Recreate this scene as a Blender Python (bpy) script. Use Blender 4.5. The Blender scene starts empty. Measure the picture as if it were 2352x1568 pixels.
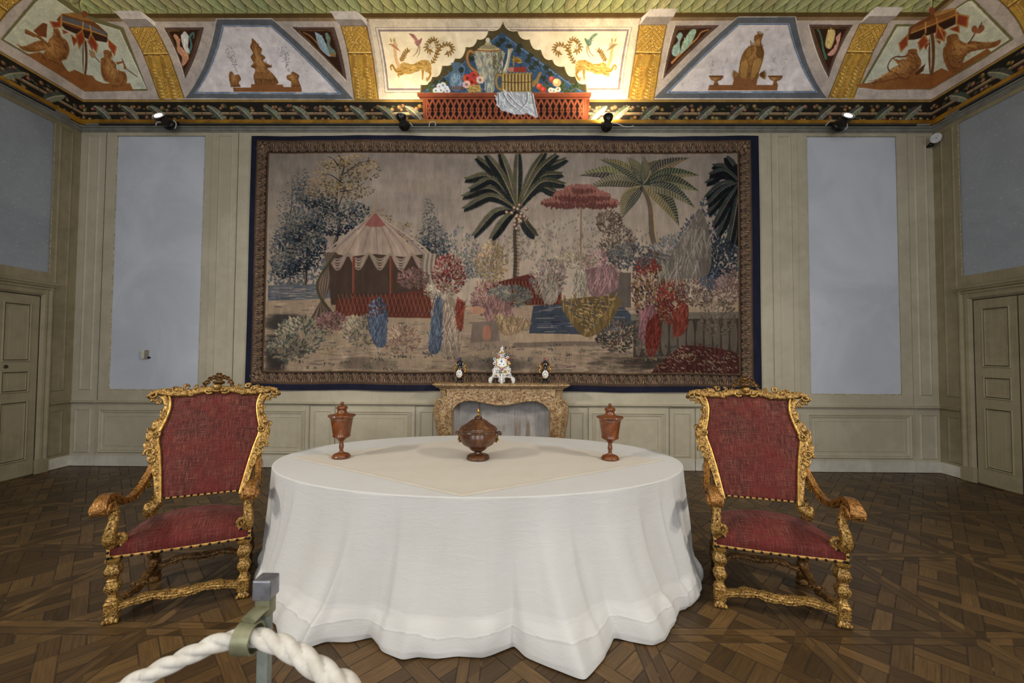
import bpy, bmesh, math, random
import numpy as np
from mathutils import Vector, Matrix
R = math.radians
PI = math.pi
scene = bpy.context.scene
COL = scene.collection
random.seed(7)
rng = np.random.default_rng(7)

# ------------------------------------------------------------------ camera model (fitted to the photograph)
FW, FH = 2352, 1568
F_PX, TILT, ROLL, YAW, CAMZ = 944.16, .0308, .0058, -.0092, 1.6
FWD = np.array([math.sin(YAW)*math.cos(TILT), math.cos(YAW)*math.cos(TILT), math.sin(TILT)])
_rt = np.array([math.cos(YAW), -math.sin(YAW), 0.]); _up = np.cross(_rt, FWD)
CR = math.cos(ROLL)*_rt + math.sin(ROLL)*_up
CU = math.cos(ROLL)*_up - math.sin(ROLL)*_rt
def rays(p):
    p = np.asarray(p, float).reshape(-1, 2)
    return FWD + np.outer((p[:, 0]-FW/2)/F_PX, CR) - np.outer((p[:, 1]-FH/2)/F_PX, CU)
def on_back(p, y):
    d = rays(p); t = y/d[:, 1]
    return np.stack([d[:, 0]*t, CAMZ+d[:, 2]*t], 1)
def floor_at(u, v, z=0.):
    d = rays((u, v))[0]; t = (z-CAMZ)/d[2]
    return Vector((d[0]*t, d[1]*t, z))
def at_depth(u, v, y):
    d = rays((u, v))[0]; t = y/d[1]
    return Vector((d[0]*t, y, CAMZ+d[2]*t))

D, XL, XR, YF = 5.772, -6.272, 5.871, -3.2      # back wall, side walls, how far the room runs behind the camera
XC = (XL+XR)/2

# ------------------------------------------------------------------ shader helper
def lin(c, k=1.):
    c = np.asarray(c, float)/255.
    v = np.where(c <= .04045, c/12.92, ((c+.055)/1.055)**2.4)*k
    return (float(v[0]), float(v[1]), float(v[2]), 1.)
class E:
    def __init__(s, b, k): s.b, s.k = b, k
    def _o(s, op, o=None, c=None): return s.b.m(op, s, o, c)
    def __add__(s, o): return s._o('ADD', o)
    def __radd__(s, o): return s._o('ADD', o)
    def __sub__(s, o): return s._o('SUBTRACT', o)
    def __rsub__(s, o): return s.b.m('SUBTRACT', o, s)
    def __mul__(s, o): return s._o('MULTIPLY', o)
    def __rmul__(s, o): return s._o('MULTIPLY', o)
    def __truediv__(s, o): return s._o('DIVIDE', o)
    def lt(s, o): return s._o('LESS_THAN', o)
    def gt(s, o): return s._o('GREATER_THAN', o)
    def floor(s): return s._o('FLOOR')
    def fract(s): return s._o('FRACT')
    def abs(s): return s._o('ABSOLUTE')
    def min(s, o): return s._o('MINIMUM', o)
    def max(s, o): return s._o('MAXIMUM', o)
    def mod(s, o): return s._o('FLOORED_MODULO', o)
class SB:
    """one material and its nodes"""
    def __init__(s, name):
        s.mat = bpy.data.materials.new(name); s.mat.use_nodes = True
        s.nt = s.mat.node_tree; s.bsdf = s.nt.nodes['Principled BSDF']
    def n(s, t, **kw):
        x = s.nt.nodes.new(t)
        for k, v in kw.items(): setattr(x, k, v)
        return x
    def lk(s, a, b): s.nt.links.new(a.k if isinstance(a, E) else a, b)
    def put(s, v, sock):
        if v is None: return
        if isinstance(v, E): s.nt.links.new(v.k, sock)
        elif hasattr(v, 'is_output'): s.nt.links.new(v, sock)
        else: sock.default_value = v
    def m(s, op, a, b=None, c=None):
        x = s.n('ShaderNodeMath', operation=op)
        for i, v in enumerate((a, b, c)): s.put(v, x.inputs[i])
        return E(s, x.outputs[0])
    def coord(s, kind='Object'):
        return s.n('ShaderNodeTexCoord').outputs[kind]
    def xyz(s, kind='Object'):
        x = s.n('ShaderNodeSeparateXYZ'); s.lk(s.coord(kind), x.inputs[0])
        return [E(s, o) for o in x.outputs]
    def vec(s, a, b, c=0.):
        x = s.n('ShaderNodeCombineXYZ')
        for i, v in enumerate((a, b, c)): s.put(v, x.inputs[i])
        return x.outputs[0]
    def noise(s, scale, detail=3., rough=.55, vec=None, dist=0.):
        x = s.n('ShaderNodeTexNoise'); x.inputs['Scale'].default_value = scale
        x.inputs['Detail'].default_value = detail; x.inputs['Roughness'].default_value = rough
        x.inputs['Distortion'].default_value = dist
        s.lk(vec if vec is not None else s.coord(), x.inputs['Vector'])
        return E(s, x.outputs[0])
    def voro(s, scale, vec=None, feature='F1', out=0):
        x = s.n('ShaderNodeTexVoronoi', feature=feature); x.inputs['Scale'].default_value = scale
        s.lk(vec if vec is not None else s.coord(), x.inputs['Vector'])
        return E(s, x.outputs[out])
    def white(s, vec):
        x = s.n('ShaderNodeTexWhiteNoise', noise_dimensions='3D'); s.lk(vec, x.inputs['Vector'])
        return E(s, x.outputs[0])
    def mix(s, f, a, b, mode='MIX'):
        x = s.n('ShaderNodeMix', data_type='RGBA', blend_type=mode)
        s.put(f, x.inputs[0]); s.put(a, x.inputs[6]); s.put(b, x.inputs[7])
        return x.outputs[2]
    def ramp(s, f, stops):
        x = s.n('ShaderNodeValToRGB'); r = x.color_ramp
        while len(r.elements) < len(stops): r.elements.new(.5)
        for e, (p, c) in zip(r.elements, stops): e.position = p; e.color = c
        s.put(f, x.inputs[0]); return x.outputs[0]
    def sm(s, v, a, b):
        x = s.n('ShaderNodeMapRange', interpolation_type='SMOOTHSTEP')
        s.put(v, x.inputs[0]); x.inputs[1].default_value = a; x.inputs[2].default_value = b
        return E(s, x.outputs[0])
    def bump(s, h, strength=.3, dist=.01):
        x = s.n('ShaderNodeBump'); x.inputs['Strength'].default_value = strength
        x.inputs['Distance'].default_value = dist; s.put(h, x.inputs['Height'])
        s.nt.links.new(x.outputs[0], s.bsdf.inputs['Normal'])
    def fin(s, color=None, rough=.6, metal=0., spec=None, **kw):
        b = s.bsdf.inputs
        s.put(color, b['Base Color']); s.put(rough, b['Roughness']); s.put(metal, b['Metallic'])
        if spec is not None: b['Specular IOR Level'].default_value = spec
        for k, v in kw.items(): s.put(v, b[k.replace('_', ' ')])
        return s.mat
def simple(name, c1, c2=None, scale=8., rough=.6, metal=0., bump=0., bscale=60., spec=None, lo=.35, hi=.65, k=1.):
    s = SB(name)
    col = s.mix(s.sm(s.noise(scale), lo, hi), lin(c1, k), lin(c2 or tuple(x*.85 for x in c1), k))
    if bump: s.bump(s.noise(bscale, 4), bump, .004)
    return s.fin(col, rough, metal, spec)

# ------------------------------------------------------------------ mesh helper
class MB:
    def __init__(s): s.v, s.f = [], []
    def add(s, vs, fs, M=None):
        b = len(s.v)
        if M is not None: vs = [M @ Vector(v) for v in vs]
        s.v.extend(tuple(v) for v in vs); s.f.extend(tuple(i+b for i in f) for f in fs); return s
    def box(s, x0, x1, y0, y1, z0, z1, bev=0., M=None, seg=2):
        bm = bmesh.new(); bmesh.ops.create_cube(bm, size=1.)
        for v in bm.verts: v.co = Vector(((x0+x1)/2+v.co.x*(x1-x0), (y0+y1)/2+v.co.y*(y1-y0), (z0+z1)/2+v.co.z*(z1-z0)))
        if bev: bmesh.ops.bevel(bm, geom=list(bm.edges), offset=bev, segments=seg, profile=.6, affect='EDGES')
        bm.verts.index_update()
        s.add([v.co[:] for v in bm.verts], [[v.index for v in f.verts] for f in bm.faces], M); bm.free(); return s
    def tube(s, path, rad, n=10, up=(0, 0, 1), caps=True, shape=None, M=None, twist=0.):
        """sweep a section along a path; rad: number, (a,b) or one per point; shape(phi)->radius factor"""
        P = [Vector(p) for p in path]; L = len(P); vs, fs = [], []
        upv = Vector(up)
        for i, p in enumerate(P):
            t = (P[min(i+1, L-1)]-P[max(i-1, 0)])
            t = t.normalized() if t.length > 1e-9 else Vector((0, 0, 1))
            a = t.cross(upv)
            if a.length < 1e-4: a = t.cross(Vector((1, .01, 0)))
            a.normalize(); b = a.cross(t).normalized()
            r = rad[i] if isinstance(rad, list) else rad
            ra, rb = r if isinstance(r, tuple) else (r, r)
            for k in range(n):
                ph = 2*PI*k/n
                q = shape(ph+twist*i, i/(L-1)) if shape else 1.
                vs.append(p + a*(math.cos(ph)*ra*q) + b*(math.sin(ph)*rb*q))
        for i in range(L-1):
            for k in range(n):
                k2 = (k+1) % n
                fs.append((i*n+k, i*n+k2, (i+1)*n+k2, (i+1)*n+k))
        if caps:
            fs.append(tuple(range(n-1, -1, -1))); fs.append(tuple((L-1)*n+k for k in range(n)))
        return s.add(vs, fs, M)
    def lathe(s, prof, n=32, M=None, shape=None):
        vs, fs = [], []
        for r, z in prof:
            for k in range(n):
                ph = 2*PI*k/n; q = r*(shape(ph, z) if shape else 1.)
                vs.append((math.cos(ph)*q, math.sin(ph)*q, z))
        for i in range(len(prof)-1):
            for k in range(n):
                k2 = (k+1) % n; fs.append((i*n+k, i*n+k2, (i+1)*n+k2, (i+1)*n+k))
        fs.append(tuple(range(n-1, -1, -1))); fs.append(tuple((len(prof)-1)*n+k for k in range(n)))
        return s.add(vs, fs, M)
    def ball(s, c, r, nu=10, nv=7, M=None):
        rx, ry, rz = r if isinstance(r, tuple) else (r, r, r)
        vs = [(c[0], c[1], c[2]-rz)]; fs = []
        for j in range(1, nv):
            th = -PI/2+PI*j/nv
            for i in range(nu):
                ph = 2*PI*i/nu
                vs.append((c[0]+rx*math.cos(th)*math.cos(ph), c[1]+ry*math.cos(th)*math.sin(ph), c[2]+rz*math.sin(th)))
        vs.append((c[0], c[1], c[2]+rz)); T = len(vs)-1
        for i in range(nu):
            i2 = (i+1) % nu
            fs.append((0, 1+i2, 1+i))
            for j in range(nv-2): fs.append((1+j*nu+i, 1+j*nu+i2, 1+(j+1)*nu+i2, 1+(j+1)*nu+i))
            fs.append((1+(nv-2)*nu+i, 1+(nv-2)*nu+i2, T))
        return s.add(vs, fs, M)
    def grid(s, nx, ny, fn, closed=False, M=None):
        vs = [fn(i/(nx-1), j/(ny-1)) for j in range(ny) for i in range(nx)]
        fs = [(j*nx+i, j*nx+i+1, (j+1)*nx+i+1, (j+1)*nx+i) for j in range(ny-1) for i in range(nx-1)]
        return s.add(vs, fs, M)
    def prism(s, pts, z0, z1, M=None, bev=0.):
        bm = bmesh.new(); vs = [bm.verts.new((p[0], p[1], z0)) for p in pts]
        f = bm.faces.new(vs); r = bmesh.ops.extrude_face_region(bm, geom=[f])
        for v in r['geom']:
            if isinstance(v, bmesh.types.BMVert): v.co.z = z1
        bmesh.ops.recalc_face_normals(bm, faces=list(bm.faces))
        if bev: bmesh.ops.bevel(bm, geom=[e for e in bm.edges if abs(e.verts[0].co.z-e.verts[1].co.z) < 1e-9], offset=bev, segments=2, profile=.6, affect='EDGES')
        bm.verts.index_update()
        s.add([v.co[:] for v in bm.verts], [[v.index for v in f.verts] for f in bm.faces], M); bm.free(); return s
    def curl(s, c, r0, r1, turns, w, axis_u=(1, 0, 0), axis_v=(0, 0, 1), start=0., n=28, sec=8, off=(0, 0, 0)):
        """a scroll (volute): tube along a spiral in the plane of two axes, rising along off"""
        U, V, O, C = Vector(axis_u), Vector(axis_v), Vector(off), Vector(c)
        path, rad = [], []
        for i in range(n+1):
            t = i/n; a = start+2*PI*turns*t; r = r0+(r1-r0)*t
            path.append(C+U*(math.cos(a)*r)+V*(math.sin(a)*r)+O*t); rad.append(w*(1-.45*t))
        return s.tube(path, rad, sec, up=tuple(U.cross(V)))
    def leaf(s, base, tip, width, normal, curl=.3, n=7):
        """an acanthus-like lobed leaf, folded on its rib, tip rolled along the normal"""
        B, T, N = Vector(base), Vector(tip), Vector(normal).normalized()
        d = T-B; L = d.length; d.normalize(); W = d.cross(N).normalized(); vs, fs = [], []
        for i in range(n):
            t = i/(n-1); w = width*(math.sin(PI*min(1, t*.92+.08))**.7)*(1+.25*math.cos(t*PI*5))
            p = B+d*(L*t)+N*(curl*L*t*t)
            for k in (-1., -.5, 0., .5, 1.):
                vs.append(p+W*(w*k)+N*(width*(.26-abs(abs(k)-.5)*.5)))
        for i in range(n-1):
            for k in range(4): fs.append((i*5+k, i*5+k+1, i*5+k+6, i*5+k+5))
        return s.add(vs, fs)
    def out(s, name, m, parent=None, smooth=True, sub=0, bev=0., solid=0., ang=40, loc=None, rot=None):
        me = bpy.data.meshes.new(name); me.from_pydata(s.v, [], s.f); me.update()
        bm = bmesh.new(); bm.from_mesh(me); bmesh.ops.recalc_face_normals(bm, faces=list(bm.faces)); bm.to_mesh(me); bm.free()
        if smooth:
            me.polygons.foreach_set('use_smooth', [True]*len(me.polygons))
            try: me.set_sharp_from_angle(angle=R(ang))
            except Exception: pass
        o = bpy.data.objects.new(name, me); COL.objects.link(o)
        if m: me.materials.append(m)
        if parent: o.parent = parent
        if loc: o.location = loc
        if rot: o.rotation_euler = rot
        if solid:
            q = o.modifiers.new('solid', 'SOLIDIFY'); q.thickness = solid; q.offset = 0
        if bev:
            q = o.modifiers.new('bevel', 'BEVEL'); q.width = bev; q.segments = 2; q.limit_method = 'ANGLE'
        if sub:
            q = o.modifiers.new('sub', 'SUBSURF'); q.levels = q.render_levels = sub
        return o
def tag(o, label, cat, group=None, kind=None):
    if label: o['label'] = label
    if cat: o['category'] = cat
    if group: o['group'] = group
    if kind: o['kind'] = kind
    return o
def empty(name, loc=(0, 0, 0), rz=0.):
    o = bpy.data.objects.new(name, None); COL.objects.link(o); o.location = loc; o.rotation_euler = (0, 0, rz)
    o.empty_display_size = .1; return o
def struct(o): o['kind'] = 'structure'; return o
def copy_tree(o, parent=None):
    c = o.copy(); COL.objects.link(c); c.parent = parent
    for ch in o.children: copy_tree(ch, c)
    return c
def smooth_path(pts, n=8):
    """Catmull-Rom through the points (any dimension)"""
    P = [np.array(p, float) for p in pts]; P = [2*P[0]-P[1]]+P+[2*P[-1]-P[-2]]; out = []
    for i in range(1, len(P)-2):
        for k in range(n):
            t = k/n; a, b, c, d = P[i-1:i+3]
            out.append(.5*((2*b)+(c-a)*t+(2*a-5*b+4*c-d)*t*t+(3*b-a-3*c+d)*t**3))
    out.append(P[-2]); return out

# ------------------------------------------------------------------ a small painter: fills polygons on an array that becomes vertex colour
def hsh(c, a): return tuple(max(0, min(255, x+random.uniform(-a, a))) for x in c)
class Canvas:
    def __init__(s, w, h, base, fmap=None, sc=1.):
        s.w, s.h = w, h; s.a = np.empty((h, w, 3), np.float32); s.a[:] = base
        s.fmap = fmap; s.sc = sc; s.tf = None
    def mp(s, pts, sub=0):
        p = np.asarray(pts, float).reshape(-1, 2)
        if sub and len(p) > 2:
            q = np.roll(p, -1, 0); p = np.concatenate([p+(q-p)*(k/sub) for k in range(sub)], 1).reshape(-1, 2)
        if s.tf: p = np.asarray(s.tf(p), float)
        return s.fmap(p) if s.fmap else p
    def _fill(s, p, col, a=1.):
        if not np.isfinite(p).all(): return
        x0, y0 = np.floor(p.min(0)).astype(int); x1, y1 = np.ceil(p.max(0)).astype(int)+1
        x0, y0, x1, y1 = max(x0, 0), max(y0, 0), min(x1, s.w), min(y1, s.h)
        if x1 <= x0 or y1 <= y0: return
        X = np.arange(x0, x1)+.5; Y = (np.arange(y0, y1)+.5)[:, None]
        m = np.zeros((y1-y0, x1-x0), bool); n = len(p); j = n-1
        for i in range(n):
            xi, yi, xj, yj = p[i][0], p[i][1], p[j][0], p[j][1]
            if yi != yj:
                m ^= ((yi > Y) != (yj > Y)) & (X < (xj-xi)*(Y-yi)/(yj-yi)+xi)
            j = i
        v = s.a[y0:y1, x0:x1]
        if a >= 1: v[m] = col
        else: v[m] = v[m]*(1-a)+np.asarray(col, np.float32)*a
    def poly(s, pts, col, a=1., sub=0): s._fill(s.mp(pts, sub), col, a)
    def curve(s, pts, col, a=1., n=6):
        pts = list(pts); q = [x for x in smooth_path(pts+[pts[0]], n)]; s._fill(s.mp(q), col, a)
    def line(s, pts, w, col, w2=None, a=1., smooth=0):
        p = s.mp(smooth_path(pts, smooth) if smooth else pts)
        if len(p) < 2: return
        w *= s.sc; w2 = w if w2 is None else w2*s.sc
        d = np.gradient(p, axis=0); L = np.hypot(d[:, 0], d[:, 1])+1e-9; nrm = np.stack([-d[:, 1]/L, d[:, 0]/L], 1)
        ww = np.linspace(w, w2, len(p))[:, None]/2
        s._fill(np.concatenate([p+nrm*ww, (p-nrm*ww)[::-1]]), col, a)
    def ell(s, cx, cy, rx, ry, col, ang=0., a=1., n=18):
        t = np.linspace(0, 2*PI, n, endpoint=False); c, q = math.cos(ang), math.sin(ang)
        s._fill(s.mp(np.stack([cx+rx*np.cos(t)*c-ry*np.sin(t)*q, cy+rx*np.cos(t)*q+ry*np.sin(t)*c], 1)), col, a)
    def blade(s, x0, y0, x1, y1, w, c1, c2=None, bend=0.):
        """a leaf-shaped stroke, half light and half dark"""
        t = np.linspace(0, 1, 8); dx, dy = x1-x0, y1-y0; L = math.hypot(dx, dy)+1e-9; nx, ny = -dy/L, dx/L
        mid = np.stack([x0+dx*t+nx*bend*L*np.sin(PI*t), y0+dy*t+ny*bend*L*np.sin(PI*t)], 1)
        o = (np.sin(PI*t**.8)*w/2)[:, None]*np.array([[nx, ny]])
        s._fill(s.mp(np.concatenate([mid+o, mid[::-1]])), c1)
        s._fill(s.mp(np.concatenate([mid-o, mid[::-1]])), c2 or c1)
    def mottle(s, amt, cell=9, seed=1, aniso=(1, 1)):
        g = np.random.default_rng(seed)
        for k in (cell, cell*4, cell*16):
            hh, ww = max(2, int(s.h/k/aniso[1])+2), max(2, int(s.w/k/aniso[0])+2)
            n = g.normal(0, 1, (hh, ww)).astype(np.float32)
            yi = np.linspace(0, hh-1.001, s.h); xi = np.linspace(0, ww-1.001, s.w)
            y0, x0 = yi.astype(int), xi.astype(int); fy, fx = (yi-y0)[:, None].astype(np.float32), (xi-x0)[None].astype(np.float32)
            v = (n[y0][:, x0]*(1-fy)*(1-fx)+n[y0+1][:, x0]*fy*(1-fx)+n[y0][:, x0+1]*(1-fy)*fx+n[y0+1][:, x0+1]*fy*fx)
            s.a *= (1+v*amt)[..., None]
    def half(s):
        a = s.a[:s.h//2*2, :s.w//2*2]
        return np.clip((a[::2, ::2]+a[1::2, ::2]+a[::2, 1::2]+a[1::2, 1::2])/4, 0, 255)
def painted(name, co, cols, mat, parent=None, smooth=True):
    """grid mesh (h,w,3) whose points carry the painted colours (h,w,3 in 0..255 sRGB)"""
    h, w = co.shape[:2]; me = bpy.data.meshes.new(name)
    me.vertices.add(h*w); me.vertices.foreach_set('co', co.astype(np.float32).reshape(-1))
    i = np.arange((h-1)*(w-1)); r, c = i//(w-1), i % (w-1); b = r*w+c
    idx = np.stack([b, b+1, b+w+1, b+w], 1).astype(np.int32)
    n = len(i); me.loops.add(n*4); me.loops.foreach_set('vertex_index', idx.reshape(-1))
    me.polygons.add(n); me.polygons.foreach_set('loop_start', np.arange(n, dtype=np.int32)*4)
    try: me.polygons.foreach_set('loop_total', np.full(n, 4, np.int32))
    except Exception: pass
    me.polygons.foreach_set('use_smooth', np.full(n, smooth))
    me.update(calc_edges=True)
    x = cols.reshape(-1, 3)/255.; l = np.where(x <= .04045, x/12.92, ((x+.055)/1.055)**2.4)
    at = me.color_attributes.new('paint', 'FLOAT_COLOR', 'POINT')
    at.data.foreach_set('color', np.concatenate([l, np.ones((h*w, 1))], 1).astype(np.float32).reshape(-1))
    me.materials.append(mat)
    o = bpy.data.objects.new(name, me); COL.objects.link(o)
    if parent: o.parent = parent
    return o
def paint_mat(name, gain, rough=.8, bump=0., bscale=300., spec=.2, weave=False):
    s = SB(name); at = s.n('ShaderNodeVertexColor', layer_name='paint')
    x, y, z = s.xyz()
    v = s.noise(9, 4); q = s.n('ShaderNodeVectorMath', operation='SCALE'); s.lk(at.outputs[0], q.inputs[0])
    s.put((v*.3+.85)*gain, q.inputs['Scale']); col = q.outputs[0]
    if weave: s.bump(s.m('SINE', x*900.)*.5+s.noise(260, 2, vec=s.vec(x*2.2, y, z*.5)), bump, .002)
    elif bump: s.bump(s.noise(bscale, 3), bump, .003)
    return s.fin(col, rough, 0., spec)
# ================================================================== ROOM SHELL
def wood_floor():
    s = SB('versailles_parquet'); x, y, z = s.xyz()
    S = .9525
    px, py = (x-1.676)/S, (y-2.413)/S
    ix, iy, fx, fy = px.floor(), py.floor(), px.fract(), py.fract()
    ex, ey = (fx-.5).abs(), (fy-.5).abs()
    fw = .062
    fr_x, fr_y = ex.gt(.5-fw), ey.gt(.5-fw)             # frame boards
    frame = fr_x.max(fr_y)
    seam = ex.max(ey).gt(.4965)
    fin_in = (ex-(.5-fw)).abs().min(9).lt(.004)*ey.lt(.5-fw+.003)
    fin_in = fin_in.max((ey-(.5-fw)).abs().lt(.004)*ex.lt(.5-fw+.003))
    k = 2.34
    u, v = (fx+fy-1.)*k, (fx-fy)*k
    u, v = u+.15, v+.15
    cu, cv, fu, fv = u.floor(), v.floor(), u.fract(), v.fract()
    su, sv = fu.lt(.30), fv.lt(.30)
    par = (cu+cv).mod(2.)
    both = su*sv
    is_u = su*(1.-both)+both*par                        # strip running along v
    is_v = (sv*(1.-both)+both*(1.-par))*(1.-is_u)
    cell = (1.-is_u)*(1.-is_v)
    half = ((fv-.3)/.7*2.).floor()*par+((fu-.3)/.7*2.).floor()*(1.-par)
    # joints
    def edge(f, w=.014): return f.lt(w).max((f-.30).abs().lt(w)).max(f.gt(1.-w))
    lat = edge(fu)*(1.-is_v)
    lat = lat.max(edge(fv)*(1.-is_u))
    midj = cell*(((fv-.65).abs().lt(.011))*par+((fu-.65).abs().lt(.018))*(1.-par))
    inner = 1.-frame
    joint = (lat.max(midj)*inner).max(seam).max(fin_in)
    # direction of grain: frame boards along x or y, strips and cells along the diagonals
    along_u = (is_v+cell*par)*inner; along_v = (is_u+cell*(1.-par))*inner
    fy_only = fr_y*(1.-fr_x*ex.gt(ey)); fx_only = frame*(1.-fy_only)
    ga = along_u*u+along_v*v+fy_only*px*2.+fx_only*py*2.
    gb = along_u*v+along_v*u+fy_only*py*2.+fx_only*px*2.
    ident = s.vec(ix*7.3+cu*3.1*inner+is_u*11.+half*cell*.7+fy_only*5., iy*5.7+cv*2.3*inner+is_v*17.+fx_only*3., cell*3.+frame*9.+ex.gt(.5)*1.)
    rnd = s.white(ident)
    g1 = s.noise(1., 2, .6, s.vec(ga*1.6+rnd*40., gb*26., rnd*9.))
    g2 = s.noise(1., 2, .6, s.vec(ga*5.+rnd*20., gb*85., rnd*5.))
    tone = rnd*.55+g1*.55+g2*.3-.2
    col = s.ramp(tone, [(.05, lin((42, 30, 17))), (.4, lin((72, 53, 31))), (.7, lin((96, 72, 42))), (1., lin((128, 98, 60)))])
    wear = s.noise(2.2, 2)
    col = s.mix(s.sm(wear, .35, .75)*.35, col, lin((72, 57, 36)))
    jl = s.noise(14., 2)
    jcol = s.mix(s.sm(jl, .60, .74), lin((26, 18, 11)), lin((104, 82, 54)))  # pale stretches of joint: wax and dust glints put into the colour
    col = s.mix(joint*.6, col, jcol)
    s.bump(g2*.5-joint, .25, .003)
    rough = s.noise(6., 3)*.25+.27+joint*.25
    return s.fin(col, rough, 0., .35)
m_floor = wood_floor()
fl = MB(); fl.add([(XL-.1, YF, 0), (XR+.1, YF, 0), (XR+.1, D+.1, 0), (XL-.1, D+.1, 0)], [(0, 1, 2, 3)])
struct(fl.out('floor', m_floor, smooth=False))

def panel_paint(name, c1, c2):
    s = SB(name); x, y, z = s.xyz()
    n1 = s.noise(1.1, 2); n2 = s.noise(7., 3, .65); n3 = s.noise(1., 3, .6, s.vec(x*30., y*30., z*1.2))
    col = s.mix(s.sm(n1*.6+n2*.4, .36, .62), lin(c1), lin(c2))
    col = s.mix(s.sm(n3, .5, .75)*.25, col, lin((172, 160, 130)))
    chips = s.voro(19.).lt(.045)*s.noise(3.).gt(.56)
    col = s.mix(chips*.6, col, lin((96, 84, 62)))
    s.bump(n2+n3*.5, .12, .003)
    return s.fin(col, s.noise(12.)*.2+.5, 0., .3)
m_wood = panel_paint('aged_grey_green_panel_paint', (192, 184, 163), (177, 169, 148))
m_side = panel_paint('aged_panel_paint_dimmed', (150, 140, 113), (132, 122, 96))  # darkened panel paint: dimness of the side walls put into the colour
m_base = panel_paint('chalky_baseboard_paint', (212, 208, 196), (190, 185, 172))
def plaster_mat(name, c1, c2):
    s = SB(name); x, y, z = s.xyz()
    n1 = s.noise(.9, 4, .62, dist=.6); n2 = s.noise(26., 2, .7)
    col = s.mix(s.sm(n1, .35, .66), lin(c1), lin(c2))
    col = s.mix(s.sm(n2, .55, .8)*.3, col, lin((206, 210, 216)))
    s.bump(n1*2.+n2*.6, .18, .004)
    return s.fin(col, .75, 0., .25)
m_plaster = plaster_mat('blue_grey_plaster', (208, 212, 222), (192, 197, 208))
m_plaster_side = plaster_mat('side_plaster_dimmed', (152, 157, 164), (138, 143, 150))  # darker copy of the plaster, side-wall dimness put into its colour
m_dark = simple('dark_joint', (52, 44, 32), (34, 29, 22), rough=.9)
m_raw = simple('raw_plaster_edge', (188, 178, 150), (150, 128, 92), 30., .9, bump=.6, bscale=120.)

MAPB = lambda a, b, h: (a, D-h, b)
MAPL = lambda a, b, h: (XL+h, a, b)
MAPR = lambda a, b, h: (XR-h, a, b)
def slab(mb, mp, a0, a1, b0, b1, h0, h1, ch=0.):
    pts = [mp(a, b, h0) for a, b in ((a0, b0), (a1, b0), (a1, b1), (a0, b1))]+[mp(a, b, h1) for a, b in ((a0+ch, b0+ch), (a1-ch, b0+ch), (a1-ch, b1-ch), (a0+ch, b1-ch))]
    mb.add(pts, [(0, 1, 5, 4), (1, 2, 6, 5), (2, 3, 7, 6), (3, 0, 4, 7), (4, 5, 6, 7)])
PROF = [(0, 0), (.004, .012), (.014, .019), (.024, .014), (.029, .005), (.036, .005), (.040, .012), (.050, .010), (.058, .0)]
def mould(mb, mp, a0, a1, b0, b1, prof=PROF, sc=1.):
    """mitred picture-frame moulding, outer edge on the given rectangle"""
    ring = []
    for t, h in prof:
        t *= sc; h *= sc
        ring.append([mp(a, b, h) for a, b in ((a0+t, b0+t), (a1-t, b0+t), (a1-t, b1-t), (a0+t, b1-t))])
    vs = [v for r in ring for v in r]; fs = []
    for i in range(len(prof)-1):
        for k in range(4): fs.append((i*4+k, i*4+(k+1) % 4, (i+1)*4+(k+1) % 4, (i+1)*4+k))
    mb.add(vs, fs)
def panel(mb, mp, a0, a1, b0, b1, sc=1.):
    if sc < .7:
        mould(mb, mp, a0, a1, b0, b1, [(0, 0), (.004, .008), (.012, .012), (.018, .004), (.024, .004), (.028, -.004), (.034, 0)], 1.); return
    mould(mb, mp, a0, a1, b0, b1, sc=sc)
    q = .095*sc                                          # the thin raised field line inside
    mould(mb, mp, a0+q, a1-q, b0+q, b1-q, [(0, 0), (.003, .005), (.009, .006), (.012, 0)], 1.)
def strip(mb, mp, a0, a1, b0, prof, ends=True):
    """horizontal moulding along a with (h, b) profile"""
    vs = [mp(a, b0+b, h) for a in (a0, a1) for h, b in prof]; n = len(prof)
    fs = [(i, i+1, n+i+1, n+i) for i in range(n-1)]
    if ends: fs += [tuple(range(n)), tuple(range(2*n-1, n-1, -1))]
    mb.add(vs, fs)
RAIL = [(0, 0), (.012, .002), (.016, .014), (.034, .020), (.044, .030), (.044, .038), (.026, .046), (0, .05)]
ZT = 4.835

# ---- back wall
PL, PR_ = (-5.752, -4.472), (4.107, 5.362)              # plaster fields
PZ = (1.064, 4.710)
w = MB()
w.add([MAPB(XL, 0, -.02), MAPB(XR, 0, -.02), MAPB(XR, ZT+.05, -.02), MAPB(XL, ZT+.05, -.02)], [(0, 1, 2, 3)])
for a0, a1 in ((XL, PL[0]), (PL[1], PR_[0]), (PR_[1], XR)): slab(w, MAPB, a0, a1, 0, ZT, -.02, 0)
for a0, a1 in (PL, PR_):
    slab(w, MAPB, a0, a1, 0, PZ[0], -.02, 0); slab(w, MAPB, a0, a1, PZ[1], ZT, -.02, 0)
wall_back = struct(w.out('wall_back', m_wood, smooth=False))
pm = MB()
CX2 = -.385                                              # a + a' of mirrored positions
def sym(f, a0, a1, *r):
    f(a0, a1, *r); f(CX2-a1, CX2-a0, *r)
for a0, a1 in ((-6.165, -5.99), (-4.266, -4.065)):
    sym(lambda p, q: panel(pm, MAPB, p, q, 1.06, 4.715, .6), a0, a1)
for a0, a1 in ((-6.215, -5.985), (-2.822, -2.583), (-1.34, -1.15)):
    sym(lambda p, q: panel(pm, MAPB, p, q, .185, .80, .62), a0, a1)
for a0, a1 in ((-5.87, -4.43), (-4.33, -2.945), (-2.47, -1.456)):
    sym(lambda p, q: panel(pm, MAPB, p, q, .185, .80, 1.), a0, a1)
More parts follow.
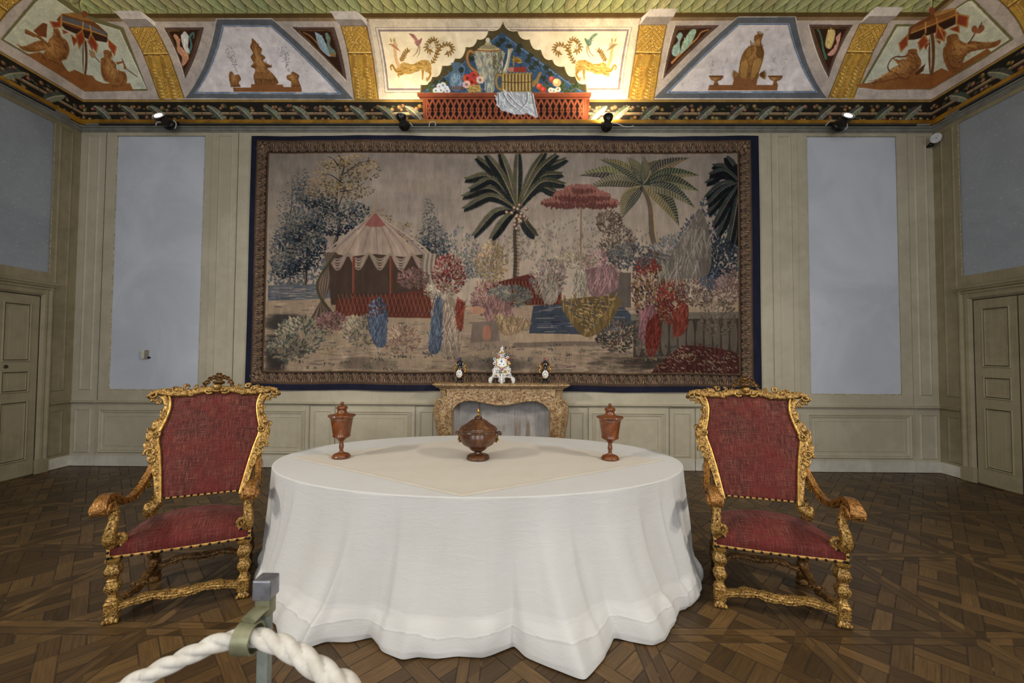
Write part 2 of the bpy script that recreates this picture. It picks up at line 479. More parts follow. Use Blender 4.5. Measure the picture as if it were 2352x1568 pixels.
for a in (-5.901, -3.99, -2.887, -2.526, -1.40):         # board joints
    for q in (a, CX2-a):
        slab(pm, MAPB, q-.012, q-.004, .15, .86, 0, .006); slab(pm, MAPB, q+.004, q+.012, .15, .86, 0, .006)
for a in (-5.901, -3.99, -4.36):
    for q in (a, CX2-a): slab(pm, MAPB, q-.014, q-.005, .92, ZT-.08, 0, .007)
pm.out('wall_panelling', m_wood, wall_back, smooth=False)
jn = MB()
for a in (-5.901, -3.99, -2.887, -2.526, -1.40):
    for q in (a, CX2-a): slab(jn, MAPB, q-.0022, q+.0022, .15 if a > -3 else .92, .86 if a > -3 else ZT-.08, 0, .002)
jn.out('board_joint', m_dark, wall_back, smooth=False)
cr = MB(); strip(cr, MAPB, XL, XR, .865, RAIL)
for a0, a1 in ((-6.272, -5.90), (-2.887, -2.526), (-1.40, -1.1)):
    sym(lambda p, q: strip(cr, MAPB, p, q, .865, [(h*1.35, b) for h, b in RAIL]), a0, a1)
cr.out('chair_rail', m_wood, wall_back, smooth=False)
for a0, a1 in (PL, PR_):
    p = MB(); slab(p, MAPB, a0, a1, PZ[0], PZ[1], -.0195, -.012); p.out('plaster_panel', m_plaster, wall_back, smooth=False)
    e = MB()
    pts = []
    for b0, b1, c0, c1 in ((a0-.003, a0+.006, PZ[0], PZ[1]), (a1-.006, a1+.003, PZ[0], PZ[1]), (a0, a1, PZ[0]-.004, PZ[0]+.010), (a0, a1, PZ[1]-.008, PZ[1]+.004)):
        n = 60
        vs = []
        for i in range(n+1):
            t = i/n
            j = random.uniform(-.002, .002)
            if c1-c0 > .1: vs += [MAPB(b0+j, c0+(c1-c0)*t, .001), MAPB(b1+j*.6, c0+(c1-c0)*t, random.uniform(-.014, -.004))]
            else: vs += [MAPB(b0+(b1-b0)*t, c0+j, .001), MAPB(b0+(b1-b0)*t, c1+j*.6, random.uniform(-.012, -.002))]
        e.add(vs, [(2*i, 2*i+1, 2*i+3, 2*i+2) for i in range(n)])
    e.out('plaster_edge', m_raw, wall_back, smooth=False)
bb = MB()
for a0, a1 in ((XL, -5.90), (-5.897, -4.0), (-3.997, -2.89), (-2.887, -1.05), (.66, 2.49), (2.493, 3.6), (3.603, 5.52), (5.523, XR)):
    slab(bb, MAPB, a0, a1, 0, .152, 0, .022, .006)
struct(bb.out('baseboard_back', m_base, smooth=False))
TOPM = [(0, 0), (.01, .0), (.014, .012), (.03, .02), (.03, .03), (.02, .034), (.02, .05), (.04, .058), (.04, .078), (0, .078)]
tm = MB(); strip(tm, MAPB, XL, XR, 4.757, TOPM)
strip(tm, MAPL, YF, D, 4.757, TOPM); strip(tm, MAPR, YF, D, 4.757, TOPM)
struct(tm.out('trim_1', simple('grey_cornice_paint', (134, 133, 124), (118, 116, 106), rough=.6), smooth=False))

# ---- side walls, each with its door
def side(sgn, mp, name, n):
    pr0, pr1 = 5.495, 5.665                              # narrow corner panel
    dl1, dl0 = (5.345, 4.40) if sgn < 0 else (5.318, 4.37)
    jm = 5.478
    head = 2.33
    pl0, pl1, pz0, pz1 = 3.3, 5.437, 2.657, 4.70
    w = MB()
    w.add([mp(YF, 0, -.02), mp(D, 0, -.02), mp(D, ZT+.05, -.02), mp(YF, ZT+.05, -.02)], [(0, 1, 2, 3)])
    slab(w, mp, pl1, D, 0, ZT, -.02, 0); slab(w, mp, pl0, pl1, pz1, ZT, -.02, 0); slab(w, mp, YF, pl0, 0, ZT, -.02, 0)
    slab(w, mp, pl0, dl0-.13, 0, pz0, -.02, 0); slab(w, mp, dl0-.13, pl1, head+.13, pz0, -.02, 0)
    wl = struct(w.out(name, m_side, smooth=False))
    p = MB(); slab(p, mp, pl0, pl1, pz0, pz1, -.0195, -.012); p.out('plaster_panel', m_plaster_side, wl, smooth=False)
    e = MB(); n_ = 50; vs = []
    for i in range(n_+1):
        t = i/n_; j = random.uniform(-.003, .003); vs += [mp(pl1-.008+j, pz0+(pz1-pz0)*t, .002), mp(pl1+.005, pz0+(pz1-pz0)*t, .001)]
    e.add(vs, [(2*i, 2*i+1, 2*i+3, 2*i+2) for i in range(n_)]); e.out('plaster_edge', m_raw, wl, smooth=False)
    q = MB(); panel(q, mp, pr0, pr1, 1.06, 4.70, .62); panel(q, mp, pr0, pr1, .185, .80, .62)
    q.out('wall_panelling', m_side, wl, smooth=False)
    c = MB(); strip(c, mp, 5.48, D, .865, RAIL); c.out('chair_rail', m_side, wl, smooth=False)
    b = MB(); slab(b, mp, 5.478, D, 0, .152, 0, .022, .006); slab(b, mp, YF, dl0-.14, 0, .152, 0, .022, .006)
    struct(b.out('baseboard_left' if sgn < 0 else 'baseboard_right', m_base, smooth=False))
    # door case and the panelled leaves
    dr = MB()
    JP = [(0, 0), (.004, .03), (.02, .045), (.034, .045), (.05, .03), (.06, .026), (.075, .034), (.10, .03), (.118, .012), (.13, 0)]
    for a_out, a_in in ((jm, dl1), (dl0-.133, dl0)):
        vs = []; sg = 1 if a_in > a_out else -1
        for z in (0, head+.13):
            for t, h in JP: vs.append(mp(a_out+sg*t*abs(a_in-a_out)/.13, z, h))
        k = len(JP); dr.add(vs, [(i, i+1, k+i+1, k+i) for i in range(k-1)]+[tuple(range(k, 2*k))])
    vs = []
    for a in (dl0-.133, jm):
        for t, h in JP: vs.append(mp(a, head+.13-t, h*.98))
    k = len(JP); dr.add(vs, [(i, i+1, k+i+1, k+i) for i in range(k-1)])
    strip(dr, mp, dl0-.15, jm+.012, head+.125, [(0, 0), (.05, 0), (.06, .02), (.075, .035), (.075, .055), (.03, .065), (0, .07)])
    for a_out, a_in in ((jm, dl1-.004), (dl0-.133, dl0+.004)): slab(dr, mp, min(a_out, a_in), max(a_out, a_in), 0, .19, 0, .052, .006)
    dname = 'door_1' if sgn < 0 else 'door_2'
    droot = struct(empty(dname, mp((dl0+dl1)/2, 0, 0)))
    def child(mb, nm, m):
        o = mb.out(nm, m, droot, smooth=False); o.matrix_parent_inverse = Matrix.Translation(-droot.location); return o
    child(dr, 'door_frame', m_side)
    mid = (dl0+dl1)/2
    for a0, a1 in ((mid+.002, dl1-.006), (dl0+.006, mid-.002)):
        lf = MB(); slab(lf, mp, a0, a1, .012, head-.006, -.02, .004, .003)
        for z0, z1 in ((1.465, 2.22), (1.075, 1.36), (.205, .975)): panel(lf, mp, a0+.075, a1-.085, z0, z1, .8)
        child(lf, 'door_leaf', m_side)
    g = MB(); slab(g, mp, dl0-.01, dl1+.003, head-.008, head+.004, -.01, .0045)
    slab(g, mp, dl1-.007, dl1+.002, 0, head, -.01, .0045); slab(g, mp, mid-.003, mid+.003, 0, head, -.01, .006)
    child(g, 'door_gap', m_dark)
    if sgn > 0: return wl
    kh = MB()
    c0 = mp(mid+.13, 1.41, .006); ax = Vector((-sgn, 0, 0))
    kh.tube([Vector(c0), Vector(c0)+ax*.008], [.024, .02], 16); kh.tube([Vector(c0)+ax*.008, Vector(c0)+ax*.010], [.007, .007], 10)
    child(kh, 'keyhole_plate', simple('dull_brass', (92, 84, 62), (58, 52, 40), 40., .45, .7))
    return wl
side(-1, MAPL, 'wall_left', 1)
side(1, MAPR, 'wall_right', 2)
# ================================================================== PAINTED FRIEZE AND COVE
Z0, ZB, CA, CB = 4.866, 5.243, 1.0, .95                 # frieze bottom, cove springing, cove half axes
HV = ZB-Z0
def cove_profile(n):
    """arc length, offset from the wall, height"""
    th = np.linspace(0, PI/2, 400); s_ = CA*(1-np.cos(th)); z_ = ZB+CB*np.sin(th)
    L = np.concatenate([[0], np.cumsum(np.hypot(np.diff(s_), np.diff(z_)))])+HV
    L = np.concatenate([[0], L]); s_ = np.concatenate([[0], s_]); z_ = np.concatenate([[Z0], z_])
    a = np.linspace(0, L[-1], n); return a, np.interp(a, L, s_), np.interp(a, L, z_), L, s_, z_
_, _, _, TL, TS, TZ = cove_profile(10)
ARC = TL[-1]
def cove_hit(p, which):
    """pixel of the photograph -> (position along the wall, arc length up the frieze and cove)"""
    d = rays(p); out = np.full((len(d), 2), np.nan)
    for i, v in enumerate(d):
        pl = {'b': D-TS, 'l': XL+TS, 'r': XR-TS}[which]; k = v[1] if which == 'b' else v[0]
        t = pl/k
        if t[0] <= 0: continue
        zr = CAMZ+v[2]*t; g = zr-TZ
        if g[0] < 0 and which: arc = zr[0]-Z0
        else:
            j = np.argmax(g < 0)
            if j == 0: arc = ARC if g[0] > 0 else zr[0]-Z0
            elif j == 1: arc = zr[0]-Z0
            else: f = g[j-1]/(g[j-1]-g[j]); arc = TL[j-1]+(TL[j]-TL[j-1])*f
        s_ = np.interp(arc, TL, TS)
        tt = ((D-s_) if which == 'b' else (XL+s_ if which == 'l' else XR-s_))/k
        out[i] = (v[0]*tt if which == 'b' else v[1]*tt, arc)
    return out
RES = 340.                                               # canvas pixels per metre before halving
def new_cove(which):
    u0, u1 = (XL-.3, XR+.3) if which == 'b' else (3.0, D+.3)
    c = Canvas(int((u1-u0)*RES), int(ARC*RES), (150, 138, 132), lambda p: (cove_hit(p, which)-np.array([u0, ARC]))*np.array([RES, -RES]), 2.)
    c.which, c.u0, c.u1 = which, u0, u1
    c.raw = lambda u, a: np.stack([(np.asarray(u, float)-u0)*RES, (ARC-np.asarray(a, float))*RES], -1)
    return c
def band(c, a0, a1, col): c._fill(c.raw([c.u0, c.u1, c.u1, c.u0], [a0, a0, a1, a1]), col)
GOLD, GOLDL, GOLDD = (176, 132, 42), (226, 186, 92), (104, 70, 18)
RUST, RUSTL, RUSTD = (140, 82, 34), (176, 116, 52), (88, 46, 20)
CAR = lambda x0, y0, k: (lambda p: np.asarray(p, float)/k+np.array([x0, y0]))
def backdrop(c):
    A0 = float(cove_hit([(1176, 40)], 'b')[0, 1]); A1 = float(cove_hit([(1176, 30)], 'b')[0, 1]); A2 = float(cove_hit([(1176, 48)], 'b')[0, 1])
    top = HV-.035
    c.a[:] = (170, 157, 150)
    band(c, A2, A0, (128, 104, 74)); band(c, A0, A1, (84, 62, 26)); band(c, A1, ARC, (146, 150, 92))
    # overlapping leaves of the upper moulding, relief highlights and shade painted on
    u = c.u0
    for row, ab in enumerate((A1+.24, A1+.125, A1+.010)):
        u = c.u0+(.075 if row % 2 else 0)
        while u < c.u1:
            dirn = (1 if u < XC else -1) if c.which == 'b' else 1
            p0, p1 = (u-dirn*.085, ab+.20), (u, ab)
            col = hsh((156, 160, 108), 6)
            t = np.linspace(0, 1, 12); w_ = np.sin(PI*(.22+.77*t))**.7*.078
            mx, my = p0[0]+(p1[0]-p0[0])*t**1.5, p0[1]+(p1[1]-p0[1])*t
            c._fill(c.raw(np.concatenate([mx+w_*1.07, (mx-w_*1.07)[::-1]]), np.concatenate([my-.005, my[::-1]-.005])), (66, 68, 36))
            c._fill(c.raw(np.concatenate([mx+w_*.93, (mx-w_*.93)[::-1]]), np.concatenate([my, my[::-1]])), col)
            sg = dirn
            c._fill(c.raw(np.concatenate([mx+sg*w_*.93, (mx+sg*w_*.35)[::-1]]), np.concatenate([my, my[::-1]])), tuple(x*.84 for x in col))
            c._fill(c.raw(np.concatenate([mx-sg*w_*.90, (mx-sg*w_*.70)[::-1]]), np.concatenate([my, my[::-1]])), tuple(min(255, x*1.14) for x in col))
            c._fill(c.raw(np.concatenate([mx+.003, (mx-.003)[::-1]]), np.concatenate([my+.03*t, (my+.03*t)[::-1]])), (120, 124, 78))
            u += .150
    for g in range(60):                                  # pale tassels higher up
        u = c.u0+g*.42+.1
        for k in range(6):
            uu = u+k*.045
            c._fill(c.raw([uu, uu+.03, uu+.02, uu-.012], [A1+.30, A1+.30, A1+.17, A1+.17]), hsh((188, 188, 194), 10))
    # frieze
    band(c, 0, top, (28, 25, 20)); band(c, top, HV, (124, 92, 34)); band(c, top+.012, top+.02, (168, 130, 58)); band(c, HV-.006, HV, (70, 50, 20))
    band(c, 0, .012, (74, 54, 22))
    u = c.u0
    while u < c.u1:
        for q in (.255, .085):
            for k in range(3):
                x, y = u+random.uniform(0, .14), q+random.uniform(-.035, .035); r = random.uniform(.018, .030)
                t = np.linspace(0, 2*PI, 14)
                c._fill(c.raw(x+r*1.25*np.cos(t), y+r*1.25*np.sin(t)), (46, 34, 22))
                c._fill(c.raw(x+r*np.cos(t), y+r*np.sin(t)), hsh((112, 78, 46), 18))
                c._fill(c.raw(x-.005+r*.5*np.cos(t), y+.006+r*.5*np.sin(t)), hsh((150, 110, 70), 18))
            for k in range(2):
                x, y = u+random.uniform(-.02, .16), q+random.uniform(-.04, .04)
                c._fill(c.raw([x, x+.03, x+.065, x+.03], [y, y+.018, y-.004, y-.014]), hsh((62, 64, 46), 8))
        u += .203
    band(c, .150, .190, (112, 88, 62)); band(c, .178, .190, (150, 124, 90)); band(c, .150, .158, (66, 50, 34))
    u = c.u0
    while u < c.u1: c._fill(c.raw([u, u+.008, u+.008, u], [.146, .146, .194, .194]), (70, 52, 34)); u += .203
    if c.which == 'b': ft = [235, 299, 362, 429, 495, 561, 626, 692, 760, 823, 889, 950]; ft = [(x, 1) for x in ft]+[(x, -1) for x in (1374, 1426, 1490, 1556, 1622, 1690, 1758, 1826, 1895, 1962, 2030, 2095)]
    for x, dr in (ft if c.which == 'b' else []):
        u = float(cove_hit([(x, 252)], 'b')[0, 0]); quill(c, u, dr)
    if c.which != 'b':
        for k in range(7): quill(c, D-.36-k*.46, -1 if c.which == 'l' else -1)
def quill(c, u, dr):
    p0, p1 = np.array([u-dr*.125, .285]), np.array([u+dr*.125, .055])
    t = np.linspace(0, 1, 16); ax = p1-p0; n = np.array([-ax[1], ax[0]])/np.hypot(*ax)
    mid = p0+ax*t[:, None]+n*(np.sin(PI*t)*.018*dr)[:, None]; w_ = (np.sin(PI*np.clip(t*.93+.05, 0, 1))**.55*.056)[:, None]
    for sg, col in ((1, (100, 100, 86)), (-1, (60, 62, 54))):
        for i in range(15):
            k = hsh(col, 12)
            a, b = mid[i], mid[i+1]; q = ax*.10
            P = np.array([a, b, b+n*w_[i+1]*sg+q*.6, a+n*w_[i]*sg+q*.35]); c._fill(c.raw(P[:, 0], P[:, 1]), k)
            if i % 2: P = np.array([a, a+n*w_[i]*sg+q*.35, a+n*w_[i]*sg+q*.42]); c._fill(c.raw(P[:, 0], P[:, 1]), (30, 34, 28))
    P = np.concatenate([mid+n*.003, (mid-n*.003)[::-1]]); c._fill(c.raw(P[:, 0], P[:, 1]), (178, 172, 132))

def pilaster(c, top, mid, bot, flip=1):
    """gilded strapwork above, acanthus below; each line is (left, right) in picture coordinates"""
    (tl, tr), (ml, mr), (bl, br) = top, mid, bot
    L = np.array(smooth_path([tl, ml, bl], 8)); Q = np.array(smooth_path([tr, mr, br], 8))
    c.poly(np.concatenate([L, Q[::-1]]), GOLD)
    at = lambda s, t: (1-s)*np.array([np.interp(t, np.linspace(0, 1, len(L)), L[:, k]) for k in (0, 1)])+s*np.array([np.interp(t, np.linspace(0, 1, len(Q)), Q[:, k]) for k in (0, 1)])
    tm_ = .5
    for k in range(-3, 6):                               # interlaced bands
        for dr in (1, -1):
            for off, col, wd in ((0, GOLDD, 6.4), (0, (206, 164, 72), 4.4), (0, (140, 100, 30), 1.2)):
                pts = []
                for t in np.linspace(0, .5, 7):
                    s = (k*.36+t*1.9) if dr > 0 else (1-(k*.36+t*1.9))
                    if -.02 <= s <= 1.02: pts.append(at(min(max(s, 0), 1), t*.94+.02))
                if len(pts) > 1: c.line(pts, wd, col)
    for k in range(26):
        s, t = random.random(), random.uniform(.04, .46); x, y = at(s, t)
        c.ell(x, y, 2.6, 2.2, GOLDD); c.ell(x-.5, y-.5, 1.9, 1.6, hsh(GOLDL, 12))
    c.line([at(0, .5), at(1, .5)], 5, GOLDD); c.line([at(0, .485), at(1, .485)], 2, GOLDL)
    for row in range(4):                                 # acanthus
        for s in (.27, .76):
            t0 = 1.0-row*.115; t1 = t0-.21
            if t1 < .5: t1 = .51
            s0 = s+(.06 if row % 2 else 0)
            b, e = at(s0, t0), at(s0-.0, t1)
            for k in range(6):
                q = b+(e-b)*(k/6.5)
                for sg in (-1, 1):
                    tip = at(min(max(s0+sg*.25*(1-k/9), 0), 1), max(t0-(k+1.9)*.035, .505))
                    c.blade(q[0], q[1], tip[0], tip[1], 13-k*.8, hsh((206, 162, 68) if sg < 0 else GOLD, 8), (150, 108, 34), .16*sg)
            c.line([b, e], 2.4, (120, 82, 20)); c.line([b+(.8, 0), e+(.8, 0)], 1, GOLDL)
    c.line(L, 2, (96, 72, 40)); c.line(Q, 2, (90, 64, 30))
def bracket(c, front, side_, under):
    c.poly(under, (134, 124, 122)); c.poly(side_, (206, 200, 198)); c.poly(front, (190, 183, 182))
    c.line([under[2], under[3]], 1.4, (110, 96, 84))
def triangle(c, o, i):
    c.poly(o, (88, 66, 60)); c.poly(i, (52, 28, 18))
    g = np.asarray(i).mean(0); q = g+(np.asarray(i)-g)*.93; c.line(list(q)+[q[0]], 1.2, (140, 98, 40))
    c.line([o[0], o[2]], 1.6, (214, 204, 190)) ; c.line([o[1], o[2]], 1.2, (60, 44, 38))
def trapeze(c, o, b, f):
    c.poly(o, (88, 92, 100)); q = np.asarray(o); c.line(list(q)+[q[0]], 1.6, (196, 190, 182))
    c.poly(b, (226, 222, 216)); m = np.asarray(b).mean(0); c.poly(m+(np.asarray(b)-m)*.992, (62, 104, 164)); c.poly(m+(np.asarray(b)-m)*.962, (226, 220, 214))
    c.poly(m+(np.asarray(b)-m)*.952, (190, 150, 100)); c.poly(m+(np.asarray(b)-m)*.944, (206, 197, 200))
def strokes(c, pts, n, col, w, var=14, spread=6, ln=18, ang=None):
    """painterly modelling: short strokes scattered inside a polygon"""
    P = np.asarray(pts, float); lo, hi = P.min(0), P.max(0); k = 0; tries = 0
    while k < n and tries < n*12:
        tries += 1
        x, y = random.uniform(lo[0], hi[0]), random.uniform(lo[1], hi[1]); ins = False; j = len(P)-1
        for i in range(len(P)):
            if (P[i, 1] > y) != (P[j, 1] > y) and x < (P[j, 0]-P[i, 0])*(y-P[i, 1])/(P[j, 1]-P[i, 1])+P[i, 0]: ins = not ins
            j = i
        if not ins: continue
        a = (ang if ang is not None else PI/2)+random.uniform(-.5, .5); l = ln*random.uniform(.5, 1.2)
        c.line([(x-math.cos(a)*l/2, y-math.sin(a)*l/2), (x+math.cos(a)*l/2, y+math.sin(a)*l/2)], w, hsh(col, var), w*.3); k += 1
def figure(c, f, pts, base=RUST, n=26, ang=None, ln=8):
    P = np.asarray(f(pts), float); c.curve(P, base, n=4); g = P.mean(0)
    for k, off, col, al in ((.86, (1.2, 1.0), RUSTD, .35), (.78, (-.8, -.8), (160, 104, 48), .6), (.52, (-1.6, -1.8), (178, 122, 60), .55), (.30, (-2.4, -3.0), (194, 140, 76), .4)): c.curve(g+(P-g)*k+np.array(off), col, al, n=4)
    strokes(c, P, n//2, (166, 112, 54), 1.3, 8, 6, ln*1.3, ang); strokes(c, P, int(n*.8), (98, 54, 24), 1.2, 8, 6, ln*1.3, ang)

def paint_back(c):
    A = CAR(0, 0, 2.94); G = CAR(750, 0, 2.94); T = CAR(360, 40, 4.523); U = CAR(1480, 30, 4.523); W = CAR(1450, 0, 2.6075); P = CAR(960, 40, 5.737)
    # middle field
    c.poly(G([(282, 128), (2118, 126), (2042, 668), (355, 668)]), (196, 184, 164))
    for q, col in (((326, 184, 2064, 182, 1998, 622, 392, 624), (150, 138, 138)), ((334, 190, 2056, 188, 1992, 617, 398, 619), (214, 202, 178)), ((345, 198, 2045, 196, 1982, 607, 408, 609), (128, 114, 122)), ((360, 213, 2028, 211, 1966, 592, 420, 594), (228, 214, 184)), ((368, 219, 2021, 217, 1960, 587, 426, 589), (222, 208, 178))):
        c.poly(G(np.asarray(q).reshape(-1, 2)), col)
    # two fabulous beasts with plant tails and birds
    for f in (G, lambda p: G(np.asarray(p, float)*[-1, 1]+[2388, 0])):
        bd = (182, 140, 62)
        body = f([(490, 440), (520, 420), (580, 432), (640, 405), (690, 410), (708, 450), (700, 500), (660, 470), (610, 480), (560, 500), (510, 490), (470, 470)])
        c.curve(body, bd); strokes(c, body, 30, (212, 172, 92), 2, 10, 5, 9, .2); strokes(c, body, 22, (132, 92, 34), 1.6, 10, 5, 8, .2)
        for l in ([(505, 480), (470, 478), (445, 440), (432, 452), (440, 474)], [(520, 490), (500, 500), (482, 500), (490, 520)], [(650, 470), (650, 500), (648, 535)], [(690, 480), (702, 500), (680, 540), (676, 520)]):
            c.line(f(l), 7, bd, 3, smooth=5); c.line(f(l), 2, (132, 92, 34), 1, smooth=5)
        c.line(f([(492, 450), (470, 400), (462, 340), (460, 310)]), 9, (206, 164, 112), 6, smooth=5)
        c.ell(*f([(462, 308)])[0], 6.5, 8, (196, 160, 118)); 
        for dx in (-14, 4): c.blade(*f([(455+dx, 288)])[0], *f([(452+dx*1.6, 252)])[0], 4, (206, 174, 96), (150, 110, 44))
        for k in range(5): c.blade(*f([(450, 300)])[0], *f([(415+k*22, 300+k*13)])[0], 3, (186, 92, 74), (120, 124, 66))
        for tl in ([(708, 430), (740, 380), (752, 320), (735, 270), (700, 275), (672, 320), (700, 350), (716, 318)], [(740, 380), (780, 310), (830, 300), (852, 335), (820, 365), (812, 340)], [(500, 415), (520, 380), (540, 345), (575, 330)]):
            q = f(smooth_path(tl, 6)); c.line(q, 2.4, (138, 104, 44), 1)
            for i in range(1, len(q)-4, 2):
                d = q[i+1]-q[i-1]; d = d/(np.hypot(*d)+1e-6); nn = np.array([-d[1], d[0]])
                for sg in (-1, 1): e = q[i]+d*5+nn*sg*6.5; c.blade(q[i][0], q[i][1], e[0], e[1], 3.6, (168, 128, 58), (92, 66, 26))
        for k in range(9): a = k*.5; c.line([f([(700+math.cos(a)*k*4, 305+math.sin(a)*k*4)])[0], f([(700+math.cos(a+.5)*(k+1)*4, 305+math.sin(a+.5)*(k+1)*4)])[0]], 1.2, (120, 112, 116))
        bc = (142, 96, 92) if f is G else (92, 116, 100)
        c.curve(f([(648, 262), (636, 292), (622, 312), (602, 300), (592, 262), (556, 228), (590, 232), (620, 268), (640, 256)]), bc); strokes(c, f([(560, 230), (610, 240), (630, 300), (600, 300)]), 16, tuple(x*1.25 for x in bc), 1.4, 8, 4, 8, .9)
        for l in ([(622, 312), (612, 350), (585, 380)], [(630, 310), (628, 355), (610, 388)]): c.line(f(l), 2, (120, 88, 50), 1)
    # scalloped pediment
    cusps = [(30, 985), (40, 880), (190, 775), (322, 630), (490, 535), (632, 385), (780, 285), (930, 170), (1120, 50), (1310, 175), (1470, 285), (1620, 420), (1770, 550), (1930, 640), (2070, 770), (2215, 870), (2228, 985)]
    out = [cusps[0]]
    for a, b in zip(cusps[1:-1], cusps[2:-1]):
        a, b = np.array(a, float), np.array(b, float)
        cx = np.array([max(a[0], b[0])-.12*abs(a[0]-b[0]), max(a[1], b[1])]) if b[0] <= 1120 else np.array([min(a[0], b[0])+.12*abs(a[0]-b[0]), max(a[1], b[1])])
        if b[0] <= 1120: cx = np.array([b[0]-.18*(b[0]-a[0]), a[1]+.28*abs(a[1]-b[1])])
        else: cx = np.array([a[0]+.18*(b[0]-a[0]), b[1]+.28*abs(a[1]-b[1])])
        for t in np.linspace(0, 1, 9)[:-1]: out.append((1-t)**2*a+2*t*(1-t)*cx+t*t*b)
    out += [cusps[-2], cusps[-1]]
    c.poly(P(out), (74, 66, 40)); c.line(P(out), 2.4, (226, 210, 168)); c.line(P(np.array(out)+[0, 7]), 1.2, (50, 40, 24))
    tri = [(1110, 195), (2205, 985), (50, 985)]; c.poly(P(tri), (48, 76, 112))
    c.line(P([(1150, 250), (2150, 970)]), 2, (96, 124, 156)); c.line(P([(1060, 240), (110, 960)]), 2, (84, 112, 148))
    strokes(c, P(tri), 150, (62, 94, 134), 3, 12, 6, 10, .6); strokes(c, P(tri), 80, (34, 54, 84), 3, 8, 6, 9, .6)
    for (x, y) in [(1110, 300), (1200, 380), (1060, 350), (1320, 440), (1480, 500), (1560, 600), (1450, 560), (1690, 660), (1500, 660), (1740, 740), (700, 540), (580, 690), (330, 830), (240, 860), (1650, 800), (1340, 380)]:
        for k in range(5):
            a = k*1.256+random.random(); e = P([(x+52*math.cos(a), y+46*math.sin(a))])[0]; b = P([(x, y)])[0]; c.blade(b[0], b[1], e[0], e[1], 6, (34, 44, 40), (46, 54, 42))
    # tall pot
    pot = [(745, 440), (1120, 440), (1125, 560), (1105, 700), (1050, 800), (1010, 860), (1000, 975), (890, 975), (880, 860), (820, 780), (770, 660), (755, 540)]
    c.curve(P(pot), (150, 146, 122), n=3); strokes(c, P(pot), 90, (182, 180, 160), 3, 10, 5, 16, PI/2); strokes(c, P(pot), 50, (110, 122, 128), 3, 10, 5, 18, PI/2)
    strokes(c, P([(980, 450), (1120, 450), (1100, 700), (1000, 840)]), 40, (104, 98, 72), 3, 10, 5, 16, PI/2)
    c.curve(P([(780, 430), (830, 380), (890, 355), (980, 355), (1040, 390), (1085, 430)]), (140, 132, 96)); c.line(P([(780, 428), (930, 440), (1085, 428)]), 4, (150, 98, 54)); c.line(P([(790, 415), (930, 425), (1075, 415)]), 2, (196, 176, 120))
    c.ell(*P([(925, 345)])[0], 8, 4, (170, 162, 120)); c.ell(*P([(920, 300)])[0], 5, 6, (196, 192, 176))
    for wd, col in ((8, (112, 74, 40)), (4, (164, 116, 66))):
        c.line(P([(745, 470), (690, 440), (655, 480), (650, 560), (690, 650), (780, 720)]), wd, col, smooth=6)
    c.curve(P([(1185, 410), (1255, 412), (1225, 480), (1205, 600), (1170, 720), (1115, 720), (1150, 620), (1180, 500)]), (156, 148, 118)); c.line(P([(1200, 430), (1180, 560), (1140, 700)]), 3, (196, 190, 164), smooth=4)
    # blue jug
    c.curve(P([(430, 600), (480, 590), (560, 600), (520, 660), (540, 700), (585, 790), (590, 880), (550, 960), (470, 965), (420, 890), (415, 780), (460, 690), (455, 650)]), (76, 104, 132)); strokes(c, P([(430, 760), (580, 760), (580, 900), (440, 910)]), 40, (116, 144, 168), 3, 12, 4, 10, PI/2)
    c.line(P([(560, 620), (610, 660), (600, 740), (575, 790)]), 4, (80, 108, 136), smooth=5)
    for k in range(6): b = P([(450+k*28, 955)])[0]; e = P([(440+k*32, 890)])[0]; c.blade(b[0], b[1], e[0], e[1], 3.5, (140, 82, 46), (104, 58, 36))
    # ribbed teapot with a red lid
    c.poly(P([(1100, 735), (1500, 735), (1505, 975), (1090, 975)]), (112, 88, 46))
    for k in range(9):
        x = 1110+k*44
        c.curve(P([(x, 735), (x+20, 722), (x+40, 735), (x+43, 850), (x+40, 972), (x+2, 972), (x-3, 850)]), hsh((148, 120, 66), 8), n=4); c.line(P([(x+34, 745), (x+36, 965)]), 4, (92, 70, 34)); c.line(P([(x+14, 745), (x+14, 960)]), 3, (182, 152, 90))
    c.line(P([(1095, 845), (1300, 858), (1505, 845)]), 2, (84, 62, 30))
    for wd, col in ((8, (104, 82, 44)), (4, (150, 122, 70))): c.line(P([(1110, 760), (1050, 760), (1030, 830), (1050, 920), (1100, 950)]), wd, col, smooth=5)
    c.curve(P([(1505, 840), (1560, 800), (1590, 730), (1630, 720), (1600, 800), (1570, 880), (1510, 910)]), (136, 110, 62)); c.poly(P([(1190, 655), (1425, 648), (1430, 715), (1190, 715)]), (146, 52, 40)); c.poly(P([(1190, 655), (1260, 652), (1260, 715), (1190, 715)]), (176, 108, 98))
    for k in range(7): b = P([(1300, 590)])[0]; a = -2.6+k*.42; c.blade(b[0], b[1], b[0]+15*math.cos(a), b[1]+15*math.sin(a), 5, (186, 146, 52), (120, 84, 28))
    c.line(P([(1260, 500), (1260, 640)]), 3, (150, 116, 50))
    # flowers and fruit
    def bloom(x, y, r, col, k=7):
        for i in range(k): a = i*2*PI/k; c.ell(*(P([(x+r*.55*math.cos(a), y+r*.55*math.sin(a))])[0]), r*.09, r*.08, hsh(col, 22))
        c.ell(*P([(x, y)])[0], r*.06, r*.06, tuple(v*.6 for v in col))
    for i in range(26): bloom(random.uniform(150, 420), random.uniform(850, 1000), 26, (66, 84, 48), 4)
    for x, y in [(285, 905), (330, 890), (370, 935), (300, 955), (235, 960), (385, 965)]: bloom(x, y, 40, (188, 200, 214))
    for x, y in [(650, 800), (740, 760), (760, 820), (710, 850)]: bloom(x, y, 58, (196, 62, 44))
    for x, y in [(640, 880), (820, 820)]: bloom(x, y, 52, (212, 172, 160))
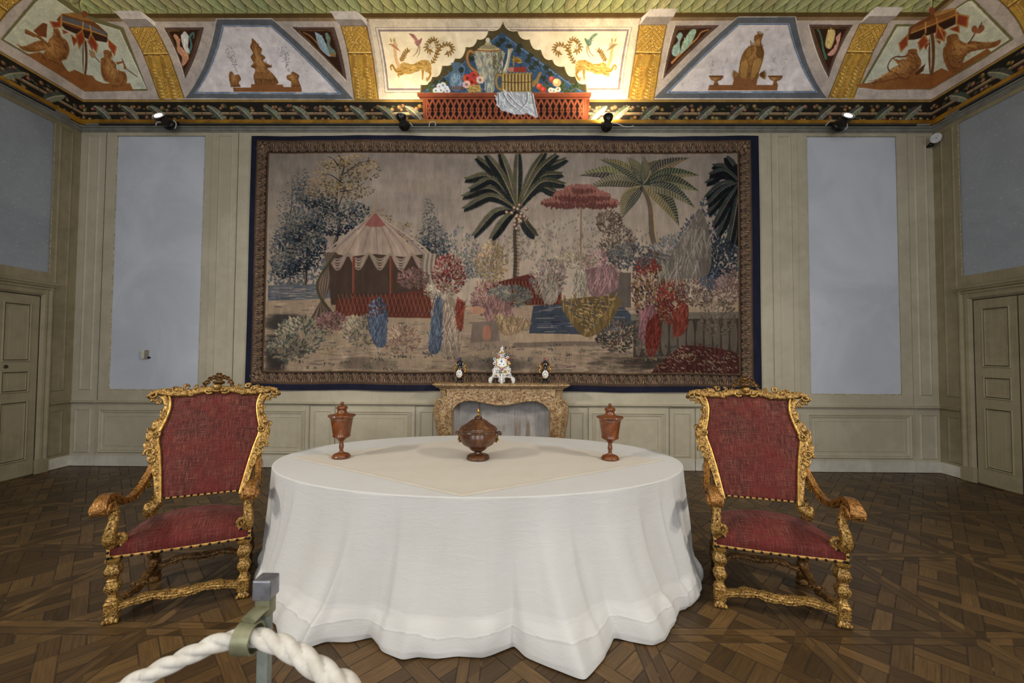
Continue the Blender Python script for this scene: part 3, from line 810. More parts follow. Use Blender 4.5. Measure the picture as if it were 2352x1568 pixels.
    c.poly(P([(670, 900), (820, 880), (835, 975), (660, 980)]), (150, 118, 56)); strokes(c, P([(670, 900), (820, 880), (835, 975), (660, 980)]), 30, (196, 160, 80), 2, 12, 3, 9, .6)
    for i in range(34): bloom(random.uniform(1560, 2120), random.uniform(860, 985), 30, (58, 78, 52), 4)
    for x, y, r, q in [(1765, 815, 46, (150, 66, 54)), (1830, 855, 56, (206, 168, 108)), (1600, 905, 42, (190, 66, 46)), (1655, 950, 42, (182, 56, 40))]:
        b = P([(x, y)])[0]; c.ell(b[0], b[1], r/5.7, r/5.9, q); c.ell(b[0]-r*.04, b[1]-r*.05, r/11, r/11, tuple(min(255, v*1.3) for v in q))
    for x, y in [(1750, 955), (1790, 965), (1845, 945)]: bloom(x, y, 36, (214, 210, 200))
    # fretwork planter
    rd, rdd, rdl = (134, 60, 36), (84, 34, 20), (164, 82, 50)
    c.poly(P([(-10, 987), (2285, 985), (2280, 1042), (-8, 1042)]), rd); c.line(P([(-8, 992), (2284, 990)]), 2, rdl); c.poly(P([(10, 1042), (2275, 1042), (2255, 1074), (30, 1074)]), rdd); c.poly(P([(30, 1054), (2258, 1054), (2250, 1070), (36, 1070)]), rd)
    c.poly(P([(60, 1068), (2248, 1068), (2215, 1398), (72, 1398)]), rd); c.poly(P([(2225, 1074), (2262, 1074), (2240, 1395), (2210, 1398)]), (104, 44, 26))
    c.poly(P([(112, 1078), (2190, 1074), (2172, 1342), (118, 1345)]), (22, 16, 14))
    for k in range(-1, 27):
        x = 112+k*79.5
        for s0, s1 in ((x, x+79), (x+79, x)):
            for col, wd in ((rdd, 5.6), (rd, 4.4), (rdl, 1.2)):
                q = [(s0, 1078), (s0*.25+s1*.75, 1210), (s0*.75+s1*.25, 1225), (s1, 1343)]
                q = [(min(max(a, 112), 2180), b) for a, b in q]; c.line(P(q), wd, col)
    c.line(P([(60, 1345), (2200, 1342)]), 3, rdl); c.line(P([(66, 1394), (2210, 1394)]), 2, rdd)
    cl = [(1040, 985), (1100, 975), (1500, 980), (1520, 1060), (1550, 1170), (1585, 1318), (1520, 1295), (1460, 1275), (1430, 1255), (1380, 1278), (1250, 1268), (1180, 1240), (1100, 1225), (1070, 1180), (1035, 1155)]
    c.poly(P(cl), (150, 156, 168)); strokes(c, P(cl), 60, (188, 194, 204), 3, 10, 4, 16, 1.0)
    for l in ([(1120, 990), (1200, 1120), (1340, 1230)], [(1180, 1000), (1290, 1120), (1380, 1190)], [(1440, 990), (1430, 1110), (1330, 1230)], [(1500, 1000), (1530, 1150), (1560, 1290)], [(1060, 1000), (1065, 1150)]): c.line(P(l), 4, (98, 106, 122), 1.5, smooth=5); c.line(P(np.array(l)+[14, 0]), 2.5, (212, 216, 222), 1, smooth=5)
    # trapezes with altars
    trapeze(c, T([(620, 15), (1195, 15), (2050, 850), (290, 840)]), T([(685, 80), (1190, 85), (1915, 795), (390, 785)]), None)
    trapeze(c, U([(975, 40), (1570, 38), (1900, 885), (95, 885)]), U([(985, 108), (1505, 108), (1800, 820), (230, 828)]), None)
    c.poly(T([(790, 725), (980, 725), (980, 690), (1310, 695), (1315, 720), (1505, 722), (1505, 770), (800, 770)]), (132, 78, 38))
    figure(c, T, [(1020, 690), (1005, 600), (1030, 540), (975, 510), (1005, 470), (975, 410), (1000, 370), (970, 310), (985, 260), (990, 215), (1030, 250), (1060, 290), (1095, 330), (1080, 370), (1130, 415), (1105, 450), (1200, 510), (1150, 530), (1220, 600), (1255, 690)], (118, 74, 36), 46, ln=9)
    for p_ in ([(770, 720), (750, 620), (760, 560), (790, 570), (805, 600), (850, 590), (875, 640), (850, 680), (870, 718)], [(1500, 720), (1470, 640), (1480, 600), (1410, 560), (1390, 590), (1350, 600), (1355, 640), (1400, 670), (1400, 720)]): figure(c, T, p_, (126, 80, 40), 16, ln=6)
    for x0, x1 in ((790, 700), (1370, 1180)):
        for k in range(60):
            t = random.random(); y = 560-260*t; xx = (830 if x0 < 1000 else 1370)+(x1-(830 if x0 < 1000 else 1300))*t*.6+random.uniform(-50, 50)*(t+.15)
            b = T([(xx, y)])[0]; a = random.random()*6; c.line([b, b+np.array([math.cos(a), math.sin(a)])*4], 1.1, hsh((128, 126, 132), 14))
    c.poly(U([(675, 745), (915, 745), (935, 670), (1180, 672), (1165, 745), (1390, 745), (1380, 800), (660, 800)]), (134, 80, 40))
    figure(c, U, [(970, 670), (990, 540), (1000, 480), (1040, 390), (1100, 340), (1150, 320), (1150, 280), (1140, 250), (1160, 220), (1200, 225), (1240, 215), (1215, 280), (1220, 330), (1245, 400), (1230, 500), (1190, 620), (1170, 680)], (132, 88, 38), 50, ln=10)
    for lp, lc in (([(1005, 500), (1070, 470), (1085, 560), (1060, 670), (1000, 670), (990, 580)], (170, 122, 56)), ([(1135, 480), (1200, 460), (1225, 500), (1190, 600), (1140, 680), (1100, 660)], (176, 128, 60)), ([(1060, 370), (1110, 350), (1120, 430), (1070, 470), (1040, 440)], (160, 110, 48)), ([(1180, 350), (1220, 360), (1230, 440), (1190, 460), (1160, 420)], (112, 72, 32))): c.curve(U(lp), lc, .8, n=4); c.line(list(U(lp))+[U(lp)[0]], 1.1, (92, 56, 24))
    for k in range(6): a = -2.0+k*.26; b = U([(1195, 250)])[0]; c.line([b, b+np.array([math.cos(a)*13, math.sin(a)*14])], 1.4, (110, 70, 28))
    c.ell(*U([(1180, 305)])[0], 6, 7, (176, 126, 70)); c.line(U([(1105, 285), (1110, 340)]), 2, (110, 70, 28))
    for sg in (-1, 1):
        for k in range(7): b = U([(1090+sg*100, 640)])[0]; a = (-.6+k*.2); c.blade(b[0], b[1], b[0]+sg*20*math.cos(a), b[1]+20*math.sin(a), 4, (150, 104, 46), (96, 60, 24))
    for x in (745, 1360):
        figure(c, U, [(x-70, 655), (x+70, 655), (x+50, 690), (x+15, 705), (x+25, 745), (x-25, 745), (x-15, 705), (x-50, 690)], (126, 82, 44), 12, ln=5); c.line(U([(x-75, 655), (x+75, 655)]), 3, (104, 64, 30))
        for k in range(24): dx = random.choice((-60, 60)); t = random.random(); b = U([(x+dx+t*50+random.uniform(-15, 15), 640-170*t)])[0]; c.line([b, b+np.array([random.uniform(-2, 2), -4])], 1., (150, 148, 152))
    # small triangles with fabulous birds
    triangle(c, T([(68, 105), (485, 103), (290, 630)]), T([(105, 130), (448, 128), (288, 580)])); triangle(c, T([(1395, 100), (1840, 100), (1970, 655)]), T([(1450, 122), (1812, 128), (1935, 610)]))
    triangle(c, U([(318, 130), (775, 125), (190, 685)]), U([(338, 155), (705, 158), (222, 630)])); triangle(c, U([(1705, 120), (2165, 120), (1912, 672)]), U([(1740, 145), (2125, 145), (1912, 612)]))
    def bird(f, body, wing, tail, cb, cw, ct):
        c.curve(f(body), cb, n=4); strokes(c, f(body), 12, tuple(min(255, v*1.3) for v in cb), 1.6, 8, 3, 6); c.line(f(tail), 5, ct, 2, smooth=5)
        c.curve(f(wing), cw, n=4); strokes(c, f(wing), 18, tuple(min(255, v*1.25) for v in cw), 1.4, 8, 3, 9, 1.2)
    bird(T, [(170, 190), (200, 175), (240, 230), (245, 300), (320, 370), (330, 420), (300, 480), (260, 500), (260, 410), (215, 350), (205, 260)], [(250, 190), (290, 145), (330, 200), (325, 300), (340, 370), (290, 340), (260, 260)], [(330, 380), (360, 290), (345, 200), (385, 160), (380, 220)], (186, 128, 92), (188, 190, 188), (66, 112, 108))
    bird(T, [(1745, 170), (1770, 160), (1805, 215), (1800, 290), (1860, 360), (1850, 400), (1800, 400), (1770, 330), (1770, 260)], [(1640, 150), (1700, 180), (1750, 260), (1800, 400), (1740, 370), (1680, 290)], [(1860, 400), (1720, 340), (1660, 260), (1590, 190), (1520, 155)], (96, 118, 106), (132, 156, 172), (150, 98, 40))
    bird(U, [(330, 240), (370, 200), (400, 230), (370, 300), (370, 400), (340, 450), (290, 430), (295, 360), (350, 290)], [(400, 300), (480, 180), (540, 180), (500, 290), (430, 380), (370, 420)], [(280, 520), (400, 400), (540, 270), (590, 200), (670, 170)], (120, 150, 146), (128, 158, 140), (170, 110, 56))
    bird(U, [(1990, 250), (2040, 200), (2035, 260), (1995, 390), (1950, 440), (1900, 430), (1960, 370), (1995, 310)], [(1910, 170), (1980, 180), (1970, 290), (1930, 370), (1880, 340), (1890, 250)], [(1890, 480), (1860, 380), (1840, 260), (1810, 180), (1790, 175)], (186, 128, 116), (184, 158, 96), (62, 104, 84))
    # pilasters and their brackets
    pilaster(c, A([(870, 180), (1045, 182)]), A([(968, 368), (1138, 365)]), A([(1075, 662), (1245, 662)]))
    pilaster(c, G([(95, 168), (270, 172)]), G([(145, 360), (308, 360)]), G([(188, 665), (350, 668)]))
    pilaster(c, G([(2112, 165), (2297, 168)]), G([(2085, 357), (2260, 360)]), G([(2035, 666), (2210, 666)]))
    pilaster(c, W([(1370, 140), (1535, 142)]), W([(1290, 312), (1445, 316)]), W([(1180, 583), (1330, 583)]))
    for f, a, b, d in ((A, [(765, 72), (945, 72), (985, 128), (818, 128)], [(945, 72), (1048, 150), (1048, 180), (985, 128)], [(818, 128), (985, 128), (1048, 182), (870, 184)]),
                       (G, [(25, 75), (205, 75), (238, 130), (58, 130)], [(205, 75), (270, 130), (272, 172), (238, 130)], [(58, 130), (238, 130), (272, 174), (95, 176)]),
                       (G, [(2190, 60), (2370, 58), (2345, 112), (2160, 112)], [(2190, 60), (2125, 120), (2118, 165), (2160, 112)], [(2160, 112), (2345, 112), (2300, 168), (2118, 168)]),
                       (W, [(1465, 42), (1632, 44), (1590, 96), (1425, 96)], [(1465, 42), (1395, 105), (1375, 140), (1425, 96)], [(1425, 96), (1590, 96), (1538, 142), (1372, 142)])): bracket(c, f(a), f(b), f(d))
def corner(c):
    """the parasol scenes that wrap round the two room corners"""
    K = CAR(0, 0, 5.2265); Q = CAR(2000, 0, 5.2273)
    if c.which in 'bl':
        c.poly(K([(5, 470), (400, 0), (590, -140), (1010, 170), (1480, 330), (1775, 1085), (1020, 1098), (560, 800)]), (104, 100, 62), sub=6)
        c.poly(K([(48, 470), (430, 30), (560, -80), (1010, 230), (1440, 360), (1760, 1062), (1022, 1078), (560, 770)]), (206, 206, 186), sub=6)
        c.poly(K([(62, 472), (440, 36), (562, -66), (1010, 240), (1430, 366), (1745, 1056), (1022, 1072), (560, 762)]), (182, 186, 166), sub=6)
        c.poly(K([(310, 650), (480, 620), (700, 760), (830, 860), (900, 835), (1010, 890), (1110, 905), (1150, 960), (1250, 1000), (1560, 995), (1600, 1085), (1025, 1092), (700, 890)]), RUST, sub=4)
        figure(c, K, [(205, 540), (300, 550), (470, 485), (560, 520), (600, 460), (650, 410), (640, 350), (700, 350), (740, 440), (800, 490), (835, 600), (800, 700), (740, 740), (810, 850), (700, 790), (480, 700), (560, 600), (420, 620), (300, 610)], n=70, ang=.8, ln=9)
        c.poly(K([(400, 370), (520, 270), (570, 290), (560, 450), (470, 430)]), (116, 58, 24)); c.line(K([(300, 360), (480, 450), (600, 560)]), 6, (128, 80, 32)); c.line(K([(300, 390), (420, 440)]), 3, (116, 62, 28))
        figure(c, K, [(1210, 700), (1250, 680), (1240, 610), (1300, 600), (1350, 660), (1320, 700), (1390, 760), (1400, 830), (1500, 870), (1525, 960), (1480, 1060), (1350, 1070), (1320, 1000), (1250, 960), (1210, 850)], n=60, ln=9)
        c.line(K([(1400, 760), (1480, 740), (1500, 830)]), 5, RUST); c.line(K([(1460, 700), (1520, 830), (1650, 920)]), 2, RUSTD); c.line(K([(1070, 600), (1200, 750)]), 2.4, RUSTD); c.ell(*K([(1110, 650)])[0], 6, 9, (158, 120, 70), -.5)
        c.line(K([(1020, 480), (1020, 890)]), 5, (96, 56, 28))
        cp = [(680, 235), (740, 165), (880, 165), (985, 195), (1060, 215), (1180, 300), (1290, 400), (1290, 500), (1160, 480), (1020, 440), (900, 400), (760, 330)]
        c.poly(K(cp), (116, 62, 28), sub=3); c.poly(K([(730, 270), (900, 340), (1290, 430), (1280, 510), (1060, 470), (780, 350)]), (58, 34, 22)); c.poly(K([(740, 190), (1000, 260), (1270, 390), (1285, 430), (1000, 320), (735, 245)]), (92, 92, 98), sub=2)
        c.poly(K([(745, 165), (880, 150), (1010, 190), (1130, 260), (1000, 245)]), (150, 104, 48), sub=2); c.ell(*K([(1015, 170)])[0], 7, 8, (134, 64, 38))
        for p_ in ([(590, 250), (680, 262), (740, 235), (735, 330), (640, 340)], [(905, 420), (990, 350), (1025, 490), (950, 590)], [(1085, 390), (1180, 540), (1160, 640), (1045, 500)], [(1290, 460), (1405, 560), (1375, 680), (1300, 560)], [(745, 350), (830, 390), (760, 410)], [(850, 410), (940, 480), (885, 560)], [(1050, 490), (1110, 560), (1110, 620)]):
            c.poly(K(p_), (168, 110, 46)); g = np.mean(p_, 0); c.poly(K(g+(np.array(p_)-g)*.74), (150, 54, 28))
        for l in ([(735, 165), (740, 300)], [(1000, 260), (990, 360)], [(1080, 300), (1100, 430)], [(740, 250), (1000, 335), (1290, 440)]): c.line(K(l), 2.4, (186, 130, 54))
    if c.which in 'br':
        c.poly(Q([(-140, 1050), (300, 290), (760, 290), (1020, 90), (1190, -20), (1240, -10), (1720, 465), (1330, 720), (720, 1075)]), (104, 100, 62), sub=6)
        c.poly(Q([(-95, 1030), (320, 318), (760, 320), (1010, 118), (1170, 15), (1215, 10), (1665, 470), (1310, 700), (722, 1050)]), (206, 206, 186), sub=6)
        c.poly(Q([(-85, 1022), (328, 326), (760, 328), (1010, 126), (1172, 26), (1650, 470), (1310, 690), (722, 1040)]), (182, 186, 166), sub=6)
        c.poly(Q([(-180, 1010), (0, 990), (200, 900), (600, 880), (720, 885), (850, 815), (950, 860), (1100, 760), (1400, 580), (1450, 620), (1000, 900), (730, 1065), (100, 1075), (-160, 1040)]), RUST, sub=4)
        figure(c, Q, [(-190, 1030), (0, 990), (180, 890), (280, 800), (350, 790), (290, 720), (250, 690), (360, 720), (440, 690), (450, 600), (550, 590), (560, 650), (600, 710), (600, 790), (520, 880), (470, 960), (330, 960), (100, 1010)], n=70, ang=.6, ln=9)
        c.line(Q([(450, 665), (380, 680), (300, 680), (240, 720), (205, 800), (230, 860)]), 2.6, RUSTD, smooth=5); c.poly(Q([(520, 880), (610, 800), (660, 760), (630, 850), (560, 900)]), RUSTD)
        figure(c, Q, [(870, 580), (910, 520), (910, 450), (960, 410), (1040, 410), (1060, 470), (1150, 520), (1200, 490), (1440, 510), (1560, 470), (1500, 560), (1200, 620), (1100, 740), (1090, 850), (960, 870), (890, 760), (865, 660)], n=70, ang=.4, ln=9)
        c.line(Q([(1170, 530), (1250, 400)]), 2.4, RUSTD); c.ell(*Q([(1245, 350)])[0], 7, 9, (140, 76, 42)); c.ell(*Q([(1325, 340)])[0], 7, 9, (140, 76, 42), .5); c.ell(*Q([(1285, 375)])[0], 9, 5, (140, 76, 42)); c.line(Q([(1300, 330), (1335, 265)]), 1.8, RUSTD)
        c.line(Q([(733, 400), (730, 900)]), 6, (110, 66, 32))
        c.poly(Q([(460, 330), (600, 250), (780, 160), (1000, 100), (1030, 130), (1090, 190), (1020, 290), (900, 350), (700, 420), (520, 480), (440, 480)]), (116, 62, 28), sub=3); c.poly(Q([(470, 410), (780, 300), (1020, 200), (1020, 280), (900, 340), (560, 470), (460, 470)]), (56, 32, 20), sub=2)
        c.poly(Q([(500, 340), (780, 215), (1030, 115), (1035, 165), (780, 275), (480, 400)]), (140, 84, 36), sub=2); c.poly(Q([(760, 160), (980, 95), (1020, 115), (770, 205)]), (166, 118, 52)); c.ell(*Q([(735, 130)])[0], 7, 9, (134, 64, 38))
        for p_ in ([(1030, 160), (1180, 190), (1160, 335), (1020, 295)], [(790, 290), (910, 385), (885, 500), (770, 460)], [(650, 400), (700, 490), (590, 620), (560, 510)], [(450, 400), (450, 540), (360, 630), (330, 520)], [(930, 350), (1060, 300), (1070, 400)], [(780, 480), (840, 490), (830, 540)], [(640, 540), (710, 500), (660, 610)]):
            c.poly(Q(p_), (168, 110, 46)); g = np.mean(p_, 0); c.poly(Q(g+(np.array(p_)-g)*.74), (146, 54, 28))
        for l in ([(1025, 120), (1025, 290)], [(790, 210), (800, 300), (880, 470)], [(660, 260), (660, 400)], [(480, 400), (780, 280), (1030, 170)]): c.line(Q(l), 2.4, (186, 130, 54))
    if c.which in 'lr':                                  # the next gilded pilaster along the side wall
        fm = c.fmap; c.fmap = lambda p: c.raw(p[:, 0]/164., p[:, 1]/-164.)
        u = 4.76 if c.which == 'l' else 4.735
        Q_ = lambda p: [(a*164., -b*164.) for a, b in p]
        pilaster(c, Q_([(u-.33, 1.30), (u+.08, 1.30)]), Q_([(u-.37, .85), (u+.02, .85)]), Q_([(u-.42, HV), (u-.05, HV)]), 1); c.fmap = fm

m_cove = paint_mat('frescoed_cove', 1.85, .85, .15, 60.)
cove_parts = {}
for wh in 'blr':
    c = new_cove(wh); backdrop(c)
    if wh == 'b': paint_back(c)
    corner(c); _g = c.a@np.array([.3, .55, .15], np.float32); c.a = c.a*.80+_g[..., None]*np.array([1.03, 1., .94], np.float32)*.20; c.mottle(.035, 5, 3)
    img = c.half(); H_, W_ = img.shape[:2]
    nv = H_; a, s_, z_, *_r = cove_profile(nv); a, s_, z_ = a[::-1], s_[::-1], z_[::-1]
    nu = int((XR-XL)*RES/2) if wh == 'b' else int((D-3.0)*RES/2)
    t = np.linspace(0, 1, nu)
    if wh == 'b': U_ = (XL+s_)[:, None]+t[None]*(XR-XL-2*s_)[:, None]
    else: U_ = 3.0+t[None]*(D-s_-3.0)[:, None]
    cx = np.clip(((U_-c.u0)*RES/2-.5), 0, W_-1.001); i0 = cx.astype(int); f = (cx-i0)[..., None]; rr = np.arange(nv)[:, None]
    cols = img[rr, i0]*(1-f)+img[rr, i0+1]*f
    S_, Z_ = np.broadcast_to(s_[:, None], U_.shape), np.broadcast_to(z_[:, None], U_.shape)
    co = np.stack([U_, D-S_, Z_], -1) if wh == 'b' else np.stack([XL+S_ if wh == 'l' else XR-S_, U_, Z_], -1)
    nm = {'b': 'trim_2', 'l': 'trim_3', 'r': 'trim_4'}[wh]
    struct(painted(nm, co, cols, m_cove))
    if wh != 'b':                                        # the cove runs on past the painted corner, towards the viewer
        e = MB(); aa, ss, zz, *_r = cove_profile(24)
        vs = [((XL+s if wh == 'l' else XR-s), y, z) for s, z in zip(ss, zz) for y in (YF, 3.0)]
        e.add(vs, [(2*i, 2*i+1, 2*i+3, 2*i+2) for i in range(23)])
        struct(e.out('trim_5' if wh == 'l' else 'trim_6', simple('ochre_cove_paint', (150, 132, 104), (120, 100, 70), 2.)))
cl = MB(); zt = ZB+CB
cl.add([(XL+CA-.02, YF, zt), (XR-CA+.02, YF, zt), (XR-CA+.02, D-CA+.02, zt), (XL+CA-.02, D-CA+.02, zt)], [(0, 1, 2, 3)])
struct(cl.out('ceiling', simple('ceiling_fresco_ground', (168, 160, 138), (150, 142, 118), 1.2, .85), smooth=False))
# gilded band under the frieze
gb = MB(); GP = [(0, -.004), (.030, -.004), (.034, .004), (.030, .012), (.040, .03), (.042, .055), (.034, .066), (.018, .070), (.014, .078), (0, .08)]
strip(gb, MAPB, XL, XR, Z0-.004, GP); strip(gb, MAPL, YF, D, Z0-.004, GP); strip(gb, MAPR, YF, D, Z0-.004, GP)
def gilt_flat():
    s = SB('worn_gilt_band'); n1 = s.noise(5., 4); x, y, z = s.xyz()
    col = s.mix(s.sm(n1, .35, .65), lin((186, 136, 44)), lin((140, 98, 30))); return s.fin(col, .45, .25, .4)
struct(gb.out('trim_7', gilt_flat(), smooth=False))
# ================================================================== TAPESTRY (a plain verdure landscape with palms, tents of cloth and flowering shrubs)
TX0, TX1, TZ0, TZ1 = -3.79, 3.42, 1.075, 4.700
TRES = 300.
m_tap = paint_mat('woven_wool_scene', .95, .95, .25, weave=True, spec=.05)
m_tapb = paint_mat('woven_border', .95, .95, .2, weave=True, spec=.05)
tc = Canvas(int((TX1-TX0)*TRES), int((TZ1-TZ0)*TRES), (0, 0, 0), lambda p: (on_back(p, D-.035)-np.array([TX0, TZ1]))*np.array([TRES, -TRES]), 1.9)
SKY = (146, 132, 119)
def tapestry_scene(c):
    yy = np.linspace(0, 1, c.h)[:, None, None]; xx = np.linspace(0, 1, c.w)[None, :, None]
    top, low = np.array([134, 125, 119.]), np.array([166, 148, 131.])
    c.a[:] = top*(1-np.clip(yy*1.9, 0, 1))+low*np.clip(yy*1.9, 0, 1)
    c.a *= 1-.10*np.abs(xx-.45)
    for k in range(150):                                 # soft clouds
        x, y = random.gauss(950, 190), random.uniform(355, 560)
        c.ell(x, y, random.uniform(30, 80), random.uniform(10, 26), hsh(random.choice([(120, 108, 104), (160, 140, 126), (126, 121, 119)]), 5), a=.10)
    # misty distance
    for x0, x1, yb, h, col, n in ((620, 760, 690, 270, (92, 98, 104), 900), (980, 1130, 640, 120, (120, 118, 116), 420), (1120, 1560, 600, 110, (140, 130, 118), 500), (1540, 1700, 640, 190, (70, 78, 90), 700), (740, 1000, 620, 60, (110, 110, 110), 260)):
        for k in range(n):
            x = random.uniform(x0, x1); t = (1-abs((x-(x0+x1)/2)/((x1-x0)/2))*.6); y = yb-random.random()**1.3*h*t
            a = random.uniform(-2.4, -.7); l = random.uniform(5, 11); c.blade(x, y, x+math.cos(a)*l, y+math.sin(a)*l, random.uniform(3, 6), hsh(col, 16), hsh(tuple(v*.8 for v in col), 10))
    def tree(x, y, pts, trunk, leaf, dark, n, sz=9):
        c.line([(x, y)]+pts, trunk, (52, 44, 42), trunk*.3, smooth=6); c.line([(x-1.2, y)]+[(a-1, b) for a, b in pts], trunk*.3, (110, 92, 76), .6, smooth=6)
        for (cx, cy, rx, ry) in leaf:
            for k in range(int(n*rx*ry/520)):
                r, a = math.sqrt(random.random()), random.random()*2*PI; px, py = cx+rx*r*math.cos(a), cy+ry*r*math.sin(a)
                lit = (-(math.cos(a)*.4)-math.sin(a)*.8)*r+random.uniform(-.5, .5)
                col = dark[2] if lit > .35 else dark[1] if lit > -.2 else dark[0]
                an = random.uniform(-1, 1)+(PI if random.random() < .5 else 0); l = random.uniform(.6, 1.2)*sz
                l *= .72; c.blade(px, py, px+math.cos(an)*l, py+math.sin(an)*l*.8, sz*.42, hsh(col, 9), hsh(tuple(v*.82 for v in col), 7))
    BLUE = [(34, 42, 54), (64, 74, 84), (116, 112, 104)]; MIST = [(76, 84, 92), (104, 106, 106), (142, 132, 120)]; OCH = [(98, 84, 64), (150, 124, 88), (178, 150, 110)]
    tree(668, 690, [(664, 560), (672, 430)], 5, [(655, 560, 34, 70), (668, 470, 30, 60), (690, 420, 22, 42), (660, 630, 36, 40)], MIST, 90, 8)
    tree(700, 665, [(705, 560), (690, 500)], 6, [(700, 520, 48, 34), (668, 545, 36, 36), (690, 590, 46, 34), (655, 610, 34, 30), (720, 560, 30, 30)], BLUE, 110, 9)
    tree(766, 570, [(778, 520), (772, 450), (790, 380), (776, 356)], 8, [(742, 470, 36, 22), (800, 486, 48, 24), (836, 510, 40, 22), (730, 500, 30, 26), (770, 520, 40, 22), (720, 455, 30, 20)], BLUE, 110, 9)
    tree(778, 470, [(800, 420), (830, 400)], 3, [(780, 400, 60, 36), (820, 372, 44, 18), (740, 430, 44, 26), (850, 392, 26, 22), (800, 440, 60, 18), (770, 372, 40, 16)], OCH, 62, 9)
    for q in ([(785, 420), (760, 402), (738, 398)], [(790, 400), (818, 380), (836, 372)], [(780, 440), (812, 436), (838, 420)], [(776, 380), (764, 364), (750, 358)]): c.line(q, 2.6, (46, 40, 42), .8, smooth=5)
    tree(930, 600, [(922, 560), (926, 530)], 3, [(920, 525, 30, 18), (930, 548, 36, 14), (870, 500, 28, 24)], OCH, 55, 8)
    for x, h, wd in ((985, 170, 15), (1000, 120, 18), (972, 100, 14), (1018, 90, 16)): tree(x, 610, [(x, 610-h*.6)], 3, [(x, 610-h*.45, wd, h*.48)], [(44, 54, 66), (78, 86, 92), (120, 116, 108)], 120, 8)
    tree(1060, 660, [(1060, 620)], 3, [(1050, 620, 26, 40), (1085, 600, 18, 34)], MIST, 100, 7)
    # water on the left, ground
    c.poly([(616, 655), (760, 650), (770, 690), (616, 692)], (88, 92, 100)); 
    for k in range(60): x, y = random.uniform(616, 740), random.uniform(658, 690); c.line([(x, y), (x+random.uniform(10, 34), y)], 1.4, hsh(random.choice([(64, 70, 82), (116, 116, 118), (140, 130, 122)]), 8))
    c.poly([(612, 690), (780, 684), (1000, 700), (1240, 700), (1700, 690), (1705, 862), (608, 862)], (150, 128, 106))
    for k in range(900):
        x, y = random.uniform(610, 1700), random.uniform(690, 860); c.line([(x, y), (x+random.uniform(8, 34), y+random.uniform(-3, 3))], random.uniform(1, 4), hsh(random.choice([(168, 144, 120), (132, 112, 94), (112, 98, 86), (158, 134, 108)]), 8))
    c.poly([(1225, 702), (1420, 690), (1470, 742), (1350, 770), (1215, 765)], (58, 66, 80))
    for k in range(90): x, y = random.uniform(1220, 1420), random.uniform(702, 762); c.line([(x, y), (x+random.uniform(12, 46), y)], 1.5, hsh(random.choice([(40, 48, 62), (86, 92, 104), (120, 116, 116)]), 8))
    c.poly([(1190, 764), (1370, 770), (1390, 784), (1180, 786)], (160, 136, 112)); c.poly([(1180, 786), (1390, 784), (1390, 794), (1176, 798)], (112, 96, 84))
    for (x0, y0, x1, y1, col) in ((612, 720, 700, 760, (62, 58, 54)), (612, 760, 660, 860, (56, 50, 46)), (1320, 800, 1700, 862, (54, 46, 40)), (1040, 820, 1230, 850, (104, 92, 82)), (780, 820, 900, 850, (112, 96, 82))):
        for k in range(560): x, y = random.triangular(x0, x1), random.triangular(y0, y1); c.ell(x, y, random.uniform(6, 22), random.uniform(1.5, 5), hsh(col, 9), a=.16)
    # a garden tent of pale cloth
    tent = [(742, 576), (800, 556), (836, 520), (862, 490), (890, 520), (930, 556), (992, 580)]
    c.poly([(745, 576), (990, 580), (976, 700), (760, 700)], (70, 54, 46)); 
    c.poly(tent+[(930, 590), (862, 584), (800, 590)], (156, 136, 120))
    for k in range(15):
        x = 745+k*17.5; c.line([(862, 492), ((862+x)/2*.5+x*.5, 556), (x, 584)], 3.5, hsh((142, 118, 108) if k % 2 else (166, 142, 126), 6), 4, smooth=5)
    c.poly([(838, 518), (862, 488), (886, 518), (874, 522), (850, 522)], (142, 82, 76)); c.line([(862, 492), (862, 452)], 2, (156, 128, 106))
    for k in range(5):
        x = 750+k*49; 
        for j in range(5): c.line([(x, 582), (x+24, 596+j*6), (x+49, 582)], 3.4, hsh((156, 134, 120) if j % 2 else (134, 114, 104), 6), smooth=6)
    for x in (812, 898, 975): c.line([(x, 590), (x, 720)], 6, (108, 54, 42)); c.line([(x-2, 590), (x-2, 720)], 1.6, (150, 84, 64))
    for k in range(9): x = 742+k*4; c.line([(748+k*3, 580), (752-k*3, 660), (708+k*9, 745)], 6, hsh((116, 98, 84) if k % 2 else (78, 64, 56), 7), 7, smooth=6)
    for k in range(6): x = 974+k*5; c.line([(x, 582), (x-4, 620), (x+6, 660)], 5, hsh((162, 144, 128) if k % 2 else (124, 106, 96), 6), smooth=5)
    c.poly([(770, 690), (990, 664), (990, 730), (770, 726)], (98, 50, 40))
    for k in range(22): x = 775+k*10; c.line([(x, 724), (x+16, 672+abs(x-880)*.02)], 1.6, (58, 34, 30)); c.line([(x, 676), (x+14, 724)], 1.6, (134, 72, 56))
    # coconut palm, banana, dark palm
    def frond(x0, y0, x1, y1, sag, n, ln, cols):
        mid = smooth_path([(x0, y0), ((x0+x1)/2, (y0+y1)/2-sag), (x1, y1)], 12); c.line(mid, 2.6, (150, 132, 98), 1)
        for i in range(1, len(mid)):
            d = mid[i]-mid[i-1]; d = d/(np.hypot(*d)+1e-6); nn = np.array([-d[1], d[0]]); t = i/len(mid); l = ln*(.5+.9*math.sin(PI*min(1, t*.95)))
            for sg in (-1, 1):
                for q in (0, .5):
                    b = mid[i-1]+(mid[i]-mid[i-1])*q; e = b+d*l*.75+nn*sg*l*.75+np.array([0, l*.28])
                    col = cols[1] if (sg*nn[1]) < 0 else cols[0]
                    c.blade(b[0], b[1], e[0], e[1], 3.3, hsh(col, 10), hsh(tuple(v*.7 for v in col), 8))
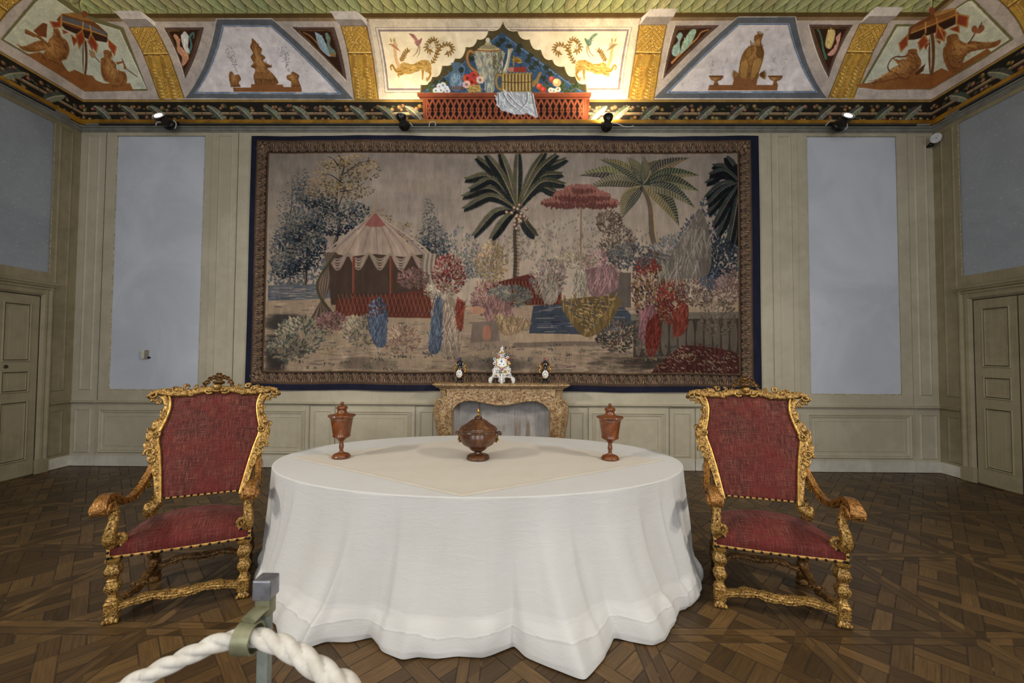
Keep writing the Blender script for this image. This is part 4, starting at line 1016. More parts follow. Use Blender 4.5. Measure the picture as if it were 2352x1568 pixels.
    c.line([(1180, 690), (1186, 600), (1184, 540), (1190, 490)], 13, (78, 66, 58), 10, smooth=8); c.line([(1184, 690), (1190, 600), (1188, 540), (1194, 490)], 4, (140, 118, 96), 3, smooth=8)
    for k in range(24): y = 505+k*8; c.line([(1178, y), (1193, y+2)], 1.1, (52, 44, 40))
    GR = [(38, 44, 46), (92, 90, 70)]
    for e in ((1070, 410, 40), (1064, 450, 34), (1096, 360, 20), (1150, 352, 10), (1190, 352, 4), (1250, 352, 14), (1300, 366, 26), (1290, 400, 30), (1280, 445, 32), (1088, 540, 24), (1130, 545, 8), (1228, 540, -4), (1080, 432, 44), (1118, 354, 14), (1278, 356, 20), (1296, 424, 32), (1066, 478, 30)): frond(1188, 480, e[0], e[1], e[2], 10, 12.5, GR)
    for k in range(26): x, y = random.gauss(1188, 12), random.gauss(500, 18); c.ell(x, y, 4.2, 4.4, (84, 70, 60)); c.ell(x-1, y-1.2, 3, 3, hsh((186, 152, 130), 12))
    c.line([(1520, 600), (1500, 540), (1494, 470), (1476, 424)], 18, (96, 82, 68), 12, smooth=8); c.line([(1524, 600), (1506, 540), (1499, 470), (1480, 424)], 5, (154, 132, 104), 3, smooth=8)
    for e, w_ in (((1330, 404), 20), ((1352, 432), 18), ((1376, 366), 15), ((1440, 360), 16), ((1520, 364), 18), ((1586, 362), 18), ((1608, 404), 18), ((1606, 440), 20), ((1430, 500), 22), ((1560, 520), 22), ((1596, 478), 18), ((1474, 356), 13)):
        x0, y0 = 1476, 424; L = math.hypot(e[0]-x0, e[1]-y0); bend = -.12 if e[0] > x0 else .12
        c.blade(x0, y0, e[0], e[1], w_*1.7, hsh((128, 118, 84), 8), hsh((56, 60, 56), 6), bend)
        for k in range(16):
            t = .12+.05*k; px, py = x0+(e[0]-x0)*t, y0+(e[1]-y0)*t; nx, ny = -(e[1]-y0)/L, (e[0]-x0)/L; o = bend*L*math.sin(PI*t); px, py = px+nx*o, py+ny*o; ww = math.sin(PI*t**.8)*w_*.75
            c.line([(px, py), (px+nx*ww+(e[0]-x0)/L*6, py+ny*ww+(e[1]-y0)/L*6)], 1.2, (46, 50, 48)); c.line([(px, py), (px-nx*ww+(e[0]-x0)/L*6, py-ny*ww+(e[1]-y0)/L*6)], 1., (156, 142, 104))
    for e in ((1624, 420, 20), (1622, 452, 14), (1628, 490, 8), (1640, 380, 14), (1670, 362, 8), (1650, 540, -6), (1690, 560, -10), (1695, 380, 8), (1632, 400, 18), (1626, 470, 12), (1660, 520, 2), (1672, 580, -8), (1640, 520, 4)): frond(1700, 420, e[0], e[1], e[2], 10, 11, [(28, 34, 40), (54, 60, 62)])
    # a rose-flowering tree with a flat crown, and masses of flowering shrubs and cloth
    c.line([(1336, 640), (1334, 560), (1335, 470)], 3.5, (128, 100, 74)); 
    for (cx, cy, rx, ry) in ((1300, 462, 56, 12), (1370, 462, 52, 12), (1336, 446, 66, 14), (1334, 430, 36, 9)):
        for k in range(int(rx*ry*.6)):
            r, a = math.sqrt(random.random()), random.random()*2*PI; x, y = cx+rx*r*math.cos(a), cy+ry*r*math.sin(a); col = (150, 92, 84) if math.sin(a)*r < .1 else (108, 60, 56)
            c.blade(x, y, x+random.uniform(-4, 4), y+random.uniform(5, 12), 4.4, hsh(col, 10), hsh(tuple(v*.8 for v in col), 8))
    def shrub(cx, cy, rx, ry, cols, n, sz=8, fall=False):
        for k in range(n*2):
            r, a = math.sqrt(random.random()), random.random()*2*PI; x, y = cx+rx*r*math.cos(a), cy+ry*r*math.sin(a)
            an = math.atan2(y-cy-ry*.8, x-cx)+random.uniform(-.5, .5) if not fall else PI/2+random.uniform(-.4, .4)
            l = sz*random.uniform(.5, 1.1); col = random.choice(cols); lit = 1.12 if (x < cx and y < cy) else .9
            c.blade(x, y, x+math.cos(an)*l, y+math.sin(an)*l, sz*.42, hsh(tuple(v*lit for v in col), 8), hsh(tuple(v*lit*.78 for v in col), 8))
    def drape(pts, col, n=9):
        """folded cloth lying over a rock or a balustrade"""
        c.curve(pts, tuple(v*.72 for v in col), n=5); P_ = np.asarray(pts, float); lo, hi = P_.min(0), P_.max(0)
        strokes(c, P_, n*6, tuple(min(255, v*.98) for v in col), 2.6, 6, 5, (hi[1]-lo[1])*.36, PI/2+.12); strokes(c, P_, n*5, tuple(v*.62 for v in col), 1.5, 6, 5, (hi[1]-lo[1])*.34, PI/2+.12); strokes(c, P_, n*2, tuple(min(255, v*1.08) for v in col), 1.1, 6, 5, (hi[1]-lo[1])*.22, PI/2+.1)
    c.poly([(1090, 660), (1290, 610), (1290, 700), (1110, 700)], (96, 46, 38))
    for k in range(24): x = 1095+k*8; c.line([(x, 698), (x+15, 640)], 1.6, (56, 30, 28)); c.line([(x, 645), (x+14, 698)], 1.6, (140, 74, 56))
    c.poly([(1250, 605), (1420, 602), (1420, 625), (1250, 628)], (164, 150, 134)); c.poly([(1400, 625), (1450, 625), (1450, 705), (1400, 705)], (86, 78, 72)); c.poly([(1450, 720), (1700, 715), (1700, 730), (1450, 735)], (104, 96, 86)); c.poly([(1455, 735), (1700, 730), (1700, 815), (1455, 820)], (62, 54, 48))
    for k in range(12): x = 1462+k*20; c.curve([(x, 738), (x+9, 738), (x+13, 775), (x+9, 812), (x, 812), (x-4, 775)], (92, 82, 72), n=3)
    for cx, cy, rx, ry, cols, n, sz in (
        (690, 770, 54, 40, [(150, 140, 118), (92, 96, 88), (168, 152, 124)], 300, 11), (660, 800, 44, 26, [(142, 130, 108), (88, 92, 86)], 160, 11), (760, 740, 34, 22, [(148, 98, 98), (120, 80, 80), (164, 120, 112)], 120, 8), (830, 760, 44, 34, [(158, 146, 122), (112, 104, 90)], 190, 9),
        (868, 730, 22, 44, [(76, 90, 118), (108, 118, 136), (58, 70, 96)], 150, 8), (920, 780, 44, 30, [(166, 132, 112), (140, 104, 88), (180, 152, 128)], 190, 9), (950, 640, 34, 22, [(150, 104, 100), (118, 92, 84)], 120, 8), (1030, 630, 36, 44, [(150, 68, 62), (166, 128, 112), (124, 52, 48)], 220, 9),
        (1010, 670, 34, 18, [(178, 168, 146), (140, 130, 112)], 110, 6), (1130, 690, 46, 40, [(156, 112, 112), (168, 132, 112), (130, 92, 92)], 240, 9), (1130, 600, 34, 44, [(168, 138, 98), (146, 120, 94), (186, 160, 122)], 210, 9), (1170, 680, 48, 22, [(96, 100, 96), (132, 126, 112)], 190, 11),
        (1260, 640, 40, 44, [(168, 152, 134), (150, 118, 116), (120, 118, 116)], 240, 9), (1380, 620, 44, 44, [(160, 122, 124), (172, 140, 134), (128, 94, 98)], 260, 9), (1320, 600, 54, 16, [(176, 160, 138), (140, 126, 104)], 140, 7), (1420, 560, 40, 44, [(120, 100, 88), (150, 132, 116), (90, 76, 68)], 220, 8),
        (1400, 510, 28, 26, [(92, 76, 64), (120, 100, 84)], 120, 8), (1500, 660, 46, 80, [(150, 114, 72), (116, 84, 56), (128, 88, 92), (76, 58, 56)], 420, 10), (1485, 610, 30, 16, [(128, 46, 42), (150, 58, 50)], 120, 7), (1545, 690, 34, 54, [(126, 50, 42), (104, 40, 36), (140, 66, 52)], 230, 9),
        (1600, 660, 46, 44, [(122, 100, 90), (98, 78, 74), (140, 118, 104)], 260, 9), (1640, 640, 30, 24, [(74, 86, 112), (96, 104, 122)], 120, 8), (1672, 660, 26, 44, [(146, 112, 104), (128, 98, 92)], 170, 8), (1420, 770, 50, 36, [(84, 84, 82), (108, 84, 70), (64, 60, 58)], 240, 9),
        (1650, 730, 40, 40, [(96, 82, 70), (126, 108, 90)], 160, 8), (1560, 580, 60, 40, [(116, 112, 110), (138, 130, 124), (92, 96, 102)], 260, 10), (1640, 590, 50, 44, [(60, 68, 80), (44, 52, 64)], 240, 9), (1450, 590, 50, 30, [(98, 98, 98), (70, 76, 84)], 180, 8)): shrub(cx, cy, rx, ry, cols, n, sz)
    for p_, col in (([(1010, 690), (1045, 690), (1060, 810), (1025, 815), (1000, 780)], (178, 156, 136)), ([(1000, 690), (1014, 690), (1012, 800), (985, 805), (992, 740)], (88, 100, 122)), ([(1048, 690), (1066, 700), (1060, 760), (1048, 740)], (150, 66, 52)),
        ([(850, 730), (885, 730), (886, 790), (866, 796), (852, 770)], (90, 104, 130)), ([(1320, 630), (1350, 625), (1345, 690), (1335, 680), (1312, 700)], (176, 162, 144)), ([(1285, 690), (1420, 680), (1400, 740), (1350, 775), (1310, 740)], (138, 110, 64)),
        ([(1470, 720), (1500, 700), (1510, 760), (1490, 790), (1468, 770)], (150, 100, 106)), ([(1486, 742), (1512, 720), (1516, 780), (1500, 818), (1484, 800)], (128, 48, 40)), ([(1510, 640), (1580, 520), (1610, 480), (1632, 560), (1625, 630), (1560, 640)], (140, 130, 120)), ([(1545, 720), (1580, 700), (1575, 760), (1548, 770)], (132, 56, 44)),
        ([(1105, 690), (1140, 680), (1180, 720), (1160, 760), (1120, 740)], (160, 116, 112)), ([(1130, 720), (1200, 730), (1220, 745), (1160, 770)], (176, 146, 108)), ([(1235, 640), (1275, 630), (1280, 690), (1250, 695)], (164, 150, 134)), ([(1345, 620), (1405, 610), (1420, 660), (1360, 680)], (164, 122, 124))): drape(p_, col)
    dr = [(1500, 850), (1560, 800), (1600, 795), (1690, 810), (1695, 858), (1510, 862)]; drape(dr, (96, 50, 46), 14); strokes(c, np.array(dr, float), 120, (150, 124, 100), 1.8, 12, 4, 8, .5)
    strokes(c, np.array([(1290, 690), (1415, 684), (1350, 770)], float), 90, (58, 62, 78), 2.2, 10, 4, 9, .9); strokes(c, np.array([(1290, 690), (1415, 684), (1350, 770)], float), 70, (178, 146, 92), 2, 10, 4, 9, .4)
    c.poly([(1085, 740), (1140, 735), (1150, 790), (1080, 792)], (116, 100, 90)); c.poly([(1070, 788), (1170, 780), (1172, 800), (1080, 806)], (138, 118, 102)); c.ell(1118, 764, 11, 18, (160, 104, 84)); c.ell(1096, 712, 18, 9, (164, 118, 92))
    for g in range(70):
        gx_, gy_ = random.uniform(620, 1690), random.uniform(795, 852); q = random.choice([(76, 80, 78), (150, 134, 106), (104, 98, 84), (60, 62, 64)])
        for k in range(9): a = random.uniform(-2.5, -.6); l = random.uniform(4, 9); x = gx_+random.uniform(-14, 14); y = gy_+random.uniform(-3, 3); c.blade(x, y, x+l*math.cos(a), y+l*math.sin(a), 1.7, hsh(q, 10), hsh(tuple(v*.75 for v in q), 8))
tapestry_scene(tc)
BX0, BX1, BZ0, BZ1 = -3.545, 3.128, 1.335, 4.452        # inner edge of the woven border
NX0, NX1, NZ0, NZ1 = -3.71, 3.305, 1.165, 4.632         # outer edge of the border
def woven_border(c):
    px = lambda x, z: ((x-TX0)*TRES, (TZ1-z)*TRES)
    fm = c.fmap; c.fmap = None; c.sc = 1
    def rect(x0, x1, z0, z1, col): c.poly([px(x0, z0), px(x1, z0), px(x1, z1), px(x0, z1)], col)
    for (x0, x1, z0, z1) in ((TX0, TX1, NZ1, TZ1), (TX0, TX1, TZ0, NZ0), (TX0, NX0, TZ0, TZ1), (NX1, TX1, TZ0, TZ1)): rect(x0, x1, z0, z1, (33, 37, 58))
    for (x0, x1, z0, z1) in ((NX0, NX1, BZ1, NZ1), (NX0, NX1, NZ0, BZ0), (NX0, BX0, NZ0, NZ1), (BX1, NX1, NZ0, NZ1)): rect(x0, x1, z0, z1, (112, 90, 72))
    def run(p0, p1, nrm, n):
        p0, p1, nn = np.array(p0), np.array(p1), np.array(nrm); d = (p1-p0); L = np.hypot(*d); d = d/L; k = int(L/(.128*TRES))
        for i in range(k):
            o = p0+d*(i+.5)*L/k
            f = lambda a, b: o+d*a*TRES+nn*b*TRES
            c.poly([f(-.04, .012), f(.05, .012), f(.035, .07), f(0, .05), f(-.035, .075)], (44, 36, 34))
            for a0, a1, b1, cc in ((-.045, -.05, .14, (158, 128, 100)), (-.015, -.028, .15, (142, 114, 90)), (.015, .01, .15, (164, 134, 104)), (.045, .045, .14, (128, 100, 80))):
                q0, q1 = f(a0*.5, .03), f(a1, b1); c.blade(q0[0], q0[1], q1[0], q1[1], .036*TRES, hsh(cc, 10), (74, 58, 48))
            q0, q1 = f(-.05, .0), f(.03, .045); c.blade(*q0, *q1, .03*TRES, hsh((170, 140, 106), 10), (92, 72, 58), .3)
            q0, q1 = f(.055, .01), f(.01, .055); c.blade(*q0, *q1, .024*TRES, hsh((146, 116, 88), 10), (70, 54, 46), -.3)
            for j in range(6): a, b = random.uniform(-.06, .06), random.uniform(.07, .15); c.line([f(a, b), f(a-.012, b+.03)], 2.2, (52, 42, 38))
    run(px(NX0+.16, BZ1), px(NX1-.16, BZ1), (0, -1), 0); run(px(NX1-.16, BZ0), px(NX0+.16, BZ0), (0, 1), 0); run(px(BX0, BZ0), px(BX0, BZ1), (-1, 0), 0); run(px(BX1, BZ1), px(BX1, BZ0), (1, 0), 0)
    for x0, z0, sx, sz_ in ((NX0, NZ1, 1, -1), (NX1, NZ1, -1, -1), (NX0, NZ0, 1, 1), (NX1, NZ0, -1, 1)):
        rect(min(x0, x0+sx*.165), max(x0, x0+sx*.165), min(z0, z0+sz_*.18), max(z0, z0+sz_*.18), (118, 94, 74))
        for k in range(26):
            a = random.random()*2*PI; cx, cz = px(x0+sx*.085, z0+sz_*.09); r0, r1 = random.uniform(3, 14), random.uniform(18, 34)
            c.blade(cx+math.cos(a)*r0, cz+math.sin(a)*r0, cx+math.cos(a+.4)*r1, cz+math.sin(a+.4)*r1, 9, hsh((156, 126, 96), 12), (54, 42, 38), .25)
        cx, cz = px(x0+sx*.085, z0+sz_*.09); c.ell(cx, cz, 11, 12, (52, 42, 38)); c.ell(cx, cz, 8, 9, (156, 122, 92))
    e = .018
    for (x0, x1, z0, z1) in ((BX0-e, BX1+e, BZ1, BZ1+e), (BX0-e, BX1+e, BZ0-e, BZ0), (BX0-e, BX0, BZ0, BZ1), (BX1, BX1+e, BZ0, BZ1)): rect(x0, x1, z0, z1, (58, 44, 36))
    for (x0, x1, z0, z1) in ((BX0, BX1, BZ1-.012, BZ1), (BX0, BX0+.02, BZ0, BZ1), (BX1-.02, BX1, BZ0, BZ1), (BX0, BX1, BZ0, BZ0+.014)): rect(x0, x1, z0, z1, (96, 72, 52))
    for (x0, x1, z0, z1) in ((NX0, NX1, NZ1-.022, NZ1), (NX0, NX0+.02, NZ0, NZ1), (NX1-.02, NX1, NZ0, NZ1), (NX0, NX1, NZ0, NZ0+.03)): rect(x0, x1, z0, z1, (86, 66, 52))
    c.fmap = fm
woven_border(tc)
_g = tc.a@np.array([.3, .55, .15], np.float32); tc.a = tc.a*.78+_g[..., None]*np.array([1.08, .99, .90], np.float32)*.22
tc.mottle(.03, 3, 5, (1, 6)); tc.mottle(.025, 30, 6)
timg = tc.half(); TH, TW = timg.shape[:2]
tap = empty('tapestry', (0, D-.03, TZ0))
tag(tap, 'large woven landscape tapestry with palms and dark blue edging on the back wall', 'tapestry')
gx = TX0+(np.arange(TW)+.5)*2/TRES; gz = TZ1-(np.arange(TH)+.5)*2/TRES
def tap_surface(x, z):
    """the cloth hangs with slow ripples and a little sag along its edges"""
    t = (TZ1-z)/(TZ1-TZ0)
    return D-.032-.007*np.sin(x*3.1+.6)*(.25+t)-.004*np.sin(x*9.3+z*.8)-.004*np.sin(z*2.2), z+.008*np.sin(x*2.3)*(1-t)-.006*np.cos(x*4.1)*t
def tap_part(name, i0, i1, j0, j1, mat):
    x, z = np.meshgrid(gx[i0:i1], gz[j0:j1]); y, zz = tap_surface(x, z)
    o = painted(name, np.stack([x, y, zz], -1), timg[j0:j1, i0:i1], mat)
    o.parent = tap; o.matrix_parent_inverse = Matrix.Translation(-tap.location); return o
IX = lambda x: int(round((x-TX0)*TRES/2)); IZ = lambda z: int(round((TZ1-z)*TRES/2))
a0, a1, b0, b1 = IX(BX0), IX(BX1), IZ(BZ1), IZ(BZ0); n0, n1, m0, m1 = IX(NX0), IX(NX1), IZ(NZ1), IZ(NZ0)
def ring_part(name, o, i, mat, lab=None):
    """a frame-shaped part: the grid between two rectangles, as one mesh"""
    mask = np.zeros((TH, TW), bool); mask[o[2]:o[3], o[0]:o[1]] = True; fm = mask[:-1, :-1] & mask[1:, 1:]
    fm[i[2]:i[3]-1, i[0]:i[1]-1] = False
    r, c = np.nonzero(fm); idx = np.stack([r*TW+c, r*TW+c+1, (r+1)*TW+c+1, (r+1)*TW+c], 1)
    used, inv = np.unique(idx, return_inverse=True); inv = inv.reshape(idx.shape)
    rr, cc = used//TW, used % TW; y, zz = tap_surface(gx[cc], gz[rr]); co = np.stack([gx[cc], y, zz], 1)
    me = bpy.data.meshes.new(name); me.from_pydata(co.tolist(), [], inv.tolist()); me.update()
    me.polygons.foreach_set('use_smooth', [True]*len(me.polygons))
    x = timg[rr, cc]/255.; l = np.where(x <= .04045, x/12.92, ((x+.055)/1.055)**2.4)
    at = me.color_attributes.new('paint', 'FLOAT_COLOR', 'POINT'); at.data.foreach_set('color', np.concatenate([l, np.ones((len(l), 1))], 1).astype(np.float32).reshape(-1))
    me.materials.append(mat); ob = bpy.data.objects.new(name, me); COL.objects.link(ob); ob.parent = tap; ob.matrix_parent_inverse = Matrix.Translation(-tap.location); return ob
tap_part('woven_scene', a0, a1, b0, b1, m_tap)
ring_part('woven_border', (n0, n1, m0, m1), (a0, a1, b0, b1), m_tapb)['label'] = 'brown leaf-patterned border'
ring_part('edging_band', (0, TW, 0, TH), (n0, n1, m0, m1), m_tapb)['label'] = 'plain navy blue edging'
# ================================================================== FIREPLACE, CLOCK, VASES
def marble():
    s = SB('brocatelle_marble'); x, y, z = s.xyz()
    v1 = s.voro(34., feature='DISTANCE_TO_EDGE'); v2 = s.voro(85., feature='DISTANCE_TO_EDGE'); n = s.noise(7., 5, .65); n3 = s.noise(60., 4)
    base = s.ramp(n*.7+n3*.3, [(.3, lin((150, 116, 76))), (.45, lin((186, 156, 110))), (.6, lin((202, 178, 136))), (.75, lin((168, 130, 86)))])
    v3 = s.voro(120.); b1 = s.noise(46., 4, .7, dist=1.2); b2 = s.noise(18., 3, .6, dist=.8)
    vein = s.sm(b1, .48, .55)*.9*s.sm(b2, .36, .50); vein = vein.max((1.-s.sm(v1, .01, .07))*.55*s.sm(n, .42, .55))
    col = s.mix(vein, base, lin((104, 54, 38)))
    s.bump(n3, .15, .003)
    return s.fin(col, .34, 0., .45)
m_marble = marble()
FX = -.192                                               # centre line
fp = empty('fireplace', (FX, D-.05, 0)); tag(fp, 'mottled brown and cream marble fireplace carved with scrolls below the tapestry', 'fireplace')
def carve_h(x, z, amp=1.):
    """low relief of scrolling foliage, symmetric about the centre"""
    a = abs(x)
    h = math.sin(a*46+2.2*math.sin(z*40))*math.sin(z*58+1.6*math.sin(a*22))
    h2 = math.sin(a*95+z*70)*math.cos(z*105-a*40)
    return amp*(.006*h+.004*h2)
FD = .31                                                 # projection
# mantel shelf with a bowed moulded edge
mb = MB()
prof = [(.0, 1.205), (-.012, 1.196), (-.012, 1.184), (.01, 1.176), (.02, 1.160), (.035, 1.152), (.06, 1.145), (.06, 1.130)]
def outline(o):
    W2, Dp = .905-o, FD+.03-o; pts = [(-W2, 0)]
    pts += [(-W2, -Dp+.10), (-W2+.015, -Dp+.06), (-W2+.06, -Dp+.035), (-W2+.12, -Dp+.045)]
    for k in range(13):
        t = -1+2*k/12; pts.append((t*(W2-.16), -Dp+.012-.02*math.cos(t*PI*.5)-.0*t))
    pts += [(W2-.12, -Dp+.045), (W2-.06, -Dp+.035), (W2-.015, -Dp+.06), (W2, -Dp+.10), (W2, 0)]
    return pts
rings = [outline(.035)]+[outline(o) for o, z in prof]; zs = [1.21]+[z for o, z in prof]; n = len(rings[0]); vs = [(x, y, z) for r, z in zip(rings, zs) for x, y in r]
fs = [(i*n+k, i*n+k+1, (i+1)*n+k+1, (i+1)*n+k) for i in range(len(rings)-1) for k in range(n-1)]+[tuple(range(n)), tuple(range(len(vs)-1, len(vs)-n-1, -1))]
mb.add(vs, fs); mb.out('mantel_shelf', m_marble, fp, bev=0, ang=30)
# carved frieze with the double-curved opening: grid front, following the arch below
def arch_z(x):
    a = abs(x)/.70
    if a > 1: return .62
    pts = [(0, .918), (.12, .922), (.3, .945), (.45, .968), (.58, .978), (.7, .968), (.8, .94), (.88, .89), (.94, .82), (.985, .72), (1, .62)]
    return float(np.interp(a, [p[0] for p in pts], [p[1] for p in pts]))
fr = MB(); NXg, NZg = 150, 34
def ffront(u, v):
    x = -.72+1.44*u; zb = arch_z(x) if abs(x) < .70 else .62; z = 1.132-(1.132-zb)*v
    y = -(FD-.055)-.02*math.cos(x/.72*PI/2)
    edge = min(v*(1.132-zb), (1-v)*(1.132-zb))
    rel = carve_h(x, z) if edge > .02 else 0
    if (1-v)*(1.132-zb) < .022: y -= .012*math.sin(PI*min(1, (1-v)*(1.132-zb)/.022))
    if v*(1.132-zb) < .018: y -= .006
    return (x, y-max(0, rel)*1.3, z)
fr.grid(NXg, NZg, ffront)
xs = [-.70+1.40*i/90 for i in range(91)]                # soffit of the opening
fr.add([p for x in xs for p in ((x, ffront((x+.72)/1.44, 1)[1], arch_z(x)), (x, -.02, arch_z(x)))], [(2*i, 2*i+1, 2*i+3, 2*i+2) for i in range(90)])
fr.out('frieze', m_marble, fp, ang=60)
ro = MB(); yf = -(FD-.055)-.034
for k in range(10):
    a = 2*PI*k/10; ro.ball((.032*math.cos(a), yf, 1.035+.032*math.sin(a)), (.014, .012, .014), 8, 6)
ro.ball((0, yf-.006, 1.035), (.016, .014, .016), 10, 7); ro.tube([(.052*math.cos(t), yf+.004, 1.035+.052*math.sin(t)) for t in np.linspace(0, 2*PI, 30)], .006, 6, up=(0, 1, 0), caps=False)
for sg in (-1, 1):                                       # carved scrolls on both sides of the rosette
    for q, (cx, cz, r, st) in enumerate(((.15, 1.03, .042, 0), (.27, 1.045, .045, 2.5), (.39, 1.04, .042, 0), (.50, 1.05, .034, 2.5))):
        ro.curl((sg*cx, yf+.010+.004*q, cz), r, .008, 1.3, .0085, (sg, 0, 0), (0, 0, 1), st, 22, 6)
        ro.leaf((sg*(cx+.02), yf+.008, cz-.03), (sg*(cx+.085), yf+.004, cz-.055), .018, (0, -1, 0), .2); ro.leaf((sg*(cx-.02), yf+.008, cz+.035), (sg*(cx+.05), yf+.004, cz+.06), .016, (0, -1, 0), .2)
ro.out('rosette', m_marble, fp)
# jambs: scrolled consoles
for sg in (-1, 1):
    j = MB()
    pr = [(.0, 1.132, .84, 0.250), (.0, 1.10, .835, 0.255), (.0, 1.04, .825, 0.260), (.0, 1.0, .83, 0.280), (.0, .96, .865, 0.315), (.0, .90, .905, 0.340), (.0, .82, .915, 0.345), (.0, .70, .90, 0.325), (.0, .55, .875, 0.295), (.0, .40, .855, 0.270), (.0, .25, .845, 0.260), (.0, .14, .845, 0.260), (.0, .135, .87, 0.290), (.0, .0, .87, 0.290)]
    P = smooth_path([(z, w, d) for _, z, w, d in pr[:12]], 5)+[np.array([z, w, d]) for _, z, w, d in pr[12:]]
    m_ = 15; vs = []
    for i, (z, w, d) in enumerate(P):
        inn = .655
        for k in range(m_):
            t = k/(m_-1)
            if t < .3: q = t/.3; x, y = inn, -.02-(d-.05-.02)*q
            elif t < .7:
                q = (t-.3)/.4; x = inn+(w-inn)*(.5-.5*math.cos(q*PI*.999)) if False else inn+(w-.05-inn)*q; y = -(d-.05)-.03*math.sin(q*PI)-.012*math.cos(q*PI*6)
            else: q = (t-.7)/.3; x = w-.05*(1-min(1, q*3)); y = -(d-.05)*(1-q)-.0
            vs.append((sg*x, y+carve_h(x, z, .5), z))
    L_ = len(P); j.add(vs, [(i*m_+k, i*m_+k+1, (i+1)*m_+k+1, (i+1)*m_+k) for i in range(L_-1) for k in range(m_-1)])
    for k in range(0): j.leaf((sg*(.70+.02*(k % 3)), -.31, .98-.04*k), (sg*(.85-.01*k), -.335, .94-.05*k), .02, (sg*.4, -1, 0), .1)
    j.curl((sg*.80, -.31, .935), .075, .02, 1.2, .014, (sg, 0, 0), (0, 0, 1), .3, 24, 6)
    j.out('jamb', m_marble, fp, ang=55)
b = MB(); b.box(-.665, .665, -.03, -.006, 0, 1.02)
def fireback():
    s = SB('stained_grey_fireboard'); x, y, z = s.xyz(); st = s.noise(1., 4, .6, s.vec(x*9., 0., z*1.1)); n = s.noise(4., 5)
    col = s.mix(s.sm(n, .35, .65), lin((186, 182, 178)), lin((160, 156, 152))); col = s.mix(s.sm(st, .52, .66)*.75, col, lin((124, 100, 70)))
    col = s.mix((s.m('SINE', x*150.).gt(.985))*.5, col, lin((110, 106, 100))); return s.fin(col, .8, 0., .2)
b.out('fireboard', fireback(), fp, smooth=False)

# ---- porcelain
def enamel(name, base, spots, scale, thr=.32, rough=.12):
    s = SB(name); x, y, z = s.xyz(); vn = s.n('ShaderNodeTexVoronoi'); vn.inputs['Scale'].default_value = scale; s.lk(s.coord(), vn.inputs['Vector'])
    pick = s.n('ShaderNodeSeparateXYZ'); s.lk(vn.outputs['Color'], pick.inputs[0])
    col = s.ramp(E(s, pick.outputs[0]), [(i/len(spots), lin(c)) for i, c in enumerate(spots)]); s.nt.nodes[-1].color_ramp.interpolation = 'CONSTANT'
    c = s.mix(E(s, vn.outputs['Distance']).lt(thr), lin(base), col); return s.fin(c, rough, 0., .6)
m_porc = enamel('flowered_white_porcelain', (232, 230, 224), [(60, 92, 150), (196, 60, 50), (224, 182, 60), (70, 120, 70), (232, 230, 224), (150, 90, 140)], 70., .42)
m_black = enamel('dark_painted_porcelain', (22, 24, 26), [(40, 90, 60), (176, 140, 60), (24, 26, 28), (150, 60, 60), (52, 74, 110)], 80., .4)
m_white = simple('white_porcelain', (236, 234, 228), (222, 222, 218), 12., .12, spec=.6)
m_gilt = simple('bright_gilding', (212, 164, 66), (180, 128, 44), 40., .25, .85)
m_blue = simple('cobalt_enamel', (52, 66, 150), (40, 52, 120), 40., .15, spec=.6); m_pink = simple('pink_enamel', (190, 92, 110), (160, 74, 96), 40., .15, spec=.6)
m_red = simple('red_enamel', (190, 46, 34), (160, 36, 28), 40., .15, spec=.6); m_yel = simple('yellow_enamel', (222, 184, 70), (200, 158, 50), 40., .15, spec=.6); m_grn = simple('green_enamel', (62, 110, 70), (46, 88, 56), 40., .2, spec=.6)
ZM = 1.21
